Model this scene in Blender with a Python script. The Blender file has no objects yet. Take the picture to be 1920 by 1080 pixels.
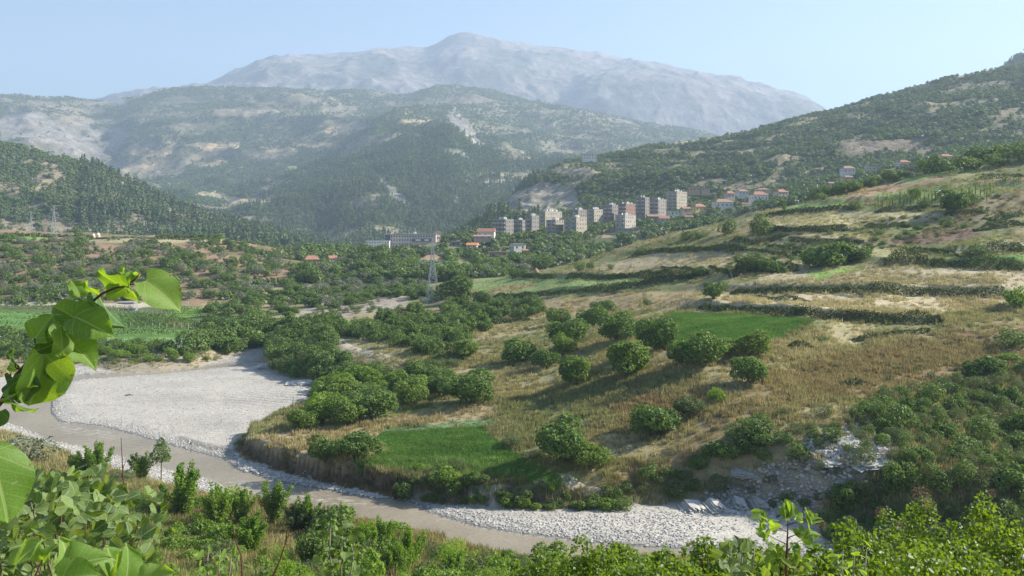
import bpy, math, random
import numpy as np
from mathutils import Vector, Matrix
R = math.radians
rng = np.random.default_rng(7)
random.seed(7)
SC = bpy.context.scene
COL = SC.collection
# ------------------------------------------------------------------ camera, sky, sun, exposure
F, CX, Y0, H = 1663.0, 960.0, 430.0, 36.0      # focal length in photo pixels, principal point, eye height above the river
cam_data = bpy.data.cameras.new('camera'); cam = bpy.data.objects.new('camera', cam_data); COL.objects.link(cam)
cam.location = (0, 0, H); cam.rotation_euler = (R(90), 0, 0)
cam_data.sensor_width = 36; cam_data.lens = 36*F/1920; cam_data.shift_y = -(540-Y0)/1920
cam_data.clip_start = 0.1; cam_data.clip_end = 30000
SC.camera = cam
SUN_EL, SUN_AZ = R(33), R(76)                 # azimuth clockwise from +Y (view direction)
SUN_DIR = Vector((math.cos(SUN_EL)*math.sin(SUN_AZ), math.cos(SUN_EL)*math.cos(SUN_AZ), math.sin(SUN_EL)))
w = bpy.data.worlds.new('World'); SC.world = w; w.use_nodes = True
nt = w.node_tree; bg = nt.nodes['Background']
sky = nt.nodes.new('ShaderNodeTexSky'); sky.sky_type = 'NISHITA'; sky.sun_disc = False
sky.sun_elevation = SUN_EL; sky.sun_rotation = SUN_AZ
sky.air_density = 1.0; sky.dust_density = .7; sky.ozone_density = 3.0
nt.links.new(sky.outputs[0], bg.inputs[0]); bg.inputs[1].default_value = 0.078
sun_data = bpy.data.lights.new('sun', 'SUN'); sun_data.energy = 5.0; sun_data.angle = R(0.5); sun_data.color = (1.0, 0.94, 0.84)
sun = bpy.data.objects.new('sun', sun_data); COL.objects.link(sun)
sun.rotation_euler = SUN_DIR.to_track_quat('Z', 'Y').to_euler(); sun.location = (200, 100, 300)
SC.view_settings.view_transform = 'Standard'; SC.view_settings.look = 'None'
SC.view_settings.gamma = 1.0; SC.view_settings.use_curve_mapping = False
SC.view_settings.exposure = 1.35
SC.render.engine = 'CYCLES'
cy = SC.cycles
cy.use_denoising = True; cy.max_bounces = 6; cy.diffuse_bounces = 2; cy.glossy_bounces = 2
cy.transmission_bounces = 3; cy.transparent_max_bounces = 8; cy.volume_bounces = 0
cy.caustics_reflective = False; cy.caustics_refractive = False

# ------------------------------------------------------------------ small helpers
def put(o, label=None, cat=None, group=None, kind=None):
    if label: o['label'] = label
    if cat: o['category'] = cat
    if group: o['group'] = group
    if kind: o['kind'] = kind
    return o
def link(name, me, mat=None, parent=None):
    o = bpy.data.objects.new(name, me); COL.objects.link(o)
    if mat is not None and me is not None and not me.materials: me.materials.append(mat)
    if parent is not None: o.parent = parent
    return o
def empty(name, loc=(0, 0, 0), rz=0, label=None, cat=None, group=None):
    o = bpy.data.objects.new(name, None); COL.objects.link(o); o.location = loc; o.rotation_euler = (0, 0, rz)
    o.empty_display_size = .1
    return put(o, label, cat, group)
def mesh_np(name, V, faces, attrs=None, smooth=False, uv=None):
    """V (n,3); faces (m,k) int array; attrs {name: (n,3|4) or (n,)} on points"""
    me = bpy.data.meshes.new(name); V = np.asarray(V, np.float32)
    me.vertices.add(len(V)); me.vertices.foreach_set('co', V.ravel())
    fl = faces if isinstance(faces, list) else [faces]
    nl = sum(f.size for f in fl); npoly = sum(len(f) for f in fl)
    me.loops.add(nl); me.polygons.add(npoly)
    me.loops.foreach_set('vertex_index', np.concatenate([f.ravel() for f in fl]).astype(np.int32))
    tot = np.concatenate([np.full(len(f), f.shape[1]) for f in fl]); st = np.concatenate([[0], np.cumsum(tot)[:-1]])
    me.polygons.foreach_set('loop_start', st.astype(np.int32)); me.polygons.foreach_set('loop_total', tot.astype(np.int32))
    if smooth: me.polygons.foreach_set('use_smooth', np.ones(npoly, bool))
    for k, a in (attrs or {}).items():
        a = np.asarray(a, np.float32)
        if a.ndim == 1:
            t = me.attributes.new(k, 'FLOAT', 'POINT'); t.data.foreach_set('value', a)
        else:
            if a.shape[1] == 3: a = np.hstack([a, np.ones((len(a), 1), np.float32)])
            t = me.attributes.new(k, 'FLOAT_COLOR', 'POINT'); t.data.foreach_set('color', a.ravel())
    if uv is not None:
        idx = np.concatenate([f.ravel() for f in fl]); l = me.uv_layers.new(name='UVMap')
        l.data.foreach_set('uv', np.asarray(uv, np.float32)[idx].ravel())
    me.update(); me.validate(); return me
class MB:
    """collects boxes, tubes and polygons for ONE mesh"""
    def __init__(s): s.v = []; s.f = []
    def poly(s, pts, faces):
        n = len(s.v); s.v += [tuple(p) for p in pts]; s.f += [tuple(i+n for i in f) for f in faces]; return s
    def box(s, x0, x1, y0, y1, z0, z1):
        return s.poly([(x0,y0,z0),(x1,y0,z0),(x1,y1,z0),(x0,y1,z0),(x0,y0,z1),(x1,y0,z1),(x1,y1,z1),(x0,y1,z1)],
                      [(0,3,2,1),(4,5,6,7),(0,1,5,4),(1,2,6,5),(2,3,7,6),(3,0,4,7)])
    def tube(s, pts, rad, n=6, cap=True):
        pts = [Vector(p) for p in pts]; m = len(pts)
        if not hasattr(rad, '__len__'): rad = [rad]*m
        base = len(s.v); u = None
        for i, p in enumerate(pts):
            t = (pts[min(i+1, m-1)]-pts[max(i-1, 0)])
            if t.length < 1e-9: t = Vector((0, 0, 1))
            t.normalize()
            if u is None: u = t.orthogonal().normalized()
            else:
                u = u - t*u.dot(t)
                u = u.normalized() if u.length > 1e-6 else t.orthogonal().normalized()
            q = t.cross(u)
            for k in range(n):
                a = 2*math.pi*k/n; s.v.append(tuple(p+(u*math.cos(a)+q*math.sin(a))*rad[i]))
        for i in range(m-1):
            for k in range(n):
                s.f.append((base+i*n+k, base+i*n+(k+1)%n, base+(i+1)*n+(k+1)%n, base+(i+1)*n+k))
        if cap:
            s.f.append(tuple(base+k for k in range(n))[::-1]); s.f.append(tuple(base+(m-1)*n+k for k in range(n)))
        return s
    def mesh(s, name, smooth=False):
        me = bpy.data.meshes.new(name); me.from_pydata(s.v, [], s.f)
        if smooth: me.polygons.foreach_set('use_smooth', [True]*len(me.polygons))
        me.update(); return me
    def build(s, name, mat, parent=None, smooth=False): return link(name, s.mesh(name, smooth), mat, parent)

def ordinal(n):
    o = ['', 'first', 'second', 'third', 'fourth', 'fifth', 'sixth', 'seventh', 'eighth', 'ninth', 'tenth', 'eleventh', 'twelfth', 'thirteenth', 'fourteenth', 'fifteenth', 'sixteenth', 'seventeenth', 'eighteenth', 'nineteenth', 'twentieth']
    t = {2: 'twenty', 3: 'thirty', 4: 'forty', 5: 'fifty', 6: 'sixty', 7: 'seventy', 8: 'eighty', 9: 'ninety'}
    if n <= 20: return o[n]
    return t[n//10]+('-'+o[n % 10] if n % 10 else '')if n % 10 else t[n//10][:-1]+'ieth'
# ------------------------------------------------------------------ numpy noise
def _h(ix, iy, seed):
    x = (ix.astype(np.int64)*374761393 + iy.astype(np.int64)*668265263 + seed*974634777) & 0xffffffff
    x = ((x ^ (x >> 13))*1274126177) & 0xffffffff
    return ((x ^ (x >> 16)) & 0xffff)/65535.0
def vnoise(x, y, seed=0):
    x = np.asarray(x, float); y = np.asarray(y, float)
    ix = np.floor(x); iy = np.floor(y); fx = x-ix; fy = y-iy
    fx = fx*fx*fx*(fx*(fx*6-15)+10); fy = fy*fy*fy*(fy*(fy*6-15)+10)
    a = _h(ix, iy, seed); b = _h(ix+1, iy, seed); c = _h(ix, iy+1, seed); d = _h(ix+1, iy+1, seed)
    return (a+(b-a)*fx)*(1-fy)+(c+(d-c)*fx)*fy
def fbm(x, y, o=4, seed=0, gain=.5):
    s = 0; a = 1; t = 0; x = np.asarray(x, float); y = np.asarray(y, float)
    for k in range(o):
        s = s+a*vnoise(x, y, seed+k*17); t += a; a *= gain
        x, y = 1.9*x*.8-1.9*y*.6+7.3, 1.9*x*.6+1.9*y*.8+3.1
    return s/t
def ridged(x, y, o=5, seed=0, gain=.55):
    s = 0; a = 1; t = 0; wgt = 1; x = np.asarray(x, float); y = np.asarray(y, float)
    for k in range(o):
        n = 1-np.abs(2*vnoise(x, y, seed+k*13)-1); n = n*n
        s = s+a*n*wgt; t += a; wgt = np.clip(n*1.6, .2, 1); a *= gain
        x, y = 2*x*.8-2*y*.6+5.3, 2*x*.6+2*y*.8+1.7
    return s/t
def sstep(a, b, x):
    t = np.clip((x-a)/(b-a), 0, 1); return t*t*(3-2*t)
def sdist(poly, x, y):
    """signed distance to a polygon, positive inside"""
    P = np.asarray(poly, float); d = np.full(np.shape(x), 1e18); ins = np.zeros(np.shape(x), bool)
    for i in range(len(P)):
        ax, ay = P[i]; bx, by = P[(i+1) % len(P)]
        ex, ey = bx-ax, by-ay; l2 = ex*ex+ey*ey+1e-12
        t = np.clip(((x-ax)*ex+(y-ay)*ey)/l2, 0, 1)
        d = np.minimum(d, (x-ax-t*ex)**2+(y-ay-t*ey)**2)
        c = ((ay > y) != (by > y)); 
        with np.errstate(divide='ignore', invalid='ignore'):
            xi = ax+(y-ay)*ex/(ey if ey != 0 else 1e-12)
        ins ^= (c & (x < xi))
    d = np.sqrt(d); return np.where(ins, d, -d)

# ------------------------------------------------------------------ terrain sheets
class Sheet:
    """heights on a fan of columns seen from the eye; rows run away from it"""
    def __init__(s, P, D, Z):
        s.P = P; s.D = D; s.Z = Z
        s.X = D[:, None]*(P[None, :]-CX)/F; s.Y = np.repeat(D[:, None], len(P), 1)
        s.PY = Y0+F*(H-Z)/s.Y
        s.VIS = None
    def z(s, x, y):
        px = CX+F*x/y; c = np.interp(px, s.P, np.arange(len(s.P))); r = np.interp(y, s.D, np.arange(len(s.D)))
        c0 = min(int(c), len(s.P)-2); r0 = min(int(r), len(s.D)-2); c -= c0; r -= r0
        Z = s.Z; return float((Z[r0, c0]*(1-c)+Z[r0, c0+1]*c)*(1-r)+(Z[r0+1, c0]*(1-c)+Z[r0+1, c0+1]*c)*r)
    def ground(s, px, py, dmin=0):
        c = float(np.interp(px, s.P, np.arange(len(s.P)))); c0 = min(int(c), len(s.P)-2); c -= c0
        col = s.PY[:, c0]*(1-c)+s.PY[:, c0+1]*c
        ok = np.nonzero((col[1:] <= py) & (col[:-1] > py) & (s.D[1:] > dmin))[0]
        if len(ok) == 0: return None
        i = ok[0]; t = (col[i]-py)/(col[i]-col[i+1]); d = s.D[i]*(1-t)+s.D[i+1]*t
        return Vector((d*(px-CX)/F, d, H-d*(py-Y0)/F))
    def visible(s):
        if s.VIS is None:
            m = np.minimum.accumulate(s.PY, 0); s.VIS = s.PY <= m+1.0
        return s.VIS
    def build(s, name, mat, col, mask, rows=None):
        nr, nc = s.Z.shape; V = np.stack([s.X, s.Y, s.Z], -1).reshape(-1, 3)
        i = np.arange(nr*nc).reshape(nr, nc)
        f = np.stack([i[:-1, :-1], i[:-1, 1:], i[1:, 1:], i[1:, :-1]], -1).reshape(-1, 4)
        me = mesh_np(name, V, f, {'col': col.reshape(-1, 3), 'mask': mask.reshape(-1, 3)}, smooth=True)
        return link(name, me, mat)
def at(px, d, z): return Vector((d*(px-CX)/F, d, z))
def paint(col, PX, PY, D, polys, seed=0):
    """land cover: (polygon in photo pixels, colour, feather px, dmin, dmax[, noise weight])"""
    for k, p in enumerate(polys):
        poly, c, fe = p[0], p[1], p[2]; d0 = p[3] if len(p) > 3 else 0; d1 = p[4] if len(p) > 4 else 1e9
        wn = p[5] if len(p) > 5 else 0.0
        P = np.array(poly, float); x0, y0 = P.min(0)-fe*3; x1, y1 = P.max(0)+fe*3
        sel = (PX > x0) & (PX < x1) & (PY > y0) & (PY < y1) & (D > d0) & (D < d1)
        if not sel.any(): continue
        x, y = PX[sel], PY[sel]; dd = D[sel]
        wx = x*dd/F; n = fbm(wx/6.0*(150/np.maximum(dd, 1)), y/7.0, 3, seed+k)
        sd = sdist(poly, x, y)+(n-.5)*fe*3.0
        m = sstep(-fe*.5, fe*.5, sd)
        if wn > 0: m = m*(1-wn*sstep(.4, .62, fbm(x/14.+k, y/6., 4, seed+k+50)))
        cc = np.asarray(c)[None, :]*(1.0+.25*(n[:, None]-.5))
        col[sel] = col[sel]*(1-m[:, None])+cc*m[:, None]

# ------------------------------------------------------------------ materials
def nodes(name):
    m = bpy.data.materials.new(name); m.use_nodes = True; t = m.node_tree
    return m, t, t.nodes['Principled BSDF']
def N(t, typ, **kw):
    n = t.nodes.new(typ)
    for k, v in kw.items():
        if k.startswith('i_'):
            key = k[2:]; n.inputs[int(key) if key.isdigit() else key.replace('_', ' ')].default_value = v
        else: setattr(n, k, v)
    return n
def mixc(t, a, b, fac, blend='MIX'):
    n = t.nodes.new('ShaderNodeMix'); n.data_type = 'RGBA'; n.blend_type = blend; n.clamp_factor = True
    for sock, v in ((0, fac), (6, a), (7, b)):
        if hasattr(v, 'links') or isinstance(v, bpy.types.NodeSocket): t.links.new(v, n.inputs[sock])
        else: n.inputs[sock].default_value = v if sock == 0 else (*v[:3], 1)
    return n.outputs[2]
def ramp(t, src, stops):
    n = t.nodes.new('ShaderNodeValToRGB'); t.links.new(src, n.inputs[0]); e = n.color_ramp.elements
    e[0].position, e[0].color = stops[0][0], (*stops[0][1], 1); e[1].position, e[1].color = stops[-1][0], (*stops[-1][1], 1)
    for p, c in stops[1:-1]:
        q = e.new(p); q.color = (*c, 1)
    return n.outputs[0]
def math_(t, op, a, b=None):
    n = t.nodes.new('ShaderNodeMath'); n.operation = op
    for i, v in enumerate((a, b)):
        if v is None: continue
        if isinstance(v, bpy.types.NodeSocket): t.links.new(v, n.inputs[i])
        else: n.inputs[i].default_value = v
    return n.outputs[0]
def ground_mat(name, s1, s2, lo, hi, bump, stones=False, bscale=None):
    """land cover from the 'col' attribute, broken up by two noises given in metres"""
    m, t, b = nodes(name)
    geo = N(t, 'ShaderNodeNewGeometry')
    a = N(t, 'ShaderNodeAttribute', attribute_name='col'); k = N(t, 'ShaderNodeAttribute', attribute_name='mask')
    sep = N(t, 'ShaderNodeSeparateColor'); t.links.new(k.outputs['Color'], sep.inputs[0])
    n1 = N(t, 'ShaderNodeTexNoise', i_Scale=1/s1, i_Detail=6.0, i_Roughness=.65); t.links.new(geo.outputs['Position'], n1.inputs['Vector'])
    n2 = N(t, 'ShaderNodeTexNoise', i_Scale=1/s2, i_Detail=5.0, i_Roughness=.7); t.links.new(geo.outputs['Position'], n2.inputs['Vector'])
    r1 = ramp(t, n1.outputs[0], [(.3, (lo, lo*.98, lo*.92)), (.5, (1, 1, 1)), (.7, (hi, hi, hi*.97))])
    r2 = ramp(t, n2.outputs[0], [(.3, (lo, lo, lo*.95)), (.5, (1, 1, 1)), (.72, (hi, hi*.98, hi*.9))])
    c = mixc(t, a.outputs['Color'], r1, .8, 'MULTIPLY'); c = mixc(t, c, r2, .7, 'MULTIPLY')
    hgt = n1.outputs[0]
    if stones:
        v = N(t, 'ShaderNodeTexVoronoi', i_Scale=2.6); t.links.new(geo.outputs['Position'], v.inputs['Vector'])
        v2 = N(t, 'ShaderNodeTexVoronoi', i_Scale=6.5); t.links.new(geo.outputs['Position'], v2.inputs['Vector'])
        s = N(t, 'ShaderNodeSeparateColor'); t.links.new(v.outputs['Color'], s.inputs[0])
        rs = ramp(t, s.outputs[0], [(0, (.78, .77, .76)), (.5, (1, 1, .98)), (1, (1.15, 1.14, 1.1))])
        cg = mixc(t, a.outputs['Color'], rs, .75, 'MULTIPLY')
        cg = mixc(t, cg, r1, .25, 'MULTIPLY')
        c = mixc(t, c, cg, sep.outputs[0])
        # bedding of the pale rock
        mp = N(t, 'ShaderNodeMapping'); mp.inputs['Rotation'].default_value = (R(24), R(-14), R(20)); mp.inputs['Scale'].default_value = (.12, .12, 2.6)
        t.links.new(geo.outputs['Position'], mp.inputs['Vector'])
        nb = N(t, 'ShaderNodeTexNoise', i_Scale=1.0, i_Detail=6.0, i_Roughness=.7); t.links.new(mp.outputs[0], nb.inputs['Vector'])
        rb = ramp(t, nb.outputs[0], [(.36, (.42, .38, .33)), (.47, (.95, .93, .9)), (.6, (1.15, 1.13, 1.08)), (.68, (.7, .66, .6))])
        c = mixc(t, c, mixc(t, c, rb, .9, 'MULTIPLY'), sep.outputs[1])
        hs = math_(t, 'MULTIPLY', math_(t, 'SUBTRACT', .5, v.outputs['Distance']), sep.outputs[0])
        hs = math_(t, 'ADD', hs, math_(t, 'MULTIPLY', nb.outputs[0], math_(t, 'MULTIPLY', sep.outputs[1], 3.0)))
        hgt = math_(t, 'ADD', math_(t, 'MULTIPLY', hgt, math_(t, 'SUBTRACT', 1.0, sep.outputs[0])), math_(t, 'MULTIPLY', hs, .5))
    t.links.new(c, b.inputs['Base Color']); b.inputs['Roughness'].default_value = .95; b.inputs['Specular IOR Level'].default_value = .15
    bp = N(t, 'ShaderNodeBump', i_Strength=.9, i_Distance=bump); t.links.new(hgt, bp.inputs['Height']); t.links.new(bp.outputs[0], b.inputs['Normal'])
    return m
def leaf_mat(name, c1, c2, trans=.3, rough=.55, spec=.25, tcol=None, bump=False, inst=False):
    """foliage: colour varies per leaf ('tint') and per plant; part of the light passes through"""
    m, t, b = nodes(name)
    at_ = N(t, 'ShaderNodeAttribute', attribute_name='tint'); oi = N(t, 'ShaderNodeObjectInfo')
    f = math_(t, 'ADD', math_(t, 'MULTIPLY', at_.outputs['Fac'], .65), math_(t, 'MULTIPLY', oi.outputs['Random'], .35))
    c = mixc(t, c1, c2, f)
    if inst:
        ia = N(t, 'ShaderNodeAttribute', attribute_name='tcol', attribute_type='INSTANCER')
        c = mixc(t, ia.outputs['Color'], ramp(t, at_.outputs['Fac'], [(0, c1), (1, c2)]), 1.0, 'MULTIPLY')
    t.links.new(c, b.inputs['Base Color']); b.inputs['Roughness'].default_value = rough; b.inputs['Specular IOR Level'].default_value = spec
    tr = N(t, 'ShaderNodeBsdfTranslucent')
    t.links.new(mixc(t, c, tcol or (1.5, 1.45, .55), 1.0, 'MULTIPLY'), tr.inputs[0])
    mx = N(t, 'ShaderNodeMixShader'); mx.inputs[0].default_value = trans
    t.links.new(b.outputs[0], mx.inputs[1]); t.links.new(tr.outputs[0], mx.inputs[2])
    t.links.new(mx.outputs[0], t.nodes['Material Output'].inputs[0])
    return m
def plain(name, c, rough=.85, var=.2, scale=1.5, spec=.2, bump=0.0, metal=0.0):
    m, t, b = nodes(name); geo = N(t, 'ShaderNodeTexCoord')
    n = N(t, 'ShaderNodeTexNoise', i_Scale=scale, i_Detail=6.0, i_Roughness=.65); t.links.new(geo.outputs['Object'], n.inputs['Vector'])
    r = ramp(t, n.outputs[0], [(.3, (1-var,)*3), (.7, (1+var,)*3)])
    t.links.new(mixc(t, c, r, 1.0, 'MULTIPLY'), b.inputs['Base Color'])
    b.inputs['Roughness'].default_value = rough; b.inputs['Specular IOR Level'].default_value = spec; b.inputs['Metallic'].default_value = metal
    if bump:
        bp = N(t, 'ShaderNodeBump', i_Strength=.8, i_Distance=bump); t.links.new(n.outputs[0], bp.inputs['Height']); t.links.new(bp.outputs[0], b.inputs['Normal'])
    return m
OCH = (.29, .25, .135); STRAW = (.42, .355, .22); OLV = (.15, .155, .065); GRN = (.11, .215, .05); LGRN = (.15, .22, .07)
BRN = (.215, .185, .105); GRAV = (.47, .46, .44); ROCK = (.28, .255, .215); EARTH = (.2, .15, .1); DIRT = (.42, .37, .29); DVEG = (.05, .075, .03)
# ------------------------------------------------------------------ NEAR TERRAIN: river bed, terraces, valley floor, left hill
def cp(px, py, d): return (d*(px-CX)/F, d, H-d*(py-Y0)/F)
def cz(px, py, z):
    d = (H-z)*F/(py-Y0); return (d*(px-CX)/F, d, z)
def hz(px, z, d): return (d*(px-CX)/F, d, z)
CPS = [cz(470,822,3), cz(600,862,3.1), cz(740,882,3), cz(900,892,3), cz(1080,905,3.2), cz(1190,945,1.8), cz(700,800,3.6), cz(900,790,4.2),
 cz(560,790,3), cz(850,755,5), cz(650,780,3.6), cp(740,675,200), cp(700,655,215), cp(640,640,235), cp(620,600,268), cp(560,604,300), cp(520,640,255),
 cp(560,700,212), cp(620,730,196), cp(810,572,330), cp(765,582,320), cp(660,600,290), cp(850,620,250), cp(950,600,260), cp(1000,620,235),
 cp(720,560,345), cp(640,575,330),
 cp(1000,740,165), cp(1080,720,160), cp(1175,706,155), cp(970,680,190), cp(870,665,205), cp(800,700,190), cp(1230,650,170), cp(1410,710,140), cp(1410,650,155), cp(1300,680,150),
 cp(1225,815,127), cp(1075,880,115.5), cp(1300,850,118), cp(1400,800,122), cp(1500,700,148), cp(1500,900,108), cp(1380,930,106), cp(1480,962,102),
 cp(1600,900,104), cp(1700,850,111), cp(1900,850,115), cp(1800,760,130), cp(1900,700,143), cp(1700,700,146), cp(1600,640,167), cp(1900,620,168), cp(2200,600,175), cp(2200,850,118), cp(1900,930,101), cp(1750,960,98),
 cp(1350,600,180), cp(1250,600,195), cp(1500,600,176), cp(1100,600,235), cp(1600,560,196), cp(1900,550,195), cp(1350,560,215), cp(1100,560,275), cp(950,560,310),
 cp(880,550,335), cp(1000,530,330), cp(1150,530,290), cp(1350,530,240), cp(1600,520,218), cp(1900,520,210), cp(2200,500,205), cp(1200,490,310), cp(1400,480,275), cp(1600,470,255),
 cp(1900,470,230), cp(1300,440,330), cp(1500,430,290), cp(1700,430,270), cp(1900,400,270), cp(2200,380,250), cp(1450,397,340), cp(1600,370,320), cp(1800,350,310), cp(1900,320,320),
 cp(1920,277,370), cp(2300,240,340), cp(1750,324,360), cp(1600,354,360), cp(1430,398,362), cp(1300,430,365), cp(1200,456,370), cp(1000,512,370), cp(920,525,375),
 hz(2300,85,480), hz(1900,62,480), hz(1700,48,480), hz(1500,36,480), hz(1300,24,470), hz(1100,14,450), hz(980,11,440),
 cp(950,490,480), cp(1050,480,500), cp(900,470,560), cp(1000,460,580), cp(1100,450,600), cp(1000,435,680), cp(1100,430,700), cp(1200,425,700), cp(1250,404,750), cp(1300,402,720),
 cp(1380,388,700), cp(1450,376,700), cp(1600,336,700), cp(1750,303,700), cp(1920,275,700), cp(2300,200,700), hz(1600,62,580), hz(1400,40,580), hz(1250,32,580),
 hz(1000,36,880), hz(1300,62,880), hz(1600,90,880), hz(1900,120,880), hz(2300,160,880),
 cp(720,464,640), cp(820,458,640), cp(680,466,640), cp(700,478,480), cp(620,490,470), cp(780,490,470), cp(700,520,420), cp(700,556,365), cp(600,500,470), cp(560,560,362), cp(620,548,380), cp(780,520,420),
 hz(720,14,560), hz(640,12,540), cp(590,492,520), cp(870,490,500), cp(880,452,620), cp(830,500,450), hz(800,18,700), hz(700,12,720), hz(620,8,700), hz(900,30,740),
 cp(300,640,261), cz(50,640,3), cz(180,650,2.5), cz(400,640,3), cp(300,600,312), cp(100,585,330), cp(450,600,308), cp(540,598,303), cp(440,572,345), cp(-300,640,261), cp(-300,585,330),
 cp(50,545,375), cp(300,545,385), cp(300,500,430), cp(50,500,425), cp(50,462,480), cp(300,462,490), cp(20,438,530), cp(200,446,555), cp(400,448,560), cp(480,462,530), cp(550,492,480),
 cp(-300,545,380), cp(-300,440,500), hz(-300,38,700), hz(50,32,700), hz(300,28,700), hz(450,20,700), hz(50,8,870), hz(300,6,870), hz(500,2,870), hz(-300,10,870), hz(700,5,880), hz(850,14,880),
 cz(400,1000,3), cz(600,1000,4), cz(800,1040,4), cz(500,955,1.6), cz(300,960,3.6), cz(700,1075,6.6), cz(400,1075,8.5), cz(200,1075,9.5), cz(100,905,2.2), cz(0,862,2), cz(950,1075,3.2), cz(1100,1078,2),
 hz(-400,9,85), hz(-400,3,130), hz(-400,20,45), hz(0,16,50), hz(500,15,50), hz(960,13,50), hz(1400,12,50), hz(1900,14,50), hz(2300,20,50), hz(0,23,30), hz(960,21.5,30), hz(1900,22,30),
 hz(0,28.6,15), hz(960,28,15), hz(1900,28.4,15), hz(0,33,5), hz(960,33,5), hz(1900,33,5), hz(960,34.2,1), hz(960,34.6,-4), hz(1400,2.5,82), hz(1900,5,72), hz(1650,4,80), hz(2200,6,80), hz(1300,3,80)]
CPS = np.array(CPS)
def kern(a, b): return np.sqrt(((a[:, None, :]-b[None, :, :])**2).sum(-1))
XY = CPS[:, :2]; n_ = len(XY); A = np.zeros((n_+3, n_+3)); A[:n_, :n_] = kern(XY, XY)+np.eye(n_)*-.6
A[:n_, n_] = 1; A[:n_, n_+1:] = XY/100; A[n_, :n_] = 1; A[n_+1:, :n_] = XY.T/100
WR = np.linalg.solve(A, np.concatenate([CPS[:, 2], np.zeros(3)]))
PA = np.concatenate([np.linspace(-420, -70, 36), np.linspace(-60, 1980, 640), np.linspace(1990, 2340, 36)])
DA = np.concatenate([[-3, -1, .6, 1.2], np.geomspace(2.0, 70, 90), np.geomspace(70.5, 400, 380), np.geomspace(401.5, 900, 120)])
DAa = DA.copy(); DAa[:3] = [.2, .4, .7]; DA = DAa
Xa = DA[:, None]*(PA[None, :]-CX)/F; Ya = np.repeat(DA[:, None], len(PA), 1)
Z = np.zeros(Xa.shape)
for r in range(0, Xa.shape[0], 60):
    q = np.stack([Xa[r:r+60].ravel(), Ya[r:r+60].ravel()], -1)
    Z[r:r+60] = (kern(q, XY)@WR[:n_]+WR[n_]+(q/100)@WR[n_+1:]).reshape(-1, Xa.shape[1])
farw = sstep(3, 40, Ya)
Z += farw*(fbm(Xa/24, Ya/24, 3, 3)-.5)*1.5+sstep(150, 220, Ya)*sstep(420, 380, Ya)*(sstep(900, 1100, PA)[None, :])*(fbm(Xa/16, Ya/13, 3, 4)-.5)*2.6 + farw*(fbm(Xa/4.5, Ya/4.5, 3, 9)-.5)*.55
Z += sstep(380, 520, Ya)*(fbm(Xa/45, Ya/45, 3, 5)-.5)*6
# river bed and water, outlined at river level
def rv(pts): return [cz(px, py, 0)[:2] for px, py in pts]
BED = rv([(-400,720),(0,712),(60,700),(110,686),(160,690),(220,700),(300,697),(370,690),(430,672),(500,646),(560,628),(575,640),(506,650),(490,672),(490,690),(520,704),(560,716),(612,732),(612,742),(588,757),(545,768),(515,778),
 (475,800),(456,828),(447,846),(490,874),(560,893),(620,908),(700,922),(745,932),(800,944),(860,949),(950,956),(1060,960),(1190,951),(1290,950),(1360,954),(1450,968),(1530,992),(1700,1015),(2300,1060),
 (2300,1200),(1700,1110),(1400,1062),(1250,1052),(1000,1062),(930,1050),(860,1030),(780,1012),(700,990),(600,968),(540,955),(480,940),(440,948),(370,930),(300,915),(220,890),(120,850),(40,822),(-60,800),(-400,800)])
WATER = rv([(-400,745),(0,748),(30,742),(90,718),(112,708),(160,703),(300,697),(345,693),(430,680),(490,679),(492,686),(430,688),(300,702),(150,712),(112,722),(96,745),(95,775),(110,792),(190,800),(260,818),(340,842),(420,862),(440,880),(520,905),(620,922),(700,936),(745,938),(790,950),(800,962),(900,990),(980,1003),(1100,1018),(1250,1030),(1420,1040),(1700,1066),(2300,1110),
 (2300,1180),(1700,1100),(1400,1058),(1250,1048),(1000,1056),(930,1046),(860,1026),(780,1008),(700,986),(600,965),(500,950),(480,930),(430,918),(400,900),(340,886),(250,862),(180,842),(100,826),(40,800),(-60,775),(-400,775)])
sb = sdist(BED, Xa, Ya); sw = sdist(WATER, Xa, Ya)
PXa = np.repeat(PA[None, :], len(DA), 0)
Z0 = H-Ya*(0)/F
pyflat = Y0+F*H/Ya
cliff = ((PXa > 435) & (PXa < 1260) & (pyflat > 815) & (pyflat < 985) & (Xa > -60)) & (Ya > 96)
cliff = cliff & (sdist([(420,800),(1200,800),(1240,960),(1100,975),(740,950),(430,900)], PXa, pyflat) > -60) & ((pyflat < 930) | (PXa > 640))
wtr = np.where(cliff, 1.0+5*sstep(980, 1230, PXa), 6.0); wtr = np.where((Ya > 175) & (PXa > 480), 3.0, wtr)
bedz = .42+.3*(fbm(Xa/14, Ya/9, 3, 21)-.5)+.16*(fbm(Xa/2.2, Ya/2.2, 2, 22)-.5)
bedz = np.minimum(bedz, .06+.10*np.maximum(-sw, 0)+.06*(fbm(Xa/1.5, Ya/1.5, 2, 23)-.4))
bedz = np.where(sw > 0, -.02-.5*sstep(0, 2.5, sw), bedz)
# raised edge of the gravel island along the main channel
tt = sstep(0, wtr, -sb+np.where(cliff, (fbm(Xa/3, Ya/3, 3, 31)-.5)*2.0, 0))
Zo = np.maximum(Z, .5+.02*np.maximum(-sb, 0))
Z = np.where((sb > -.001) & ~cliff, bedz, bedz+(Zo-bedz)*tt)
Z = np.where(Ya < 60, np.where(Ya < 55, Zo, Z), Z)
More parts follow.
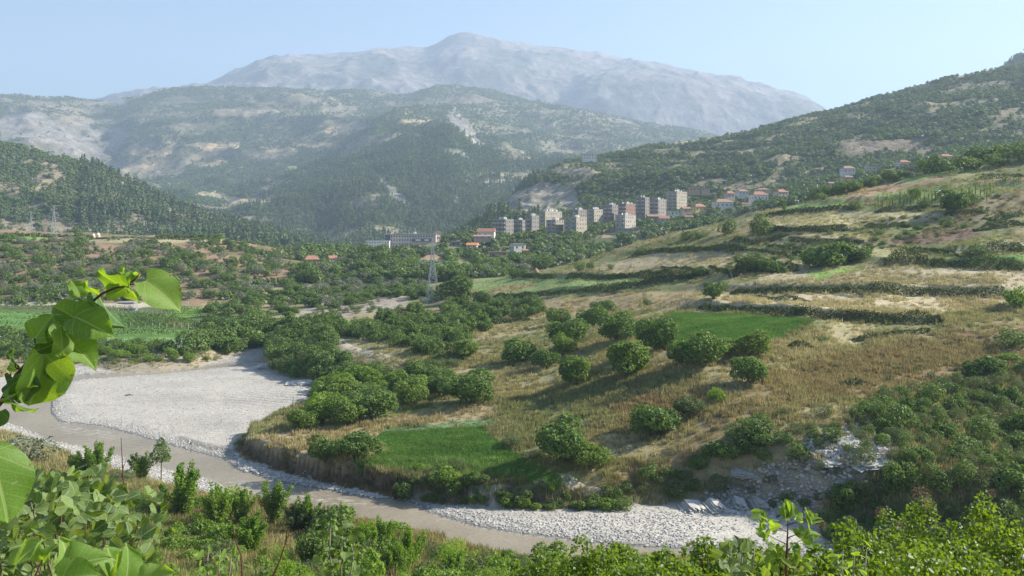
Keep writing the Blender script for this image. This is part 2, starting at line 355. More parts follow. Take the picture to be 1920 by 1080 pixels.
# terrace risers: the ground steps up behind each hedge line
TERR = [([(1310,575),(1400,582),(1500,590),(1600,600),(1765,604)],1.6), ([(1365,548),(1500,548),(1650,548),(1800,552),(1900,555)],1.8),
        ([(1650,497),(1740,500),(1920,502)],2.0), ([(925,560),(1020,552),(1130,545),(1250,528),(1330,517)],1.5), ([(955,520),(1060,522),(1180,524),(1260,520)],1.2),
        ([(1180,478),(1300,470),(1400,468)],1.2), ([(1480,450),(1560,455),(1620,458)],1.0), ([(1780,475),(1850,478),(1920,468)],1.6), ([(1430,408),(1480,401),(1540,397),(1600,393)],1.4), ([(1445,433),(1490,435),(1540,434),(1592,430)],1.3), ([(1375,521),(1400,510),(1450,511),(1500,509)],1.8), ([(1560,385),(1700,372),(1830,350),(1920,340)],1.4)]
SA = Sheet(PA, DA, Z)
for line, hgt in TERR:
    g = [SA.ground(x, y) for x, y in line]; g = [(q.x, q.y) for q in g if q]
    gx = np.array([a for a, _ in g]); gy = np.array([b for _, b in g])
    o = np.argsort(gx); gx, gy = gx[o], gy[o]
    sel = (Xa > gx[0]-4) & (Xa < gx[-1]+4)
    yl = np.interp(Xa[sel], gx, gy); dy = Ya[sel]-yl+(vnoise(Xa[sel]/3, Ya[sel]/3, 4)-.5)*.8
    fade = sstep(0, 5, Xa[sel]-gx[0]+4)*sstep(0, 5, gx[-1]+4-Xa[sel])
    Z[sel] += hgt*fade*(sstep(-.7, .9, dy)*np.exp(-np.maximum(dy, 0)/14)-.35*sstep(-9, -1, dy)*(dy < 0)*0)
SA = Sheet(PA, DA, Z)
PYa = SA.PY
# --- land cover
col = np.zeros(Z.shape+(3,)); g1 = fbm(Xa/30, Ya/30, 4, 40); g2 = fbm(Xa/7, Ya/7, 4, 41)
m = sstep(.38, .6, g1+.5*(g2-.5))[..., None]
col[:] = np.array(OCH)*m+np.array((.165, .18, .07))*(1-m)
m2 = sstep(.55, .72, fbm(Xa/18, Ya/18, 4, 44))[..., None]; col[:] = col*(1-m2*.4)+np.array(BRN)*m2*.4
left = (sstep(640, 520, PXa)*sstep(335, 365, Ya))[..., None]
lm = sstep(.42, .58, fbm(Xa/22, Ya/22, 4, 45))[..., None]
col[:] = col*(1-left)+(np.array((.27, .185, .115))*lm+np.array((.13, .12, .055))*(1-lm))*left
town = (sstep(420, 520, Ya)*sstep(820, 900, PXa))[..., None]; col[:] = col*(1-town)+(np.array((.09, .12, .045))*(1-lm)+np.array((.15, .15, .07))*lm)*town
nearb = (sstep(118, 108, Ya)*sstep(1300, 1150, PXa))[..., None]; nm = sstep(.4, .6, g2)[..., None]
col[:] = col*(1-nearb)+(np.array((.24, .19, .10))*nm+np.array((.16, .18, .06))*(1-nm))*nearb
POLY = [
 ([(-60,560),(330,575),(520,600),(520,645),(400,665),(-60,668)], (.10,.13,.045), 6, 200, 400),
 ([(-60,583),(250,590),(250,612),(-60,622)], GRN, 3, 200, 400), ([(-60,566),(330,570),(330,576),(-60,574)], DIRT, 2, 200, 420),
 ([(170,613),(500,616),(500,634),(170,636)], (.11,.2,.045), 2, 200, 400), ([(160,634),(350,634),(345,646),(160,650)], (.16,.25,.10), 2, 200, 400),
 ([(305,590),(340,580),(385,578),(375,597),(340,600)], (.14,.24,.05), 3, 200, 420), ([(290,596),(350,602),(350,612),(300,606)], (.27,.2,.12), 3, 200, 400),
 ([(380,572),(470,540),(600,535),(560,560),(480,585),(400,590)], OCH, 5, 280, 420),
 ([(60,662),(450,660),(480,650),(440,682),(300,700),(110,692),(20,690)], (.30,.26,.19), 5, 150, 290, .3),
 ([(-60,450),(90,440),(90,446),(-60,458)], (.2,.3,.08), 2, 450, 800), ([(140,447),(520,449),(520,456),(110,456)], (.33,.29,.17), 2, 450, 800),
 ([(545,590),(600,562),(740,548),(775,560),(760,575),(640,596),(590,612),(560,612)], (.31,.28,.24), 5, 250, 420, .35),
 ([(600,548),(640,545),(760,545),(760,553),(640,570)], (.26,.19,.13), 4, 250, 420, .4),
 ([(505,602),(520,599),(590,607),(650,618),(640,628),(560,614)], DIRT, 3, 200, 330),
 ([(640,640),(740,675),(800,700),(760,720),(660,700),(600,670)], (.27,.24,.17), 8, 150, 260, .4),
 ([(670,605),(760,578),(900,575),(1000,565),(1010,590),(860,600),(680,615)], (.29,.215,.12), 6, 220, 360),
 ([(880,540),(905,515),(990,518),(1200,522),(1180,545),(930,556)], (.19,.25,.09), 4, 240, 400), ([(905,548),(1000,528),(1010,535),(930,555)], OCH, 3, 240, 400),
 ([(1110,505),(1180,480),(1320,472),(1380,480),(1380,502),(1250,512),(1150,516)], (.36,.305,.19), 5, 220, 400),
 ([(1420,415),(1560,400),(1720,402),(1700,416),(1450,426)], (.30,.29,.15), 4, 200, 400), ([(1460,388),(1600,370),(1630,376),(1480,402)], (.2,.27,.09), 4, 250, 400),
 ([(1600,352),(1750,325),(1840,318),(1760,338),(1660,366),(1580,380)], (.30,.22,.13), 4, 250, 420), ([(1680,336),(1840,312),(1840,320),(1690,344)], (.2,.3,.09), 2, 250, 420),
 ([(1440,411),(1600,396),(1760,402),(1800,412),(1600,426),(1450,430)], (.36,.32,.18), 3, 180, 400), ([(1400,440),(1600,437),(1640,449),(1480,458),(1400,454)], (.34,.29,.16), 3, 180, 400), ([(1480,466),(1640,464),(1780,490),(1600,496),(1500,490)], (.29,.28,.13), 3, 160, 360, .2),
 ([(1640,366),(1830,346),(1925,344),(1925,352),(1840,364),(1700,386)], (.20,.24,.09), 4, 180, 400, .2), ([(930,575),(1100,556),(1300,545),(1320,560),(1150,592),(1000,586)], (.32,.25,.14), 5, 180, 380, .25),
 ([(1850,290),(1930,270),(1930,285),(1870,292)], (.36,.28,.18), 3, 250, 420),
 ([(1660,455),(1760,425),(1830,425),(1840,440),(1740,462)], (.17,.12,.085), 5, 180, 330), ([(1720,420),(1830,372),(1930,355),(1930,390),(1800,420)], (.21,.165,.10), 6, 200, 360, .5),
 ([(1790,470),(1930,445),(1930,462),(1800,480)], (.33,.3,.2), 4, 180, 330), ([(1700,488),(1930,478),(1930,489),(1740,494)], GRN, 3, 180, 330),
 ([(1380,535),(1480,505),(1680,500),(1930,507),(1930,548),(1640,545),(1420,543)], (.36,.31,.205), 6, 150, 300), ([(1510,512),(1610,500),(1620,505),(1530,528)], (.2,.33,.07), 4, 150, 300, .3),
 ([(1320,572),(1350,556),(1550,550),(1890,556),(1870,576),(1760,592),(1500,588)], (.43,.365,.235), 5, 130, 260),
 ([(1200,625),(1255,587),(1350,588),(1530,600),(1450,640),(1340,655),(1240,655)], GRN, 3, 120, 260), ([(1150,635),(1230,590),(1260,590),(1210,640)], (.16,.2,.08), 4, 120, 260),
 ([(1450,650),(1560,604),(1640,612),(1600,650),(1500,690)], (.38,.325,.19), 7, 100, 260, .3),
 ([(1090,640),(1000,700),(900,740),(1000,720),(1150,690)], (.28,.25,.13), 10, 100, 260, .4),
 ([(1480,690),(1640,650),(1930,600),(1930,710),(1700,730),(1520,760)], (.215,.15,.08), 14, 80, 260, .35),
 ([(1110,920),(1180,870),(1260,850),(1350,770),(1450,690),(1500,690),(1490,750),(1400,810),(1290,870),(1190,925)], (.245,.19,.10), 6, 80, 260),
 ([(1150,760),(1240,740),(1340,740),(1300,770),(1180,800)], (.25,.15,.085), 10, 80, 260, .5),
 ([(455,828),(520,803),(640,797),(760,775),(870,758),(935,760),(930,785),(850,792),(720,808),(690,832),(650,875),(560,862)], (.33,.265,.155), 4, 80, 200),
 ([(540,800),(700,780),(860,752),(850,760),(640,800)], (.17,.24,.07), 4, 80, 200),
 ([(690,832),(720,806),(850,789),(928,785),(924,800),(800,806),(700,838)], (.13,.21,.10), 3, 80, 200),
 ([(660,872),(690,838),(720,812),(800,808),(905,800),(930,825),(970,855),(1030,888),(1095,905),(1060,908),(900,894),(740,882)], GRN, 3, 80, 200),
 ([(690,835),(730,840),(725,850),(680,862)], (.36,.3,.19), 3, 80, 200),
 ([(436,845),(456,826),(520,850),(600,872),(745,888),(745,935),(620,912),(500,884)], (.13,.095,.062), 2, 90, 165),
 ([(860,892),(1060,908),(1200,945),(1190,955),(1050,964),(740,945),(745,890)], (.12,.11,.06), 3, 90, 140),
 ([(1280,962),(1320,925),(1360,900),(1480,860),(1530,805),(1640,785),(1700,830),(1650,880),(1560,930),(1500,985),(1400,965)], ROCK, 8, 70, 200, .25),
 ([(1700,880),(1900,860),(1930,900),(1750,930)], (.2,.15,.1), 8, 60, 200, .4)]
paint(col, PXa, PYa, Ya, POLY, 60)
for cl in ([(660,872),(690,838),(720,812),(800,808),(905,800),(930,825),(970,855),(1030,888),(1095,905),(1060,908),(900,894),(740,882)], [(1200,625),(1255,587),(1350,588),(1530,600),(1450,640),(1340,655),(1240,655)]):
    cm_ = sstep(-2, 3, sdist(cl, PXa, PYa)); nn = fbm(Xa/7, Ya/5, 4, 301); col *= (1-cm_*(1-(.75+.5*nn)))[..., None]
    lt = (cm_*sstep(.52, .68, fbm(Xa/9, Ya/4, 4, 302)))[..., None]; col = col*(1-.55*lt)+np.array((.17, .27, .07))*.55*lt
cz_ = cliff & (PXa < 760)
bedm = np.where(cz_, sstep(.6, 1.8, sb), sstep(-1.0, .6, sb))*(Ya > 58)
gn = fbm(Xa/11, Ya/7, 4, 70)[..., None]; gcol = np.array((.385, .362, .318))*(.86+.3*gn)
# sandy silt streaks and dry channels on the bar
st = sstep(.56, .66, fbm(Xa/16+fbm(Xa/20, Ya/20, 2, 5)*2, Ya/4.5, 3, 72))[..., None]
gcol = gcol*(1-.3*st)+np.array((.27, .26, .24))*.3*st
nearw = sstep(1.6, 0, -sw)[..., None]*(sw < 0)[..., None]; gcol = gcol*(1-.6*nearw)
island2 = sstep(0, 30, sdist([(770,955),(1000,965),(1300,955),(1530,990),(1700,1040),(1250,1040),(950,1000)], PXa, pyflat))[..., None]
dk = (sstep(1.0, 2.2, -sw)*sstep(4.4, 3.2, -sw)*sstep(-2, 10, sdist([(330,800),(420,800),(480,850),(520,905),(440,890),(330,850)], PXa, pyflat)))[..., None]; gcol = gcol*(1-.45*dk)  # shaded side of the bar's edge, painted into the gravel as a dark band
ruts = (sstep(.86, .95, np.abs(np.sin((Ya+Xa*.35+2*fbm(Xa/12, Ya/12, 2, 77))*1.3)))*sstep(0, 12, sdist([(400,742),(560,728),(600,750),(520,775),(440,770)], PXa, pyflat)))[..., None]; gcol = gcol*(1-.35*ruts)
gcol = gcol*(1+.22*island2*np.array((1.0, .98, .92)))
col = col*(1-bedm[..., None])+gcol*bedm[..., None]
for a_ in ([(230,905),(1,1),(1,1)],): pass
rockm = np.zeros(Z.shape)
for p in ([(1280,962),(1320,925),(1360,900),(1480,860),(1530,805),(1640,785),(1700,830),(1650,880),(1560,930),(1500,985),(1400,965)], [(545,590),(600,562),(740,548),(775,560),(640,596),(560,612)], [(490,690),(480,660),(530,690),(620,725),(600,735),(520,710)]):
    rockm = np.maximum(rockm, sstep(-4, 6, sdist(p, PXa, PYa)+(g2-.5)*16)*(Ya > 80)*(Ya < 360))
Z += rockm*(ridged((Xa+Ya*.4)/9, (Ya-Z*1.5)/5, 4, 90)-.4)*1.3*(1-bedm)*(Ya < 160)
SA = Sheet(PA, DA, Z); PYa = SA.PY
mask = np.stack([bedm, rockm*(1-bedm), np.zeros(Z.shape)], -1)
GA = ground_mat('meadow_and_gravel', 1.1, .28, .66, 1.3, .16, stones=True)
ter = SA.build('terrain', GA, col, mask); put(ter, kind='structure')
COLA = col
def col_at(x, y):
    c = int(round(float(np.interp(CX+F*x/y, PA, np.arange(len(PA)))))); r = int(round(float(np.interp(y, DA, np.arange(len(DA)))))); return COLA[r, c]
# water sheet
wm, t, b = nodes('river_water')
geo = N(t, 'ShaderNodeNewGeometry')
mp = N(t, 'ShaderNodeMapping'); mp.inputs['Scale'].default_value = (.35, 1.1, 1); mp.inputs['Rotation'].default_value = (0, 0, R(-25)); t.links.new(geo.outputs['Position'], mp.inputs[0])
n1 = N(t, 'ShaderNodeTexNoise', i_Scale=1.6, i_Detail=6.0, i_Roughness=.65); t.links.new(mp.outputs[0], n1.inputs['Vector'])
n2 = N(t, 'ShaderNodeTexNoise', i_Scale=.06, i_Detail=3.0); t.links.new(geo.outputs['Position'], n2.inputs['Vector'])
c = ramp(t, n2.outputs[0], [(.35, (.25, .215, .155)), (.6, (.32, .275, .20))])
sepx = N(t, 'ShaderNodeSeparateXYZ'); t.links.new(geo.outputs['Position'], sepx.inputs[0])
att = N(t, 'ShaderNodeAttribute', attribute_name='rapid')
foam = math_(t, 'MULTIPLY', att.outputs['Fac'], ramp(t, n1.outputs[0], [(.50, (0, 0, 0)), (.58, (1, 1, 1))]))
c = mixc(t, c, (.62, .58, .5), math_(t, 'MULTIPLY', foam, .8))
t.links.new(c, b.inputs['Base Color']); b.inputs['Roughness'].default_value = .16; b.inputs['Specular IOR Level'].default_value = .35; b.inputs['IOR'].default_value = 1.33
bp = N(t, 'ShaderNodeBump', i_Strength=.9, i_Distance=.22); t.links.new(n1.outputs[0], bp.inputs['Height']); t.links.new(bp.outputs[0], b.inputs['Normal'])
gx = np.linspace(-170, 130, 160); gy = np.linspace(72, 262, 130); GX, GY = np.meshgrid(gx, gy)
pxw = CX+F*GX/GY; pyw = Y0+F*H/GY
rap = np.maximum(sstep(0, 14, sdist([(400,892),(470,900),(620,925),(760,945),(700,958),(560,945),(440,918)], pxw, pyw)), .7*sstep(0, 8, sdist([(100,790),(200,805),(260,830),(120,815)], pxw, pyw)))
rap = np.maximum(rap, .8*sstep(0, 8, sdist([(770,950),(860,970),(900,985),(820,975),(760,960)], pxw, pyw)))
i = np.arange(GX.size).reshape(GX.shape); f = np.stack([i[:-1, :-1], i[:-1, 1:], i[1:, 1:], i[1:, :-1]], -1).reshape(-1, 4)
sdw = sdist(WATER, GX, GY); keepf = (sdw.ravel()[f] > -5).any(1)
wa = link('river_water', mesh_np('river_water', np.stack([GX, GY, np.full(GX.shape, 0.0)], -1).reshape(-1, 3), f[keepf], {'rapid': rap.ravel()}, True), wm); put(wa, kind='structure')

# ------------------------------------------------------------------ FAR SHEETS
def loft(P, D, rows, smooth=4):
    """rows: [(d, [(px,py)...])]; returns heights"""
    ds = np.array([r[0] for r in rows], float)
    zs = np.array([H-r[0]*(np.interp(P, [a for a, _ in r[1]], [b for _, b in r[1]])-Y0)/F for r in rows])
    Z = np.empty((len(D), len(P)))
    for j in range(len(P)): Z[:, j] = np.interp(D, ds, zs[:, j])
    for _ in range(2):
        K = np.ones(2*smooth+1)/(2*smooth+1); Zp = np.pad(Z, ((smooth, smooth), (0, 0)), 'edge')
        Z = np.apply_along_axis(lambda v: np.convolve(v, K, 'valid'), 0, Zp)
        kk = 3; Zp = np.pad(Z, ((0, 0), (kk, kk)), 'edge'); Z = sum(Zp[:, i:i+Z.shape[1]] for i in range(2*kk+1))/(2*kk+1)
    return Z
def vegcol(X, Y, L, seed, bare, green, lo=.42, hi=.56, Zc=None):
    m = sstep(lo, hi, .6*fbm(X/L, Y/L, 5, seed, .6)+.4*fbm(X/(L*1.6), Zc/(L*.16), 4, seed+3, .6) if Zc is not None else fbm(X/L, Y/L, 5, seed, .6))[..., None]
    return np.array(green)*m+np.array(bare)*(1-m)
# far massif
PF = np.linspace(150, 1760, 420); DF = np.linspace(5600, 8300, 150)
ZF = loft(PF, DF, [(5600,[(0,275),(1760,275)]), (6100,[(150,215),(400,178),(600,165),(880,160),(1060,185),(1185,137),(1250,132),(1400,165),(1500,182),(1560,215),(1760,300)]),
 (6800,[(150,200),(400,165),(515,118),(600,112),(700,108),(800,112),(875,88),(1000,108),(1120,125),(1200,135),(1300,140),(1400,165),(1530,190),(1600,245),(1760,300)]),
 (7500,[(150,185),(300,170),(400,154),(450,126),(490,108),(515,101),(545,103),(570,108),(640,98),(720,87),(770,90),(800,91),(830,70),(855,58),(878,54),(905,62),(935,73),(1000,80),(1060,91),(1120,97),(1200,106),(1280,123),(1340,142),(1400,153),(1460,164),(1500,171),(1520,180),(1545,204),(1600,245),(1760,300)]),
 (8300,[(150,300),(1760,320)])], 3)
XF = DF[:, None]*(PF[None]-CX)/F; YF = np.repeat(DF[:, None], len(PF), 1)
amp = 190*(1-.8*np.exp(-((YF-7500)/250)**2))
ZF += amp*(ridged(XF/1250, YF/1150, 7, 5, .6)-.45)+28*(ridged(XF/210, YF/260, 4, 6)-.5)
SF = Sheet(PF, DF, ZF); PXF = np.repeat(PF[None], len(DF), 0)
cf = vegcol(XF, YF, 350, 8, (.20, .175, .16), (.10, .105, .085), .5, .66)
cf = cf*(.72+.6*ridged(XF/420, YF/300, 6, 15, .65))[..., None]; sp_ = sstep(.6, .72, fbm(XF/260, YF/150, 5, 19))[..., None]; cf = cf*(1-.5*sp_)+np.array((.27, .25, .235))*.5*sp_
GF = ground_mat('distant_rock', 90, 22, .5, 1.6, 24)
o = SF.build('mountain', GF, cf, np.zeros(ZF.shape+(3,))); put(o, kind='structure')
# middle range
PM = np.linspace(-260, 1700, 620); DM = np.concatenate([np.linspace(1150, 4700, 300), np.linspace(4740, 5400, 14)])
MR = [(1150,[(-260,520),(1700,520)]), (1650,[(-260,440),(0,470),(300,452),(450,455),(600,452),(650,420),(700,402),(760,425),(850,410),(900,400),(1000,395),(1700,400)]),
 (2200,[(-260,380),(0,400),(300,385),(420,390),(500,372),(620,345),(700,322),(760,300),(850,290),(900,330),(1000,345),(1200,345),(1700,345)]),
 (2900,[(-260,330),(0,320),(160,345),(250,330),(400,320),(500,312),(600,290),(700,258),(800,240),(850,236),(900,262),(960,280),(1100,300),(1300,315),(1700,320)]),
 (3600,[(-260,240),(0,240),(60,240),(110,262),(170,292),(215,296),(240,270),(300,255),(400,240),(520,235),(640,225),(740,205),(820,192),(900,196),(960,215),(1050,235),(1150,255),(1300,275),(1400,285),(1700,300)]),
 (4500,[(-260,178),(0,179),(60,176),(120,178),(160,184),(200,186),(260,178),(330,165),(400,160),(450,158),(520,160),(640,168),(700,174),(760,178),(800,168),(860,163),(930,168),(980,182),(1050,195),(1100,206),(1200,228),(1330,250),(1450,275),(1700,310)]),
 (5400,[(-260,240),(700,235),(1700,350)])]
ZM = loft(PM, DM, MR, 6); XM = DM[:, None]*(PM[None]-CX)/F; YM = np.repeat(DM[:, None], len(PM), 1)
am = 120*(1-.7*np.exp(-((YM-4500)/260)**2))*sstep(1150, 2200, YM)
ZM += am*(ridged((XM+.3*YM)/850, (YM-.2*XM)/800, 6, 33)-.42)+14*sstep(1150, 1900, YM)*(fbm(XM/90, YM/90, 4, 35)-.5)
SM = Sheet(PM, DM, ZM); PXM = np.repeat(PM[None], len(DM), 0)
cm = vegcol(XM, YM, 160, 12, (.205, .185, .115), (.075, .11, .045), .38, .54, ZM)
up = sstep(2600, 3400, YM)[..., None]; cm = cm*(1-up*.6)+vegcol(XM, YM, 230, 14, (.22, .19, .14), (.085, .095, .055), .42, .6)*up*.6
TANM = (.36, .28, .17); SCREE = (.24, .22, .195)
MP = [([(5,215),(60,210),(110,225),(160,250),(205,285),(190,305),(150,300),(90,275),(40,260),(0,265)], SCREE, 8, 0, 1e9, .35), ([(200,240),(250,245),(240,265),(200,285)], SCREE, 6, 0, 1e9, .3),
 ([(190,185),(235,182),(240,200),(205,198)], SCREE, 5, 0, 1e9, .3), ([(220,325),(270,306),(318,306),(300,316),(240,325)], TANM, 3), ([(365,310),(420,298),(430,304),(385,317)], TANM, 3), ([(455,338),(510,334),(500,341),(450,343)], TANM, 2),
 ([(365,358),(420,362),(450,373),(500,375),(505,381),(460,388),(420,376),(370,368)], (.34,.29,.17), 3), ([(485,283),(560,277),(555,282),(485,286)], TANM, 2), ([(560,268),(625,265),(620,275),(580,278)], TANM, 3),
 ([(750,222),(815,225),(800,235),(745,232)], TANM, 3), ([(360,270),(450,268),(450,278),(380,282)], TANM, 3, 0, 1e9, .4), ([(270,290),(320,286),(310,294),(265,296)], TANM, 3), ([(620,238),(720,235),(660,248),(600,250)], TANM, 4, 0, 1e9, .5),
 ([(695,315),(720,330),(735,350),(760,370),(780,385),(760,385),(735,372),(722,352),(700,330)], SCREE, 5, 0, 1e9, .3), ([(850,205),(880,225),(900,262),(915,275),(890,275),(860,245),(835,220)], SCREE, 8, 0, 1e9, .45), ([(850,370),(865,368),(858,382),(848,385)], SCREE, 3),
 ([(540,312),(565,310),(560,318),(530,322)], (.25,.28,.12), 3), ([(905,340),(960,336),(958,342),(915,345)], (.34,.28,.2), 3), ([(820,275),(870,282),(880,300),(835,290)], SCREE, 6, 0, 1e9, .6), ([(140,225),(200,245),(190,270),(150,250)], SCREE, 8, 0, 1e9, .5),
 ([(400,205),(500,200),(560,208),(500,215),(400,216)], (.27,.22,.16), 5, 0, 1e9, .6), ([(190,305),(360,300),(340,330),(220,335)], (.22,.19,.13), 10, 0, 1e9, .6)]
paint(cm, PXM, SM.PY, YM, MP, 120)
darkf = sstep(0, 12, sdist([(735,250),(800,238),(870,245),(900,300),(930,330),(850,330),(760,290),(700,290)], PXM, SM.PY)); darkf = np.maximum(darkf, sstep(0, 4, sdist([(260,185),(300,170),(380,163),(380,172),(280,190)], PXM, SM.PY)))[..., None]
cm = cm*(1-.3*darkf)+np.array((.06, .095, .045))*.3*darkf
GM = ground_mat('hazy_scrub_slope', 38, 9, .45, 1.6, 7)
o = SM.build('mountain_slope', GM, cm, np.zeros(ZM.shape+(3,))); put(o, kind='structure')
# dark wooded hill at the left
PC = np.linspace(-260, 760, 320); DC = np.linspace(880, 1700, 110)
ZC = loft(PC, DC, [(880,[(-260,500),(760,520)]), (1000,[(-260,430),(0,440),(200,445),(400,452),(520,470),(600,490),(760,520)]),
 (1350,[(-260,260),(0,266),(50,272),(100,286),(160,305),(220,330),(280,358),(340,385),(400,405),(470,425),(540,445),(620,470),(700,490),(760,510)]), (1700,[(-260,300),(0,310),(300,440),(760,540)])], 3)
XC = DC[:, None]*(PC[None]-CX)/F; YC = np.repeat(DC[:, None], len(PC), 1)
ZC += 26*(1-.7*np.exp(-((YC-1350)/90)**2))*(ridged(XC/240, YC/200, 5, 51)-.42)+3*(fbm(XC/22, YC/22, 3, 52)-.5)
SCc = Sheet(PC, DC, ZC); PXC = np.repeat(PC[None], len(DC), 0)
cc = vegcol(XC, YC, 45, 53, (.24, .20, .13), (.075, .115, .045), .34, .5)
paint(cc, PXC, SCc.PY, YC, [([(0,275),(60,278),(120,290),(125,300),(60,298),(0,292)], (.3,.25,.18), 6, 0, 1e9, .4), ([(355,378),(370,385),(378,405),(365,398)], SCREE, 3), ([(130,330),(170,340),(180,352),(140,345)], (.33,.29,.23), 5, 0, 1e9, .4), ([(230,360),(242,362),(238,372),(228,370)], SCREE, 3), ([(165,395),(195,405),(200,420),(170,410)], (.32,.27,.2), 4, 0, 1e9, .3)], 200)
GC = ground_mat('wooded_slope', 14, 3.5, .45, 1.5, 3)
o = SCc.build('wooded_hill', GC, cc, np.zeros(ZC.shape+(3,))); put(o, kind='structure')
# right hill above the town
PB = np.linspace(780, 2340, 560); DB = np.linspace(660, 1800, 190)
ZB = loft(PB, DB, [(660,[(780,560),(1300,470),(1600,400),(1920,340),(2340,300)]), (760,[(780,470),(880,445),(1000,432),(1100,420),(1250,402),(1400,380),(1600,335),(1750,305),(1920,285),(2340,240)]),
 (900,[(780,480),(860,440),(930,405),(1000,388),(1100,372),(1250,352),(1400,330),(1600,295),(1750,270),(1920,250),(2340,190)]),
 (1100,[(780,500),(870,432),(900,405),(960,358),(1010,335),(1060,318),(1150,305),(1260,290),(1400,270),(1560,245),(1700,215),(1820,190),(1920,175),(2340,120)]),
 (1350,[(780,520),(870,440),(930,392),(1000,330),(1050,303),(1100,296),(1150,286),(1200,274),(1290,262),(1400,245),(1450,232),(1500,216),(1570,200),(1640,180),(1700,163),(1750,148),(1830,130),(1880,122),(1920,116),(2340,60)]),
 (1800,[(780,540),(1000,420),(1500,300),(2340,180)])], 4)
XB = DB[:, None]*(PB[None]-CX)/F; YB = np.repeat(DB[:, None], len(PB), 1)
ZB += (22*(1-.75*np.exp(-((YB-1350)/100)**2))*(ridged(XB/190, YB/210, 5, 61)-.42)+3*(fbm(XB/20, YB/20, 3, 62)-.5))*sstep(660, 800, YB)
SB = Sheet(PB, DB, ZB); PXB = np.repeat(PB[None], len(DB), 0)
cb = vegcol(XB, YB, 40, 63, (.22, .19, .115), (.075, .115, .045), .4, .54, ZB)
TANB = (.40, .325, .2)
FAN = [(905,405),(935,380),(980,352),(1020,340),(1070,350),(1090,370),(1085,395),(1040,402),(960,405)]
paint(cb, PXB, SB.PY, YB, [(FAN, (.27,.24,.19), 9, 0, 1e9, .35), ([(1040,318),(1100,312),(1130,325),(1080,335),(1040,330)], (.33,.27,.18), 5, 0, 1e9, .4),
 ([(1215,272),(1290,258),(1380,243),(1390,250),(1340,262),(1260,274)], TANB, 3), ([(1500,222),(1560,205),(1640,182),(1700,165),(1700,172),(1640,190)], (.3,.26,.17), 4, 0, 1e9, .5),
 ([(1770,150),(1830,130),(1925,113),(1925,124),(1850,138),(1790,152)], TANB, 3), ([(1560,268),(1640,266),(1700,275),(1690,285),(1600,280)], (.3,.24,.17), 5, 0, 1e9, .4), ([(1600,262),(1800,268),(1920,262),(1920,275),(1700,285)], (.2,.16,.12), 10, 0, 1e9, .5),
 ([(1380,300),(1420,295),(1430,320),(1390,325)], (.26,.21,.13), 8, 0, 1e9, .5)], 220)
fan = sstep(-3, 8, sdist(FAN, PXB, SB.PY)); ZB += fan*7*(ridged(XB/26+YB/90, YB/60, 4, 66)-.45)
SB = Sheet(PB, DB, ZB)
GB = ground_mat('scrub_hillside', 10, 2.6, .45, 1.5, 2.2)
o = SB.build('hillside', GB, cb, np.zeros(ZB.shape+(3,))); put(o, kind='structure')
# wooded knob in the top right corner
PG = np.linspace(1780, 2500, 90); DG = np.linspace(1650, 2400, 50)
ZG = loft(PG, DG, [(1650,[(1780,200),(2500,170)]), (2000,[(1780,168),(1850,146),(1885,112),(1905,98),(1930,86),(2050,55),(2500,40)]), (2400,[(1780,230),(2500,140)])], 2)
XG = DG[:, None]*(PG[None]-CX)/F; YG = np.repeat(DG[:, None], len(PG), 1); ZG += 12*(ridged(XG/150, YG/150, 4, 71)-.4)
SG = Sheet(PG, DG, ZG)
o = SG.build('wooded_knob', GB, vegcol(XG, YG, 40, 72, (.14, .14, .08), (.045, .065, .03)), np.zeros(ZG.shape+(3,))); put(o, kind='structure')
# haze: one closed box of pale air
hm = bpy.data.materials.new('pale_air'); hm.use_nodes = True; t = hm.node_tree; t.nodes.clear()
out = t.nodes.new('ShaderNodeOutputMaterial'); pv = t.nodes.new('ShaderNodeVolumePrincipled')
pv.inputs['Color'].default_value = (.62, .79, 1.0, 1); pv.inputs['Density'].default_value = HAZE = 1.5e-4; pv.inputs['Anisotropy'].default_value = .15
t.links.new(pv.outputs[0], out.inputs['Volume'])
zt = max(ZF.max(), ZM.max())+40
hb = MB().box(-7800, 7800, -60, 8600, min(-60, ZM.min()-5, ZC.min()-5), zt).build('haze', hm); put(hb, kind='stuff')
print('haze top', zt, 'low', ZM.min(), ZC.min(), ZB.min(), Z.min())
# ------------------------------------------------------------------ FOLIAGE BUILDING BLOCKS
M = {}
M['fig'] = leaf_mat('fig_leaves', (.065, .125, .025), (.17, .26, .065), .3, .6, .2)
M['figlight'] = leaf_mat('light_fig_leaves', (0.09, 0.16, 0.03), (0.22, 0.3, 0.07), .38, .6, .2)
M['shrub'] = leaf_mat('shrub_leaves', (.065, .12, .025), (.18, .26, .065), .25, .6, .25)
M['dull'] = leaf_mat('grey_green_leaves', (0.075, 0.11, 0.04), (0.17, 0.21, 0.09), .25, .7, .2)
M['olive'] = leaf_mat('olive_leaves', (0.1, 0.125, 0.07), (0.25, 0.275, 0.19), .15, .55, .35)
M['bright'] = leaf_mat('bright_leaves', (0.09, 0.17, 0.02), (0.23, 0.34, 0.05), .4, .5, .3)
M['lime'] = leaf_mat('lime_leaves', (0.17, 0.27, 0.025), (0.32, 0.45, 0.06), .45, .5, .3)
M['conifer'] = leaf_mat('conifer_needles', (.07, .115, .045), (.16, .22, .085), .12, .7, .2)
M['plume'] = leaf_mat('sapling_leaves', (.085, .17, .02), (.24, .37, .05), .45, .55, .2)
M['dry'] = leaf_mat('dry_twigs', (.10, .075, .045), (.22, .17, .11), .2, .8, .1, (1.1, 1, .8))
M['hedge'] = leaf_mat('hedge_leaves', (.035, .06, .018), (.10, .14, .04), .25, .65, .2)
M['grass'] = leaf_mat('grass_blades', (.75, .75, .7), (1.3, 1.3, 1.15), .3, .8, .1, (1.1, 1.05, .8), inst=True)
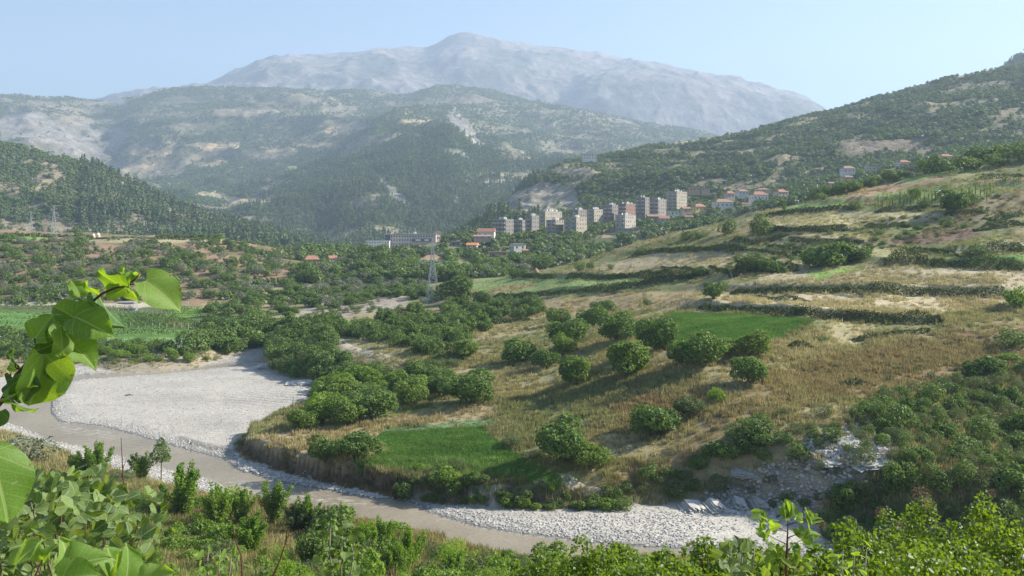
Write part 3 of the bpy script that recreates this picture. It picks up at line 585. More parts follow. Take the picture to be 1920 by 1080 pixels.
M['bark'] = plain('bark', (.16, .125, .09), .9, .35, 6, bump=.03)
M['palebark'] = plain('pale_bark', (.30, .26, .20), .9, .3, 6)
def rdir(n, r):
    v = r.normal(size=(n, 3)); return v/np.linalg.norm(v, axis=1)[:, None]
def leaf_quads(C, Nn, size, r, shape='quad', aspect=.6, droop=.0):
    """leaf faces at centres C with normals Nn"""
    n = len(C); t = rdir(n, r); t[:, 2] -= droop; t -= Nn*(t*Nn).sum(1)[:, None]; t /= np.linalg.norm(t, axis=1)[:, None]+1e-9
    u = np.cross(Nn, t); s = size*(.6+.8*r.random(n))[:, None]; wd = s*aspect
    if shape == 'quad':
        V = np.stack([C-t*s*.5, C+u*wd*.5, C+t*s*.5, C-u*wd*.5], 1).reshape(-1, 3); k = 4
        Fc = np.arange(n*4).reshape(n, 4)
    else:
        up = Nn*wd*.16
        V = np.stack([C-t*s*.5, C-t*s*.18+u*wd*.46+up, C+t*s*.2+u*wd*.44+up, C+t*s*.52, C+t*s*.2-u*wd*.44+up, C-t*s*.18-u*wd*.46+up], 1).reshape(-1, 3); k = 6
        b = np.arange(n)[:, None]*6; Fc = np.concatenate([b+np.array([[0, 1, 2, 3]]), b+np.array([[0, 3, 4, 5]])])
    tint = np.repeat(np.clip(r.random(n)*.8+.1, 0, 1), k)
    return V, Fc, tint
def crown(n, lumps, size, r, inner=.18, shape='quad', up=.25, rough=.55, aspect=.75):
    L = np.array(lumps, float); wts = (L[:, 3]*L[:, 4]+L[:, 4]*L[:, 5]+L[:, 3]*L[:, 5]); wts /= wts.sum()
    k = r.choice(len(L), int(n*1.9), p=wts); d = rdir(len(k), r); d[:, 2] = np.where(d[:, 2] < -.88, -d[:, 2], d[:, 2])
    rad = np.where(r.random(len(k)) < inner, .35+.5*r.random(len(k)), .84+.24*r.random(len(k)))
    rad = rad*(1+.34*(vnoise(d[:, 0]*2.6+k*7.1, d[:, 1]*2.6+d[:, 2]*3.3, int(r.integers(999)))-.5)+.16*(vnoise(d[:, 0]*7+k*3.1, d[:, 1]*7-d[:, 2]*6, int(r.integers(999)))-.5))
    C = L[k, :3]+L[k, 3:6]*d*rad[:, None]
    deep = np.zeros(len(C), bool)
    for q in L:
        e = (((C-q[:3])/q[3:6])**2).sum(1) < .45; deep |= e
    keep = ~deep | (r.random(len(C)) < .22); C = C[keep][:n]; d = d[keep][:n]
    Nn = d*(1-rough)+rdir(len(C), r)*rough+np.array([0, 0, up]); Nn /= np.linalg.norm(Nn, axis=1)[:, None]
    V, Fc, tint = leaf_quads(C, Nn, size, r, shape, aspect)
    # leaves come in clumps of like tone
    per = len(V)//len(C); cl = vnoise(C[:, 0]*9+C[:, 2]*5, C[:, 1]*9-C[:, 2]*4, int(r.integers(999))); tint = np.clip(tint*.55+.45*np.repeat(cl, per), 0, 1)
    return V, Fc, tint
def lumpset(r, k, w=.5, h=.8, z0=.12, spread=.3, big=.28):
    out = [(0, 0, z0+h*.45, w*.64, w*.64, h*.40)]
    for i in range(k):
        a = 2*math.pi*(i+r.random()*.7)/k; q = spread*(.55+.75*r.random()); s = big*(.5+.75*r.random())
        out.append((math.cos(a)*q, math.sin(a)*q, z0+h*(.28+.5*r.random()), s, s, s*.85))
    return out
def stems(r, k, h, rad, spread=.22, base=.03, n=5):
    mb = MB()
    for i in range(k):
        a = 2*math.pi*i/k+r.random(); q = spread*(.5+r.random()*.7)
        p = [(math.cos(a)*base, math.sin(a)*base, -.06), (math.cos(a)*q*.35, math.sin(a)*q*.35, h*.3), (math.cos(a+.3)*q*.8, math.sin(a+.3)*q*.8, h*.65), (math.cos(a+.1)*q*1.3, math.sin(a+.1)*q*1.3, h)]
        mb.tube(p, [rad*1.3, rad, rad*.6, rad*.25], n)
    return mb
def join_meshes(name, parts):
    """parts: [(V, F, tint, material)] into one mesh with several materials"""
    Vs = []; Fs = []; Ts = []; mi = []; off = 0; mats = []
    for V, Fc, T, m in parts:
        V = np.asarray(V); Vs.append(V); Ts.append(np.full(len(V), .5) if T is None else T)
        if m not in mats: mats.append(m)
        for f in (Fc if isinstance(Fc, list) else [Fc]): Fs.append(f+off); mi.append(np.full(len(f), mats.index(m)))
        off += len(V)
    me = mesh_np(name, np.concatenate(Vs), Fs, {'tint': np.concatenate(Ts)})
    for m in mats: me.materials.append(m)
    if len(me.polygons) == sum(len(x) for x in mi): me.polygons.foreach_set('material_index', np.concatenate(mi).astype(np.int32))
    return me
def mb_np(mb):
    f4 = np.array([f for f in mb.f if len(f) == 4]); rest = {}
    for f in mb.f:
        if len(f) != 4: rest.setdefault(len(f), []).append(f)
    return np.array(mb.v), [f4]+[np.array(v) for v in rest.values()]
def crownmesh(name, c, mat):
    me = mesh_np(name, c[0], c[1], {'tint': c[2]}); me.materials.append(mat); return me
# fig trees: crown + several leaning stems; unit = crown width 1
FIGS = []
for i in range(6):
    r = np.random.default_rng(100+i); L = lumpset(r, 8+i % 3, .5, .74, .05, .33, .24)
    FIGS.append((crown(3000, L, .052, r, shape='leaf', aspect=.85), stems(r, 4, .5, .022, .26)))
FIGM = {}
def fig_mesh(i, m):
    k = (i, m)
    if k not in FIGM: FIGM[k] = (crownmesh('crown', FIGS[i][0], M[m]), FIGS[i][1].mesh('trunk'))
    return FIGM[k]
for f in FIGM.values(): pass
def one_mesh(name, c, mb, m):
    V2, F2 = mb_np(mb); return join_meshes(name, [(c[0], c[1], c[2], M[m]), (V2, F2, None, M['bark'])])
KIND = {}
def kind(name, k, fn): KIND[name] = [fn(np.random.default_rng(500+hash_(name)+i)) for i in range(k)]
def hash_(s): return sum(ord(c)*(i+3) for i, c in enumerate(s)) % 9973
kind('shrub', 6, lambda r: one_mesh('shrub', crown(1500, lumpset(r, 7, .5, .75, -.03, .32, .26), .066, r), stems(r, 3, .4, .02), 'shrub'))
kind('figshrub', 5, lambda r: one_mesh('shrub', crown(1700, lumpset(r, 8, .5, .75, -.03, .33, .26), .075, r, shape='leaf', aspect=.85), stems(r, 3, .4, .02), 'fig'))
kind('dull', 5, lambda r: one_mesh('shrub', crown(2000, lumpset(r, 7, .5, .7, -.03, .3, .25), .05, r, aspect=.5), stems(r, 4, .4, .015), 'dull'))
kind('brightshrub', 4, lambda r: one_mesh('shrub', crown(1500, lumpset(r, 8, .48, .75, .0, .32, .24), .068, r, shape='leaf'), stems(r, 4, .5, .018), 'bright'))
kind('lime', 3, lambda r: one_mesh('shrub', crown(1800, lumpset(r, 7, .38, .75, .05, .24, .2), .045, r, aspect=.4, up=.5), stems(r, 5, .6, .015), 'lime'))
kind('olive', 5, lambda r: one_mesh('olive_tree', crown(900, lumpset(r, 7, .48, .65, .12, .3, .23), .07, r, aspect=.5), stems(r, 3, .5, .028, .15), 'olive'))
kind('dry', 3, lambda r: one_mesh('dry', crown(700, lumpset(r, 6, .4, .45, .0, .26, .2), .06, r, aspect=.18), stems(r, 5, .4, .012), 'dry'))
kind('midtree', 5, lambda r: one_mesh('tree', crown(620, lumpset(r, 7, .48, .78, .05, .3, .25), .1, r), stems(r, 2, .4, .03, .1), 'shrub'))
def conif(r, n=420, sz=.07):
    z = r.random(n)**1.15; a = r.random(n)*6.283; rr = (1-z)*.24*(.45+.6*r.random(n))+.015
    C = np.stack([np.cos(a)*rr, np.sin(a)*rr, .1+z*.9], 1); Nn = np.stack([np.cos(a)*.5, np.sin(a)*.5, np.full(n, .7)], 1)+rdir(n, r)*.5; Nn /= np.linalg.norm(Nn, axis=1)[:, None]
    return leaf_quads(C, Nn, sz, r, aspect=.6, droop=.4)
kind('conifer', 4, lambda r: one_mesh('conifer', conif(r), MB().tube([(0, 0, -.05), (0, 0, .9)], [.02, .004], 4), 'conifer'))
def plumes(r, k=7, n=1700, h=1., w=.36, sz=.045, lean=1.0):
    Cs = []
    mb = MB()
    for i in range(k):
        a = 2*math.pi*i/k+r.random(); q = w*(.15+.85*r.random())*lean; hh = h*(.72+.28*r.random())*(1-.35*q)
        t = r.random(n//k); z = .16+t*(hh-.16)
        x = np.cos(a)*q*(t**.8); y = np.sin(a)*q*(t**.8); th = max(.05, .10*w/.36)*(1.15-t*.75)
        d = rdir(n//k, r); Cs.append(np.stack([x, y, z], 1)+d*(th*(.4+.8*r.random(n//k)))[:, None])
        mb.tube([(0, 0, -.05), (np.cos(a)*q*.35, np.sin(a)*q*.35, hh*.3), (np.cos(a)*q*.9, np.sin(a)*q*.9, hh*.9)], [.016, .009, .003], 4)
    C = np.concatenate(Cs); Nn = rdir(len(C), r)+np.array([0, 0, .4]); Nn /= np.linalg.norm(Nn, axis=1)[:, None]
    return leaf_quads(C, Nn, sz, r, 'leaf', .55), mb
PLUME = [plumes(np.random.default_rng(800+i), 14+i % 4, 4200, w=.42) for i in range(5)]
kind('plumeshrub', 4, lambda r: (lambda c, mb: one_mesh('sapling', c, mb, 'plume'))(*plumes(r, 12, 1500)))
kind('poplar', 3, lambda r: (lambda c, mb: one_mesh('sapling', c, mb, 'plume'))(*plumes(r, 4, 420, 1., .12, .06)))
# crowns for the far woods: a handful of leaf masses each
def far(r, n, m, tall=False): 
    L = lumpset(r, 5, .42, .85 if tall else .6, .0, .24, .2); c = crown(n, L, .2, r, inner=.05, rough=.3); return crownmesh('crown', c, M[m])
FARV = [far(np.random.default_rng(900+i), 85, ['shrub', 'dull', 'shrub', 'olive', 'shrub'][i % 5], i % 2 == 0) for i in range(5)]
FARV += [crownmesh('conifer', conif(np.random.default_rng(950+i), 70, .2), M['conifer']) for i in range(3)]

# ------------------------------------------------------------------ geometry-node scatter for what nobody could count
def scatter_stuff(name, P, scl, pick, sources, tcol=None, tilt=None, label=None):
    P = np.asarray(P, np.float32); n = len(P)
    me = bpy.data.meshes.new(name); me.vertices.add(n); me.vertices.foreach_set('co', P.ravel())
    scl = np.asarray(scl, np.float32); scl = np.stack([scl]*3, 1) if scl.ndim == 1 else scl
    rot = np.zeros((n, 3), np.float32); rot[:, 2] = rng.random(n)*6.283
    if tilt is not None: rot[:, 0] = rng.normal(size=n)*tilt; rot[:, 1] = rng.normal(size=n)*tilt
    for k, v in (('scl', scl), ('rot', rot)):
        a = me.attributes.new(k, 'FLOAT_VECTOR', 'POINT'); a.data.foreach_set('vector', v.ravel())
    a = me.attributes.new('pick', 'INT', 'POINT'); a.data.foreach_set('value', np.asarray(pick, np.int32))
    if tcol is not None:
        a = me.attributes.new('tcol', 'FLOAT_COLOR', 'POINT'); a.data.foreach_set('color', np.hstack([tcol, np.ones((n, 1))]).astype(np.float32).ravel())
    me.update(); o = link(name, me)
    c = bpy.data.collections.new(name+'_kinds')
    for i, s in enumerate(sources):
        q = bpy.data.objects.new('%s_kind_%02d' % (name, i), s); c.objects.link(q)
    g = bpy.data.node_groups.new(name, 'GeometryNodeTree')
    g.interface.new_socket('Geometry', in_out='INPUT', socket_type='NodeSocketGeometry'); g.interface.new_socket('Geometry', in_out='OUTPUT', socket_type='NodeSocketGeometry')
    gi = g.nodes.new('NodeGroupInput'); go = g.nodes.new('NodeGroupOutput')
    ip = g.nodes.new('GeometryNodeInstanceOnPoints'); ci = g.nodes.new('GeometryNodeCollectionInfo')
    ci.inputs[0].default_value = c; ci.inputs[1].default_value = True; ci.inputs[2].default_value = True
    def na(nm, ty):
        q = g.nodes.new('GeometryNodeInputNamedAttribute'); q.data_type = ty; q.inputs[0].default_value = nm; return q.outputs[0]
    er = g.nodes.new('FunctionNodeEulerToRotation')
    L = g.links.new; L(na('rot', 'FLOAT_VECTOR'), er.inputs[0]); L(gi.outputs[0], ip.inputs['Points']); L(ci.outputs[0], ip.inputs['Instance'])
    ip.inputs['Pick Instance'].default_value = True; L(na('pick', 'INT'), ip.inputs['Instance Index']); L(er.outputs[0], ip.inputs['Rotation']); L(na('scl', 'FLOAT_VECTOR'), ip.inputs['Scale'])
    L(ip.outputs[0], go.inputs[0])
    md = o.modifiers.new('scatter', 'NODES'); md.node_group = g
    put(o, kind='stuff'); return o
def sheet_points(S, n, dens, seed, dpow=1.0):
    """random points on a sheet, dens(X,Y,PX,PY,D) in 0..1, spread evenly over the ground"""
    r = np.random.default_rng(seed); nr, nc = S.Z.shape
    Ad = (np.gradient(S.D)[:, None]*(S.D[:, None]/F)*np.gradient(S.P)[None, :])*S.D[:, None]**(-dpow)
    W = Ad*dens(S.X, S.Y, np.repeat(S.P[None], nr, 0), S.PY)*S.visible()
    W = W.ravel(); W = W/W.sum(); k = r.choice(len(W), n, p=W)
    rr = np.clip(k//nc+r.random(n)-.5, 0, nr-1.001); c = np.clip(k % nc+r.random(n)-.5, 0, nc-1.001)
    r0 = rr.astype(int); c0 = c.astype(int); a = rr-r0; b = c-c0
    def ip(Aa): return (Aa[r0, c0]*(1-b)+Aa[r0, c0+1]*b)*(1-a)+(Aa[r0+1, c0]*(1-b)+Aa[r0+1, c0+1]*b)*a
    return np.stack([ip(S.X), ip(S.Y), ip(S.Z)], 1), k
def excl(PX, PY, polys, fe=4):
    d = np.ones(PX.shape)
    for p in polys: d = np.minimum(d, 1-sstep(-fe, fe, sdist(p, PX, PY))*.97)
    return d
r_ = np.random.default_rng(3)
# hillside woods
B_OPEN = [FAN, [(1215,272),(1290,258),(1380,243),(1390,250),(1340,262),(1260,274)], [(1770,150),(1830,130),(1925,113),(1925,122),(1850,136),(1790,150)], [(1040,318),(1100,312),(1130,325),(1080,335),(1040,330)], [(1560,268),(1700,273),(1690,283),(1600,278)]]
def dB(X, Y, PX, PY): return excl(PX, PY, B_OPEN)*(.06+.94*sstep(.42, .56, .6*fbm(X/40, Y/40, 5, 63, .6)+.4*fbm(X/64, SB.Z/6.4, 4, 66, .6)))
P, k = sheet_points(SB, 36000, dB, 11, .5); s = (2.6+5.2*r_.random(len(P))**1.8)*(.75+.5*vnoise(P[:, 0]/60, P[:, 1]/60, 3))
pk = np.where((P[:, 0]*0+CX+F*P[:, 0]/P[:, 1] < 1010) & (r_.random(len(P)) < .6), 5+r_.integers(0, 3, len(P)), r_.integers(0, 5, len(P)))
cf_ = pk >= 5; s = np.where(cf_, s*1.7, s)
scatter_stuff('hillside_woodland', P-np.array([0, 0, .3]), s, pk, FARV)
def dC(X, Y, PX, PY): return .15+.85*sstep(.32, .5, fbm(X/45, Y/45, 5, 53))
P, k = sheet_points(SCc, 16000, dC, 12, .3); s = 4+6*r_.random(len(P))**1.5; px_ = CX+F*P[:, 0]/P[:, 1]
pk = np.where((px_ > 150) & (r_.random(len(P)) < .7), 5+r_.integers(0, 3, len(P)), r_.integers(0, 5, len(P))); s = np.where(pk >= 5, s*1.7, s)
scatter_stuff('wooded_hill_forest', P-np.array([0, 0, .3]), s, pk, FARV)
M_OPEN = [p[0] for p in MP]
def dM(X, Y, PX, PY): return excl(PX, PY, M_OPEN, 3)*(.05+.95*sstep(.38, .54, .6*fbm(X/160, Y/160, 5, 12, .6)+.4*fbm(X/256, SM.Z/25.6, 4, 15, .6)))*(1-.55*sstep(2600, 3600, Y))
P, k = sheet_points(SM, 110000, dM, 13, .9); s = (4.5+7*r_.random(len(P))**1.6)*(.8+.25*P[:, 1]/2500); px_ = CX+F*P[:, 0]/P[:, 1]
pk = np.where((P[:, 1] < 2600) & (px_ > 450) & (r_.random(len(P)) < .55), 5+r_.integers(0, 3, len(P)), r_.integers(0, 5, len(P))); s = np.where(pk >= 5, s*1.5, s)
scatter_stuff('mountain_forest', P-np.array([0, 0, .5]), s, pk, FARV)
def dG(X, Y, PX, PY): return np.ones(X.shape)
P, k = sheet_points(SG, 2500, dG, 14, .3); scatter_stuff('knob_woodland', P, 8+6*r_.random(len(P)), r_.integers(0, 8, len(P)), FARV)

# ------------------------------------------------------------------ TREES AND SHRUBS THAT CAN BE TOLD APART
PLACED = []
def place_fig(px, py, wpx, label, mat='fig', hs=1.0, name='fig_tree', cat='tree', group='fig trees on the hillside', S=None, v=None):
    g = SA.ground(px, py)
    wm_ = wpx*g.y/F; i = (len(PLACED) if v is None else v) % 6; c, tr = fig_mesh(i, mat)
    if not tr.materials: tr.materials.append(M['bark'])
    o = empty(name, (g.x, g.y, g.z), rng.random()*6.28, label, cat, group); o.scale = (wm_, wm_, wm_*hs)
    link('crown', c, None, o); link('trunk', tr, None, o); PLACED.append((g.x, g.y, wm_)); return o
def place_one(kd, px, py, wpx, label, name='shrub', cat='shrub', group=None, hs=1.0, dmin=0, rot=None):
    g = SA.ground(px, py, dmin)
    if g is None: print('no ground', px, py); return None
    s = wpx*g.y/F; o = link(name, random.choice(KIND[kd])); o.location = (g.x, g.y, g.z-.03*s); o.rotation_euler = (0, 0, rng.random()*6.28 if rot is None else rot); o.scale = (s, s, s*hs)
    PLACED.append((g.x, g.y, s)); return put(o, label, cat, group)
FIGL = [(970,682,64,'dark rounded fig tree at the left end of the orchard row, casting a long shadow','fig',.95), (1022,692,46,'small open fig tree between the rounded dark tree and the light green one','fig',1.05), (1056,668,44,'small light green tree behind the orchard row, under the spreading dark tree','figlight',1.1),
 (1080,724,70,'bright yellow-green fig tree standing forward on the dry slope','figlight',1.05), (1047,612,44,'small round tree at the top left of the orchard, on the field edge','fig',1.0), (1066,650,78,'wide spreading dark tree behind the small light green one','fig',.85), (1112,612,54,'dark bushy fig tree beside the field edge above the orchard','fig',.9), (1132,588,42,'loose shrubby tree just behind the dark bushy fig above the orchard','fig',.8),
 (1157,640,74,'broad dark fig tree behind the large pale-topped fig','fig',.85), (1175,708,92,'large fig tree with a pale sunlit crown in the middle of the orchard','figlight',1.0), (1232,660,78,'tall dark round fig tree left of the bright green field','fig',1.1), (1275,686,44,'small fig tree with a bare crooked trunk left of the dense one','fig',1.35),
 (1318,684,84,'big dense fig tree below the bright green field, its base in shade','fig',.95), (1360,668,56,'pale loose shrubby tree beside the dense fig below the green field','figlight',.8), (1416,668,62,'light grey-green fig tree at the right end of the orchard, before pale grass','figlight',.95), (1407,718,74,'fig tree with a leaning dark trunk at the right end, standing in front','fig',.9),
 (1225,818,88,'dark fig tree alone on the slope above the ploughed strip','fig',.9), (1292,782,54,'pale small fig bush right of the lone dark fig tree','dull',.9), (1058,868,98,'largest fig tree, dark and round, beside the green clover field','fig',1.05), (1107,880,64,'lower brighter fig tree leaning against the largest one by the clover field','figlight',.95),
 (1338,560,44,'lone round fig tree beside the path between two terrace fields','fig',.85), (872,668,56,'pale rounded tree at the top edge of the headland thicket','figlight',.75), (880,756,98,'big round dark fig tree at the end of the tan field','fig',.78), (830,745,60,'dark fig tree touching the left side of the big round one','fig',.95),
 (610,864,60,'rounded fig tree on the left in the clump beside the earth bank','fig',.95), (665,862,78,'larger dark fig tree on the right in the clump beside the earth bank','fig',.85),
 (770,760,62,'sunlit green tree in the thicket left of the big round fig','figlight',.9), (700,786,88,'wide dark tree overhanging the far edge of the tan field','fig',.75), (655,796,76,'dark leafy tree at the left end of the thicket by the tan field','figlight',.9), (566,806,58,'bright bush-like tree at the gravel edge, nearest the river bend','figlight',.9), (604,796,56,'tall light green tree just right of the bush at the gravel edge','bright',1.25), (640,752,60,'green tree standing behind the thicket above the gravel bar','figlight',.95),
 (856,565,66,'big dark tree just right of the large lattice pylon','fig',.85), (905,575,40,'dark layered tree at the end of the hedge, right of the pylon','fig',1.0)]
for a in FIGL: place_fig(a[0], a[1], a[2], a[3], a[4], a[5], name='tree' if 'fig' not in a[3] else 'fig_tree', group='trees of the orchard slope and river terrace')
# named shrubs and small trees up the terraces
SHR = [('figshrub',1563,498,92,.75,'broad dark clump of shrubbery below the brown mound on the terraces'), ('figshrub',1605,490,50,.8,'dark shrub at the right end of the broad clump below the brown mound'), ('shrub',1425,442,46,1.2,'tall dark ivy-covered tree stump on the upper terrace'), ('shrub',1365,440,34,1.2,'dark pointed shrub left of the ivy-covered stump on the upper terrace'),
 ('shrub',1415,505,44,1.0,'dark bushy tree at the left of the middle hedge'), ('shrub',1395,512,40,.8,'dark shrub at the foot of the bushy tree by the middle hedge'), ('figshrub',1450,512,50,.7,'broad green shrub right of the bushy tree by the middle hedge'), ('figshrub',1788,394,52,1.0,'large dark tree among saplings near the right edge of the upper terrace'), ('shrub',1716,372,30,1.0,'round dark tree behind the row of saplings'),
 ('shrub',1733,390,24,1.0,'small dark bush at the right foot of the sapling row'), ('shrub',1604,392,26,.9,'dark bush at the left end of the sapling row'), ('shrub',1824,385,30,1.1,'dark tree just right of the large tree among saplings'), ('shrub',1773,425,26,1.0,'small round bush below the large tree with the long shadow'), ('shrub',1470,396,10,3.2,'slender dark cypress-like tree on the upper field edge'),
 ('shrub',1288,450,26,1.0,'dark shrub at the crest above the town side field'), ('shrub',1310,446,20,.9,'small shrub right of the one at the crest above the town'), ('shrub',1205,478,26,.9,'small dark shrub at the left end of the beige terrace hedge'), ('figshrub',1312,516,28,.8,'green shrub at the right end of the lower hedge'), ('shrub',1088,508,20,1.2,'small upright tree on the edge of the beige field'), ('shrub',1107,504,16,1.1,'thin small tree right of the upright one on the beige field edge'),
 ('shrub',1145,505,12,1.1,'tiny tree standing alone on the beige field'), ('figshrub',965,520,22,1.1,'green tree left of the small brown haystack'), ('shrub',985,520,20,1.1,'dark shrub beside the small brown haystack'), ('shrub',1540,640,26,.5,'low dark scrub at the edge of the pale grass below the green field'), ('brightshrub',1905,575,46,1.1,'light green tree at the right edge casting a shadow on the terrace'), ('shrub',1900,650,60,.8,'dark shrub cut by the right edge of the picture, halfway up'),
 ('brightshrub',1895,678,40,.6,'bright bush in front of the dark shrub at the right edge'), ('figshrub',1500,585,26,.5,'low green tuft at the left end of the pale terrace'), ('shrub',1830,480,50,.5,'low dark bush at the end of the upper right hedge'), ('shrub',1213,572,18,1.0,'small bush on the grassy rise above the orchard'), ('brightshrub',1345,752,32,1.1,'small broken fig sapling on the slope below the orchard'), ('brightshrub',1222,728,14,.7,'tiny bright green bush on the reddish grass'),
 ('dull',1470,780,28,1.0,'small grey-green bush at the top of the stubble slope'), ('dull',1068,790,20,.6,'dull low bush in the tall dry grass'), ('dull',960,838,48,.75,'dull green bramble at the edge of the clover field'), ('dull',1000,860,44,.6,'brown-green bramble right of the first one at the clover field edge'), ('shrub',835,892,40,.9,'dark bush at the clover field edge above the river bank'), ('dull',858,885,46,.9,'feathery loose bush on the bank top by the clover field')]
for kd, x, y, wp, hs, lb in SHR: place_one(kd, x, y, wp, lb, hs=hs, group='shrubs on the terraces')
DEFER = []
TRK = [(622,628),(640,642),(665,654),(690,662),(715,668),(745,675),(762,680)]
TRKx = np.array([p[0] for p in TRK]); TRKy = np.array([p[1] for p in TRK])
def near_track(x, y): return 615 < x < 765 and -9 < y-np.interp(x, TRKx, TRKy) < 38
def region(kd, n, poly, w0, w1, lb, gp, hs=(.75, 1.05), sep=.55, seed=0, name='shrub', cat='shrub', dmin=0, frac=None, S=None):
    """fill a region of the ground with single shrubs, spaced apart"""
    r = np.random.default_rng(seed+77); P = np.array(poly, float); lo, hi = P.min(0), P.max(0); got = []; tries = 0
    while len(got) < n and tries < n*30:
        tries += 1; x, y = lo+(hi-lo)*r.random(2)
        if sdist(poly, np.array([x]), np.array([y]))[0] < 0: continue
        g = SA.ground(x, y, dmin)
        if g is None: continue
        s = w0+(w1-w0)*r.random()**1.5
        if near_track(x, y): continue
        if any((g.x-a)**2+(g.y-b)**2 < (sep*(s+c)*.5)**2 for a, b, c in got): continue
        got.append((g.x, g.y, s)); k = kd if isinstance(kd, str) else kd[int(r.integers(len(kd)))]
        h = hs[0]+(hs[1]-hs[0])*r.random()
        DEFER.append((s*h/g.y, name, KIND[k][int(r.integers(len(KIND[k])))], (g.x, g.y, g.z-.04*s), r.random()*6.28, (s, s, s*h), k, cat, gp))
    return got
HEADS = [(505,640),(560,612),(620,600),(650,625),(640,645),(690,665),(745,680),(760,700),(720,715),(640,712),(600,722),(545,705),(500,690)]
region(['shrub','shrub','figshrub','dull'], 230, HEADS, 2.6, 5.6, 'rounded dark shrub in the dense thicket covering the headland above the gravel bar', 'shrubs covering the headland', seed=1, sep=.45, hs=(.95, 1.35))
region(['shrub','figshrub','shrub'], 170, [(640,625),(700,598),(820,580),(920,570),(1010,572),(1020,590),(930,605),(880,640),(840,672),(780,668),(740,650),(680,636)], 2.6, 5.6, 'dark shrub in the long thicket band above the dirt track', 'shrubs in the band above the track', seed=2, sep=.45, hs=(.95, 1.35))
region(['dull','shrub'], 50, [(680,690),(760,700),(860,690),(900,650),(860,640),(800,680)], 1.6, 3.4, 'dull green shrub on the slope below the dirt track', 'shrubs below the track', seed=3)
region(['figshrub','brightshrub','shrub'], 60, [(600,735),(660,715),(800,700),(850,715),(820,745),(700,765),(610,770),(580,790)], 3.0, 5.6, 'leafy green shrub in the thicket between the headland and the tan field', 'shrubs of the thicket behind the tan field', seed=4, sep=.5)
region(['shrub','figshrub','brightshrub','dry','shrub'], 70, [(740,905),(780,885),(860,900),(1000,915),(1060,922),(1180,945),(1180,956),(1060,958),(900,950),(780,942),(740,932)], .9, 3.4, 'tangled shrub on the steep river bank under the field path', 'shrubs on the river bank under the path', seed=5, sep=.4, hs=(.7, 1.1))
region(['shrub','figshrub'], 16, [(1290,880),(1330,850),(1420,800),(1440,812),(1420,850),(1340,892)], 2.8, 4.6, 'dark green shrub in the clump at the foot of the stubble slope', 'shrubs at the foot of the stubble slope', seed=6, sep=.5)
region(['dull','shrub'], 9, [(1170,925),(1210,890),(1300,890),(1300,930),(1240,935)], 2., 3.8, 'shrub in the shaded clump at the right end of the field path', 'shrubs at the end of the field path', seed=7, sep=.6)
region(['dull','shrub','dull'], 40, [(1330,925),(1400,880),(1450,840),(1540,780),(1640,770),(1700,820),(1690,880),(1600,930),(1500,965),(1400,940)], 1.3, 3.8, 'rounded grey-green bush growing on the pale bedded rock slope', 'bushes on the pale rock slope', seed=8, sep=1.0, hs=(.85, 1.2))
region(['shrub','dull','figshrub','shrub','dull'], 230, [(1600,790),(1650,745),(1760,720),(1930,690),(1930,985),(1700,985),(1560,950),(1690,890),(1690,830)], 1.7, 4.4, 'dark bush in the crowded scrub covering the right hand slope', 'bushes crowding the right slope', seed=9, sep=.86, hs=(.9, 1.3))
region(['shrub','dull','figshrub','shrub'], 70, [(1540,985),(1600,930),(1700,920),(1930,905),(1930,1020),(1560,1020)], 1.8, 4.0, 'x', 'shrubs behind the bright foreground bushes', seed=29, sep=.6, hs=(.9, 1.3))
region(['lime','brightshrub'], 7, [(1535,975),(1560,940),(1680,925),(1690,960),(1620,985)], 3.2, 4.4, 'yellow-green leafy tree at the foot of the rock slope near the gravel', 'yellow-green trees by the gravel', seed=10, sep=.7, name='small_tree', cat='tree')
region(['shrub','dull'], 26, [(1600,700),(1700,640),(1900,600),(1930,690),(1760,720),(1640,740)], .8, 1.8, 'low dark bush scattered in the rusty brown grass', 'low bushes in the rusty grass', seed=11, sep=1.4, hs=(.5, .8))
region(['dull','shrub','figshrub','shrub'], 150, [(1380,520),(1480,490),(1560,500),(1640,470),(1900,420),(1900,360),(1700,400),(1500,440),(1400,460),(1340,500)], 1.0, 3.0, 'small scrub bush on the uneven ground between the upper terraces', 'scrub bushes between the upper terraces', seed=12, sep=1.3, hs=(.5, .85))
region(['dull','dry','dull'], 60, [(900,830),(940,760),(1100,740),(1300,760),(1200,800),(1040,800),(1010,860)], .6, 1.6, 'small brown-green weed bush in the long dry grass', 'weed bushes in the long grass', seed=13, sep=1.2, hs=(.4, .7))
# saplings in rows on the upper terrace
for i in range(34):
    x = 1640+i*6.5+rng.random()*4; y = 392-(x-1640)*.10+rng.random()*8-(i % 2)*8
    place_one('poplar', x, y, 13+5*rng.random(), 'narrow upright sapling in the planted rows on the upper terrace', 'sapling', 'tree', 'saplings in rows on the upper terrace', hs=1.7)
for i in range(22):
    x = 1820+rng.random()*100; y = 340+rng.random()*18
    place_one('poplar', x, y, 8, 'tiny young tree planted on the grass of the highest terrace', 'sapling', 'tree', 'tiny trees of the highest terrace', hs=1.7)
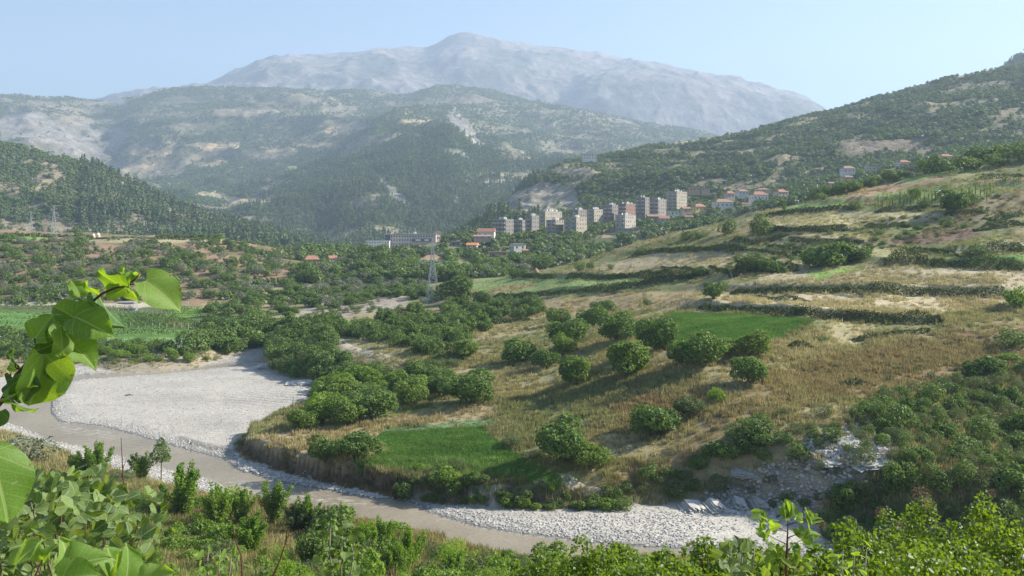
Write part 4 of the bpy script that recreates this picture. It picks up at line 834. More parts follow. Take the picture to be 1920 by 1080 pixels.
# crest trees
region(['midtree','shrub','midtree'], 60, [(1690,322),(1760,300),(1930,282),(1930,306),(1840,318),(1740,328)], 5, 9, 'leafy tree in the row along the crest at the right edge', 'trees along the crest', seed=14, name='tree', cat='tree', sep=.4, hs=(.8, 1.1))
region(['midtree','shrub'], 40, [(1520,372),(1600,350),(1700,328),(1700,336),(1600,358),(1540,378)], 4, 7, 'dark tree on the crest between the terraces and the far houses', 'trees on the crest above the houses', seed=15, name='tree', cat='tree', sep=.4, dmin=0)
def hidden_line(kd, pts, n, s0, s1, lb, gp, d):
    for i in range(n):
        t = i/(n-1); x = np.interp(t, np.linspace(0, 1, len(pts)), [p[0] for p in pts]); dd = d+rng.random()*20; z = SA.z(dd*(x-CX)/F, dd)
        o = link('tree', random.choice(KIND[kd])); s = s0+(s1-s0)*rng.random(); o.location = (dd*(x-CX)/F, dd, z-.2); o.scale = (s, s, s); o.rotation_euler = (0, 0, rng.random()*6); put(o, lb, 'tree', gp)
# valley floor trees and far gravel-edge shrubs
region(['shrub','midtree','figshrub'], 46, [(370,650),(400,590),(450,585),(500,595),(545,610),(540,640),(480,652),(420,668)], 4, 7.5, 'tree in the grove between the vineyards and the far gravel arm', 'trees of the grove beside the vineyards', seed=16, name='tree', cat='tree', sep=.5)
region(['shrub','brightshrub','figshrub'], 26, [(150,655),(200,640),(330,655),(360,662),(340,672),(180,672)], 2.6, 5, 'green tree in the line between the lower vineyard and the river shore', 'trees along the lower vineyard', seed=17, name='tree', cat='tree', sep=.5)
region(['brightshrub','lime','dull'], 26, [(120,676),(280,668),(300,678),(240,684),(130,684)], 1.6, 2.8, 'pale willow shrub on the far river shore below the vineyards', 'willow shrubs on the far shore', seed=18, sep=.6, hs=(.6, .8))
for x, y, wp, lb in [(362,658,64,'tall dark spreading tree at the right end of the lower vineyard'), (265,664,24,'pale yellowing bush among the green trees of the far shore'), (326,676,18,'small bright willow bush standing alone on the far shore'), (355,678,24,'bright willow bush right of the small one on the far shore'), (388,676,14,'thin pale willow bush at the far gravel arm')]:
    place_one('shrub' if wp > 60 else 'brightshrub', x, y, wp, lb, 'tree' if wp > 60 else 'shrub', 'tree' if wp > 60 else 'shrub', None, hs=.95)
region(['shrub','midtree'], 40, [(-50,668),(0,640),(60,610),(110,610),(150,640),(130,668),(60,680)], 3.5, 6.5, 'dark tree around the concrete building by the left edge of the far shore', 'trees around the concrete building', seed=19, name='tree', cat='tree', sep=.5)
# left hill: olives and shrubs one by one, the rest as a mass
LH = [(-40,560),(-40,448),(60,446),(160,452),(300,450),(420,452),(500,470),(560,495),(590,520),(560,545),(470,565),(330,566),(160,566)]
region(['olive','midtree','olive','shrub','midtree'], 250, LH, 4, 7.5, 'rounded tree among the many dotting the dry left hillside', 'trees dotting the left hillside', seed=20, name='tree', cat='tree', sep=.55, dmin=330)
KN = [(560,560),(590,510),(640,490),(700,474),(770,482),(800,500),(800,545),(740,545),(640,552)]
region(['olive','olive','olive','midtree'], 190, KN, 3.6, 6.0, 'grey-green olive tree in the grove on the rounded knoll', 'olive trees on the knoll', seed=21, name='olive_tree', cat='olive tree', sep=.6, dmin=330)
region(['shrub','figshrub','olive'], 70, [(590,575),(620,560),(700,545),(800,545),(850,560),(800,572),(760,556),(700,560),(640,580)], 3, 6, 'dark shrub along the top of the bare grey scree', 'shrubs above the grey scree', seed=22, sep=.5, dmin=250)
region(['dull','shrub'], 34, [(560,605),(600,575),(740,560),(700,585)], 1.8, 3.6, 'shrub growing on the bare grey scree slope', 'shrubs on the grey scree', seed=23, sep=1.1, dmin=250)
region(['shrub','midtree','figshrub'], 36, [(380,585),(470,560),(560,540),(600,545),(560,600),(470,590)], 3.5, 6, 'dark tree between the vineyards and the scree slope', 'trees between vineyards and scree', seed=24, name='tree', cat='tree', sep=.6, dmin=280)
for i in range(34):
    x = 292+i*7.2+rng.random()*3; o = place_one('midtree', x, 447.5+.3*(i > 24)*(i-24), 9+4*rng.random(), 'small tree in the straight row along the plateau skyline', 'tree', 'tree', 'trees in a row along the plateau', hs=1.0, dmin=400)
for x, wp, h, lb in [(20,7,1.9,'single dark cypress-like tree at the far left of the plateau'), (33,10,1.5,'first dark bushy tree of the trio on the plateau edge'), (43,9,1.5,'middle dark bushy tree of the trio on the plateau edge'), (62,9,1.3,'right hand dark bushy tree of the trio on the plateau edge'), (146,17,1.5,'tall rounded tree standing alone between the pylon and the haystacks'), (98,18,.5,'dark low bush at the foot of the left pylon')]:
    place_one('midtree', x, 446, wp, lb, 'tree', 'tree', None, hs=h, dmin=400)
# woods round the town, below hotel and houses: one mass, with the clearest trees single
def townd(X, Y, PX, PY):
    a = (Y > 400) & (PX > 560) & (Y < 860); d = a*(.25+.75*sstep(.36, .5, fbm(X/26, Y/26, 4, 91)))
    d = d*(1-.9*sstep(-3, 3, sdist([(1010,500),(1100,470),(1180,440),(1200,450),(1150,480),(1100,500)], PX, PY))*0)
    return d
P, k = sheet_points(SA, 10000, townd, 31, .6); px_ = CX+F*P[:, 0]/P[:, 1]
BLDPX = []
TOWNP = (P, px_)
# ------------------------------------------------------------------ BUILDINGS
W = {}
def wall(c, nm):
    k = (nm, c)
    if k not in W: W[k] = plain(nm, c, .9, .14, .5, .15)
    return W[k]
glass = plain('dark_window', (.085, .085, .085), .25, .1, 1, .5); frame_m = plain('white_frame', (.7, .69, .66), .6, .05)
tile_m = plain('roof_tiles', (.36, .175, .12), .85, .25, 1.2); tile_old = plain('weathered_roof_tiles', (.34, .21, .15), .9, .3, 1.2); grey_roof = plain('grey_sheet_roof', (.3, .31, .32), .7, .15, .6)
conc = plain('concrete', (.38, .36, .33), .9, .15, .6); white_m = plain('white_paint', (.78, .77, .74), .6, .05)
win_me = MB().box(-.45, .45, -.05, .03, 0, 1.1).mesh('window'); win_me.materials.append(glass)
fr_b = MB(); fr_b.box(-.63, .63, -.09, -.06, -.1, 0); fr_me = fr_b.mesh('sill'); fr_me.materials.append(frame_m)
bal_b = MB(); bal_b.box(-1.5, 1.5, -1.1, 0, -.12, 0); bal_b.box(-1.5, 1.5, -1.1, -1.04, 0, .95); bal_b.box(-1.5, -1.44, -1.04, 0, 0, .95); bal_b.box(1.44, 1.5, -1.04, 0, 0, .95)
bal_me = bal_b.mesh('balcony'); bal_me.materials.append(plain('pale_balcony', (.42, .39, .35), .8, .2))
dish_b = MB(); 
for k in range(8):
    a0, a1 = k*math.pi/4, (k+1)*math.pi/4
    dish_b.poly([(0, 0, 0), (.5*math.cos(a0), -.12, .5*math.sin(a0)), (.5*math.cos(a1), -.12, .5*math.sin(a1))], [(0, 1, 2)])
dish_b.tube([(0, 0, 0), (0, .1, -.7)], .04, 4)
dish_me = dish_b.mesh('satellite_dish'); dish_me.materials.append(white_m)
tank_b = MB().tube([(-.6, 0, .5), (.6, 0, .5)], .42, 8); tank_b.box(-.5, -.4, -.3, .3, 0, .2); tank_b.box(.4, .5, -.3, .3, 0, .2)
tank_me = tank_b.mesh('water_tank'); tank_me.materials.append(white_m)
def child(name, me, par, loc, rz=0, sc=(1, 1, 1)):
    o = bpy.data.objects.new(name, me); COL.objects.link(o); o.parent = par; o.location = loc; o.rotation_euler = (0, 0, rz); o.scale = sc; return o
FOOT = []
def apartments(x0, x1, yt, yb, d, wc, label, theta=55, lit=.6, group='apartment blocks of the town', floors=None, balc='left'):
    xm = (x0+x1)/2; base = at(xm, d, H-d*(yb-Y0)/F); Wd = (x1-x0)*d/F; hgt = (yb-yt)*d/F
    th = R(theta); wr = Wd*lit/math.cos(th); wl = Wd*(1-lit)/math.sin(th)
    o = empty('apartment_block', base, th, label, 'apartment block', group)
    m = wall(wc, 'render')
    MB().box(-wr/2, wr/2, -wl/2, wl/2, -4, hgt).build('wall', m, o)
    rb = MB(); rb.box(-wr/2-.15, wr/2+.15, -wl/2-.15, wl/2+.15, hgt+.003, hgt+.3); rb.box(-wr*.15, wr*.1, -1.2, 1.2, hgt+.3, hgt+2.0); rb.build('roof', conc, o)
    nf = floors or max(2, int(round(hgt/2.9))); fh = hgt/nf
    nr = max(2, int(wr/3.2)); nl = max(1, int(wl/3.4))
    for f_ in range(nf):
        for i in range(nr):
            x = -wr/2+wr*(i+.5)/nr
            if (i*7+f_*3) % 5 == 4 and nr > 3: continue
            child('window', win_me, o, (x, -wl/2-.01, f_*fh+.9))
        for i in range(nl):
            y = -wl/2+wl*(i+.5)/nl
            if balc == 'left' and f_ > 0: child('balcony', bal_me, o, (-wr/2-.01, y, f_*fh+.05), -math.pi/2, (.9, 1, 1)); child('window', win_me, o, (-wr/2-.012, y, f_*fh+.4), -math.pi/2, (1.3, 1, 1.4))
            else: child('window', win_me, o, (-wr/2-.01, y, f_*fh+.9), -math.pi/2)
    if balc == 'right':
        for f_ in range(1, nf): child('balcony', bal_me, o, (-wr/2+wr*.25, -wl/2-.02, f_*fh+.05))
    for k in range(3):
        child('satellite_dish', dish_me, o, ((k-1)*wr*.3+.4, -wl*.3+rng.random()*wl*.5, hgt+1.1), rng.random()-1, (1.4,)*3)
    child('water_tank', tank_me, o, (wr*.3, 0, hgt+.31), .4, (1.3,)*3)
    FOOT.append((x0, x1, yt, yb, d)); return o
PALE = (.36, .325, .26); GREYB = (.25, .23, .205); PINK = (.27, .17, .135)
AP = [(926,963,412,440,640,GREYB,'leftmost apartment block, pale narrow right face beside shaded balconies',.4),
 (962,986,413,434,660,(.27,.25,.24),'low dark grey block squeezed between the two leftmost apartment blocks',.3), (985,1011,405,434,650,GREYB,'second large apartment block from the left, with stacked balconies',.55),
 (1010,1055,397,424,690,PALE,'big plain pale block standing behind the front pair of blocks',.75), (1024,1058,413,437,630,PALE,'stepped pale block in front of the big plain one',.5),
 (1071,1101,394,418,700,GREYB,'block seen behind the roof of the front white-faced block',.6), (1057,1101,408,437,625,(.36,.32,.26),'front apartment block with the brightest cream face in the cluster',.5),
 (1100,1131,393,420,690,PALE,'apartment block right of the cream one, with a row of pale balconies',.6), (1131,1161,385,410,710,GREYB,'grey block with white balconies left of the pink brick block',.5),
 (1158,1193,383,408,700,PINK,'pink brick apartment block',.62), (1152,1194,404,424,640,(.4,.37,.32),'low white block in front of the pink brick block',.6),
 (1192,1218,371,402,740,GREYB,'tall shaded block right of the pink brick one',.4), (1217,1251,375,406,720,(.28,.25,.22),'tall block with white balconies, second from the right end of the row',.58), (1248,1291,360,394,760,PALE,'rightmost apartment block, highest on the slope with plain cream end wall',.62)]
for a in AP: apartments(a[0], a[1], a[2], a[3]+3, a[4], a[5], a[6], lit=a[7])
def house(x0, x1, yt, yb, d, wc, rc, kind_, label, roofpx=None, theta=20, nm='house', wins=None, floors=None, group=None, S=None):
    xm = (x0+x1)/2; base = at(xm, d, H-d*(yb-Y0)/F); Wd = (x1-x0)*d/F; hh = (yb-yt)*d/F; th = R(theta)
    dep = max(4.0, Wd*.55); w_ = max(3, (Wd-dep*abs(math.sin(th)))/math.cos(th)); dep = min(dep, 12)
    rh = hh*.38 if kind_ in ('hip', 'gable') else .25; bh = hh-rh
    o = empty(nm, base, th, label, nm.replace('_', ' '), group)
    MB().box(-w_/2, w_/2, -dep/2, dep/2, -3.5, bh).build('wall', wall(wc, 'house_wall'), o)
    e = .5; rb = MB()
    if kind_ == 'hip':
        k = min(dep/2, w_/2)*.75; rb.poly([(-w_/2-e, -dep/2-e, bh+.01), (w_/2+e, -dep/2-e, bh+.01), (w_/2+e, dep/2+e, bh+.01), (-w_/2-e, dep/2+e, bh+.01), (-w_/2+k, 0, bh+rh), (w_/2-k, 0, bh+rh)], [(0, 1, 5, 4), (1, 2, 5), (2, 3, 4, 5), (3, 0, 4), (0, 3, 2, 1)])
    elif kind_ == 'gable':
        rb.poly([(-w_/2-e, -dep/2-e, bh), (w_/2+e, -dep/2-e, bh), (w_/2+e, dep/2+e, bh), (-w_/2-e, dep/2+e, bh), (-w_/2-e, 0, bh+rh), (w_/2+e, 0, bh+rh)], [(0, 1, 5, 4), (1, 2, 5), (2, 3, 4, 5), (3, 0, 4), (0, 3, 2, 1)])
    else: rb.box(-w_/2-e, w_/2+e, -dep/2-e, dep/2+e, bh+.003, bh+rh)
    rb.build('roof', rc, o)
    nf = floors or max(1, int(bh/2.6)); n = wins or max(2, int(w_/3.0)); fh = bh/nf
    for f_ in range(nf):
        for i in range(n):
            s = min(1.1, fh/2.6); child('window', win_me, o, (-w_/2+w_*(i+.5)/n, -dep/2-.01, f_*fh+fh*.3), 0, (s, 1, s))
    for i in range(2): child('window', win_me, o, (-w_/2-.01, -dep/4+i*dep/2, fh*.3), -math.pi/2, (.9, 1, .9))
    if kind_ == 'hip' and w_ > 8: child('chimney', MBchim, o, (w_*.2, .8, bh+rh*.5))
    FOOT.append((x0, x1, yt, yb, d)); return o
MBchim = MB().box(-.35, .35, -.35, .35, 0, 2.0).mesh('chimney'); MBchim.materials.append(conc)
WH = (.62, .6, .55); CRM = (.5, .44, .34); YEL = (.6, .47, .2)
HS = [(1405,1439,359,376,690,WH,tile_m,'hip','white house with bright red hip roof in the middle of the upper village',15), (1415,1443,353,360,740,CRM,tile_m,'hip','red roofed house right behind the white hip roofed one',15),
 (1358,1378,358,371,730,CRM,tile_m,'hip','small orange roofed house left in the upper village',20), (1380,1403,355,365,750,WH,tile_old,'hip','brown roofed house beside the small orange roofed one',15), (1450,1478,355,369,700,CRM,tile_m,'hip','red roofed house at the right end of the upper village',25),
 (1336,1373,373,389,690,WH,tile_old,'hip','long white house with greyish brown roof below the upper village',12), (1295,1324,382,397,690,YEL,tile_m,'hip','yellow house with a red roof right of the last apartment block',25), (1276,1297,388,397,700,CRM,tile_m,'gable','low tiled house touching the yellow one',20),
 (1252,1273,395,404,690,WH,conc,'flat','low white flat roofed building under the last apartment block',15), (1234,1255,405,417,650,CRM,tile_m,'gable','low red roofed house below the tall blocks',10), (1212,1234,402,412,660,GREYB,tile_old,'gable','brown roofed shed left of the low red roofed house',10), (1283,1299,404,410,660,CRM,tile_m,'gable','small red roofed hut under the yellow house',5),
 (1390,1406,380,385,680,WH,tile_m,'gable','tiny red roofed hut between trees below the white hip roofed house',5),
 (895,929,428,445,600,WH,tile_m,'gable','pink walled house with bright red roof left of the apartments',-8), (888,922,440,448,580,(.42,.34,.28),tile_old,'gable','long low brown building in front of the pink walled red roofed house',5), (875,897,455,466,560,CRM,plain('orange_roof_tiles', (.75,.3,.12), .8, .15),'gable','small house with a vivid orange roof',-15),
 (956,986,457,469,540,(.6,.58,.52),conc,'flat','flat roofed house with a dazzling white right half',28), (979,992,467,474,520,(.35,.22,.16),tile_m,'gable','little rusty roofed hut below the dazzling white house',10), (1123,1151,441,455,600,(.42,.4,.37),tile_old,'hip','grey house with dark windows below the apartment cluster',12), (1155,1196,428,434,620,(.33,.32,.3),grey_roof,'flat','long flat grey shed right of the grey house',3),
 (1140,1150,437,444,640,CRM,tile_old,'gable','small brown roofed hut behind the grey house',5), (918,949,472,483,520,(.3,.22,.2),tile_old,'flat','low dark red building among the trees right of the pylon',8), (843,863,452,461,600,(.28,.24,.22),conc,'flat','dark brick house with pale flat roof below the hotel',20),
 (863,878,488,497,510,CRM,tile_old,'flat','small cream hut in the woods right of the pylon',5), (793,826,478,490,520,WH,tile_m,'hip','white house with broad red hip roof directly behind the pylon top',10), (815,825,434,450,660,(.66,.5,.42),conc,'flat','narrow orange and white tower house at the right end of the hotel',30),
 (568,599,479,498,500,(.33,.24,.18),tile_m,'hip','brown stone house with red roof at the left of the knoll',25), (614,632,479,492,510,CRM,tile_m,'gable','cream house with red roof beside the knoll',30), (640,653,487,496,510,CRM,tile_m,'gable','small cream house at the foot of the knoll track',20),
 (1576,1602,311,324,720,WH,tile_old,'hip','white house with brownish roof in the far right village',12), (1579,1600,329,338,690,CRM,tile_m,'hip','red roofed house in front of the far white one',12), (1552,1573,341,349,690,CRM,tile_old,'gable','low brown roofed house left of the far red roofed one',5), (1681,1706,300,312,720,WH,tile_m,'hip','white house with red roof near the right edge village',15), (1692,1712,311,319,690,CRM,tile_m,'gable','red roofed barn just below the white house near the right',-5),
 (1756,1787,289,301,640,CRM,tile_m,'hip','red roofed house on the skyline of the terraces at the far right',15), (1622,1648,311,321,730,(.45,.42,.38),conc,'flat','unfinished concrete house in the far right village',10), (1660,1676,318,326,700,WH,tile_old,'gable','small pale house hidden by trees in the far right village',5),
 (1092,1118,290,299,1110,WH,tile_old,'flat','long white hut on the ridge top above the rocky fan',5), (1290,1312,350,359,800,(.45,.3,.2),tile_old,'flat','row of ochre arches of a building above the last apartment block',5), (1313,1330,353,358,800,(.5,.36,.25),conc,'flat','small ochre ruin right of the arched building',5),
 (305,331,565,575,350,(.22,.2,.2),plain('bluish_sheet_roof', (.42,.45,.5), .6, .1),'flat','long open shed with bluish grey sheet roof above the vineyard',-4), (228,254,566,577,352,(.5,.42,.32),grey_roof,'flat','low ochre farm building left of the long open shed',3), (206,226,567,573,356,CRM,tile_old,'flat','low cream hut at the left of the farm buildings',0), (238,258,577,582,340,(.55,.52,.47),grey_roof,'flat','white walled lean-to below the ochre farm building',0),
 (383,396,566,573,360,(.55,.4,.3),conc,'flat','small pinkish ruin at the right of the farm buildings',0), (418,442,562,570,372,WH,tile_old,'flat','whitewashed cottage under the hillside trees',-5), (405,415,553,562,385,(.4,.4,.38),conc,'flat','small square grey pump house on the hillside',10), (361,370,569,575,352,(.5,.35,.2),tile_m,'flat','tiny orange hut beside the vineyard',0)]
for a in HS: house(*a[:8], a[8], theta=a[9] if len(a) > 9 else 10, group=None if False else 'houses of the valley')
# concrete building at the left edge of the shore
bl = empty('farm_building', at(5, 262, H-262*(664-Y0)/F), R(-4), 'pale concrete building with a flat parapet cut by the left edge of the picture', 'building')
MB().box(-4, 1.7, -2, 3, -1, 4.6).build('wall', wall((.5, .45, .42), 'house_wall'), bl); MB().box(1.703, 3.6, -2.3, 2, -1, 2.6).build('annex_wall', wall((.45, .42, .38), 'house_wall'), bl)
MB().box(-4.2, 1.9, -2.2, 3.2, 4.603, 4.9).build('parapet', white_m, bl); MB().box(-3, -1.4, -1, 1, 4.903, 6.2).build('roof_tower', white_m, bl); child('window', win_me, bl, (.2, -2.01, 1.2))
# hotel
d = 640; hw = (817-722)*d/F
ho = empty('hotel', at(722, d, H-d*(462.5-Y0)/F), R(2), 'long four storey grey hotel with rows of windows under a flat roof', 'hotel')
hh = (462.5-439.5)*d/F; hm_ = wall((.52, .47, .43), 'hotel_render')
MB().box(3.6, hw, 0, 10, -3, hh).build('wall', hm_, ho); MB().box(0, 3.597, 1.5, 9, -3, hh-.5).build('stair_wing', wall((.2, .2, .21), 'hotel_render'), ho)
MB().box(-.4, hw+.6, -.7, 10.5, hh+.003, hh+.4).build('roof', conc, ho)
MB().box(hw*.53, hw*.93, -.9, -.01, hh*.42, hh*.66).build('banner_balcony', wall((.2, .19, .2), 'hotel_render'), ho)
MB().box(hw*.60, hw*.70, -.95, -.91, hh*.48, hh*.6).build('white_sign', white_m, ho); MB().box(hw*.78, hw*.86, -.95, -.91, hh*.48, hh*.6).build('white_sign', white_m, ho)
for f_ in range(3):
    for i in range(16):
        x = 4.6+i*(hw-5.4)/16
        if f_ == 1 and x > hw*.5: continue
        if f_ == 0 and x > hw*.55: continue
        child('window', win_me, ho, (x, -.01, [1.4, 4.3, 7.0][f_]), 0, (.9, 1, .85))
MB().box(-3, -.0, 0, 0, 0, 0) if False else None
for x, z in ((.3, 5), (hw*.58, 5)): MB().tube([(x, 5, hh), (x, 5, hh+z)], .12, 5).build('antenna', white_m, ho)
MB().box(hw*.55, hw*.6, 3, 6, hh+.4, hh+1.7).build('roof_hut', white_m, ho)
FOOT.append((720, 820, 438, 463, d))
an = empty('hotel_annex', at(686, 632, H-632*(464-Y0)/F), R(2), 'low white two storey annex at the left end of the grey hotel', 'building'); aw = 44*632/F; ah = 12.5*632/F
MB().box(0, aw, 0, 7, -2, ah).build('wall', white_m, an); MB().box(-.3, aw+.3, -.3, 7.3, ah+.003, ah+.25).build('roof', conc, an)
for f_ in range(2):
    for i in range(9): child('window', win_me, an, (1+i*(aw-2)/8, -.01, .7+f_*2.3), 0, (.75, 1, .75))
FOOT.append((684, 732, 449, 465, 632))
# ------------------------------------------------------------------ PYLONS
galv = plain('galvanised_steel', (.48, .5, .48), .5, .08, 1, .4)
def pylon(g, h, label, t=.085, wb=.2):
    o = empty('electricity_pylon', g, R(18), label, 'pylon', 'electricity pylons'); hw_ = h*wb/2
    def wd(z): q = z/h; return hw_*(1-.72*min(q/.62, 1)) if q < .62 else hw_*.28*(1-.75*(q-.62)/.38)
    lv = [0, .13, .25, .36, .46, .54, .62, .69, .76, .83, .9, 1.0]; lv = [q*h for q in lv]
    for sx, sy in ((1, 1), (1, -1), (-1, 1), (-1, -1)):
        MB().tube([(sx*wd(z), sy*wd(z), z-(.3 if z == 0 else 0)) for z in lv], t, 4).build('leg', galv, o)
    for sd in range(4):
        b = MB()
        def P(s, z):
            w_ = wd(z); return [(s*w_, -w_, z), (w_, s*w_, z), (s*w_, w_, z), (-w_, s*w_, z)][sd]
        for z0, z1 in zip(lv[:-1], lv[1:]):
            b.tube([P(-1, z0), P(1, z1)], t*.62, 3); b.tube([P(1, z0), P(-1, z1)], t*.62, 3); b.tube([P(-1, z1), P(1, z1)], t*.55, 3)
        b.build('bracing', galv, o)
    for q, arm in ((.62, .17), (.76, .13), (.9, .11)):
        for s in (-1, 1):
            z = q*h; w_ = wd(z); b = MB(); tip = (s*arm*h, 0, z+.01*h)
            for y in (-w_, w_): b.tube([(s*w_, y, z), tip], t*.7, 3); b.tube([(s*w_, y, z+.045*h), tip], t*.6, 3)
            b.tube([(s*arm*h*.55, 0, z), (s*arm*h*.55, 0, z+.025*h)], t*.5, 3)
            ar = b.build('cross_arm', galv, o); MB().tube([tip, (tip[0], 0, tip[2]-.05*h)], t*.9, 5).build('insulator', glass, ar)
    return o
g = SA.ground(811, 573); pylon((g.x, g.y, g.z), 126*g.y/F, 'large lattice steel pylon standing on the brown field in the middle')
g = SA.ground(101, 446, 400); pylon((g.x, g.y, g.z), 60*g.y/F, 'faint distant lattice pylon on the plateau at the left', .09, .2)
g = at(58, 900, H-900*(437-Y0)/F); pylon(tuple(g), 42*900/F, 'small brownish pylon far away on the wooded hill at the left', .1, .16)
# power poles on the left hillside
for x, yb, yt, lb in [(416,560,545,'thin pole beside the square pump house'), (353,575,560,'thin pole right of the long open shed')]:
    g = SA.ground(x, yb, 300)
    if g: b = MB().tube([(0, 0, -.3), (0, 0, (yb-yt)*g.y/F)], .13, 5); b.box(-.8, .8, -.06, .06, (yb-yt)*g.y/F-.6, (yb-yt)*g.y/F-.45); q = b.build('utility_pole', galv); q.location = g; put(q, lb, 'pole', 'poles on the left hillside')
# ------------------------------------------------------------------ HAYSTACKS AND SMALL THINGS
hay = plain('hay', (.36, .25, .14), .95, .3, 5, bump=.1); hayp = plain('pinkish_hay', (.5, .36, .28), .95, .25, 5, bump=.1); hayy = plain('pale_hay', (.5, .42, .24), .95, .25, 5, bump=.1)
tarp = plain('turquoise_tarpaulin', (.05, .42, .36), .4, .15, 2)
def haystack(px, py, wpx, hpx, mat, label, cap=None, dmin=0):
    g = SA.ground(px, py, dmin); s = g.y/F; w_, h_ = wpx*s/2, hpx*s; o = empty('haystack', g, 0, label, 'haystack', 'haystacks')
    n = 14; prof = [(0, .9), (.15, 1.0), (.35, 1.0), (.55, .85), (.75, .58), (.9, .28), (1, .06)]; b = MB()
    for i, (z, q) in enumerate(prof):
        for k in range(n):
            a = 2*math.pi*k/n; rr = w_*q*(1+.07*math.sin(k*3.1+i*1.7)); b.v.append((rr*math.cos(a), rr*math.sin(a), z*h_-(.2 if i == 0 else 0)))
    for i in range(len(prof)-1):
        for k in range(n): b.f.append((i*n+k, i*n+(k+1) % n, (i+1)*n+(k+1) % n, (i+1)*n+k))
    b.f.append(tuple((len(prof)-1)*n+k for k in range(n))); b.build('hay_body', mat, o, True)
    MB().tube([(0, 0, h_*.9), (0, 0, h_*1.13)], .06, 5).build('centre_pole', M['bark'], o)
    if cap:
        c = MB(); n2 = 14
        for z, q in ((.62, .84), (.8, .56), (.97, .2)):
            for k in range(n2):
                a = 2*math.pi*k/n2; rr = w_*q*(1+.1*math.sin(k*2.3)); c.v.append((rr*math.cos(a), rr*math.sin(a), z*h_+.03*h_*math.sin(k*1.9)))
        for i in range(2):
            for k in range(n2): c.f.append((i*n2+k, i*n2+(k+1) % n2, (i+1)*n2+(k+1) % n2, (i+1)*n2+k))
        c.f.append(tuple(2*n2+k for k in range(n2))); c.build('cover_sheet', cap, o, True)
haystack(1005, 514, 12, 12, hay, 'small brown conical haystack beside green shrubs in the middle distance')
haystack(1761, 372, 13, 16, hayp, 'pinkish haystack with a white cap among the saplings', white_m)
haystack(175, 446, 7, 8, hayy, 'pale haystack with white cap on the plateau, the left of the pair', white_m, 400)
haystack(184, 446, 8, 9.5, hayy, 'pale haystack with white cap on the plateau, the right of the pair', white_m, 400)
haystack(765, 585, 13, 9, hay, 'low hay pile covered by a turquoise tarpaulin left of the pylon', tarp)
# reddish brush pile on the terrace
g = SA.ground(1594, 526); b = MB(); r = np.random.default_rng(5)
for i in range(60):
    p = np.array([r.normal()*1.0, r.normal()*.4, .1+r.random()*.5]); q = p+rdir(1, r)[0]*np.array([.8, .5, .3]); b.tube([tuple(p), tuple((p+q)/2+[0, 0, .05]), tuple(q)], [.05, .035, .02], 4)
o = b.build('brush_pile', plain('red_brown_twigs', (.24, .11, .06), .9, .2, 4)); o.location = g; put(o, 'pile of reddish brown cut branches lying on the straw field', 'brush pile')
# dead snag standing in the gravel
g = SA.ground(549, 782); o = MB().tube([(0, 0, -.2), (.05, 0, 1.2), (0, .05, 2.6), (.12, 0, 3.6)], [.12, .1, .07, .03], 6).tube([(0, 0, 2.2), (.4, 0, 3.0)], [.05, .02], 5).build('snag', plain('dead_wood', (.14, .12, .1), .9, .2, 5)); o.location = g; put(o, 'thin dead tree trunk standing at the edge of the gravel bar', 'snag')
# driftwood
for x, y, L, a, lb in [(242,742,1.6,.2,'small dark piece of driftwood lying on the open gravel bar'), (542,877,2.6,.5,'rusty orange log lying below the earth bank'), (1470,968,2.2,.3,'grey log lying at the foot of the bedded rock')]:
    g = SA.ground(x, y); o = MB().tube([(-L/2, 0, .12), (0, .12, .22), (L/2, 0, .1)], [.14, .12, .05], 7).tube([(0, .1, .2), (.3, .3, .7)], [.05, .02], 5).build('driftwood', plain('driftwood_brown', (.25, .14, .08) if 'rusty' in lb else (.15, .13, .11), .9, .2, 4)); o.location = g; o.rotation_euler = (0, 0, a); put(o, lb, 'log')
g = SA.ground(358, 852); bo = empty('marker_pole', g, 0, 'thin dark stake standing in the river channel', 'pole'); MB().tube([(0, 0, -.8), (0, 0, 1.6)], .04, 5).build('stake', M['bark'], bo); MB().box(-.12, .12, -.04, .04, 1.6, 1.95).build('head', M['bark'], bo)
# ------------------------------------------------------------------ TRACKS (sheets draped over the ground)
dirt = ground_mat('dirt_track', .8, .2, .8, 1.2, .05)
def track(pts, width, name, label=None, n=60, dmin=0):
    g = [SA.ground(x, y, dmin) for x, y in pts]; g = [q for q in g if q]; L = np.cumsum([0]+[(g[i+1]-g[i]).length for i in range(len(g)-1)])
    T = np.linspace(0, L[-1], n); X = np.interp(T, L, [q.x for q in g]); Y = np.interp(T, L, [q.y for q in g]); k = np.ones(5)/5
    X[2:-2] = np.convolve(X, k, 'valid'); Y[2:-2] = np.convolve(Y, k, 'valid')
    dx = np.gradient(X); dy = np.gradient(Y); l = np.hypot(dx, dy)+1e-9; V = []; m = 7
    for i in range(n):
        wv = width*(.85+.3*vnoise(i*.3, 0, 5))
        for j in range(m):
            s = (j/(m-1)-.5)*wv; x = X[i]-dy[i]/l[i]*s; y = Y[i]+dx[i]/l[i]*s; V.append((x, y, SA.z(x, y)+(.07 if 0 < j < m-1 else -.1)))
    q = np.arange(n*m).reshape(n, m); Fc = np.stack([q[:-1, :-1], q[:-1, 1:], q[1:, 1:], q[1:, :-1]], -1).reshape(-1, 4)
    o = link(name, mesh_np(name, V, Fc, {'col': np.tile(np.array([DIRT]), (len(V), 1)), 'mask': np.zeros((len(V), 3))}, True), dirt); return put(o, kind='structure')
track([(625,634),(640,642),(665,654),(690,662),(715,668),(745,675),(770,684),(800,690)], 3.2, 'dirt_track')
track([(500,601),(525,604),(550,608),(580,611),(600,618),(622,632)], 3.4, 'dirt_track')
track([(760,886),(820,890),(880,893),(960,898),(1040,903),(1080,908),(1120,922),(1160,938),(1200,948)], .9, 'footpath', n=90)
track([(-50,572),(60,571),(160,570),(230,571)], 3.5, 'dirt_road', dmin=280)
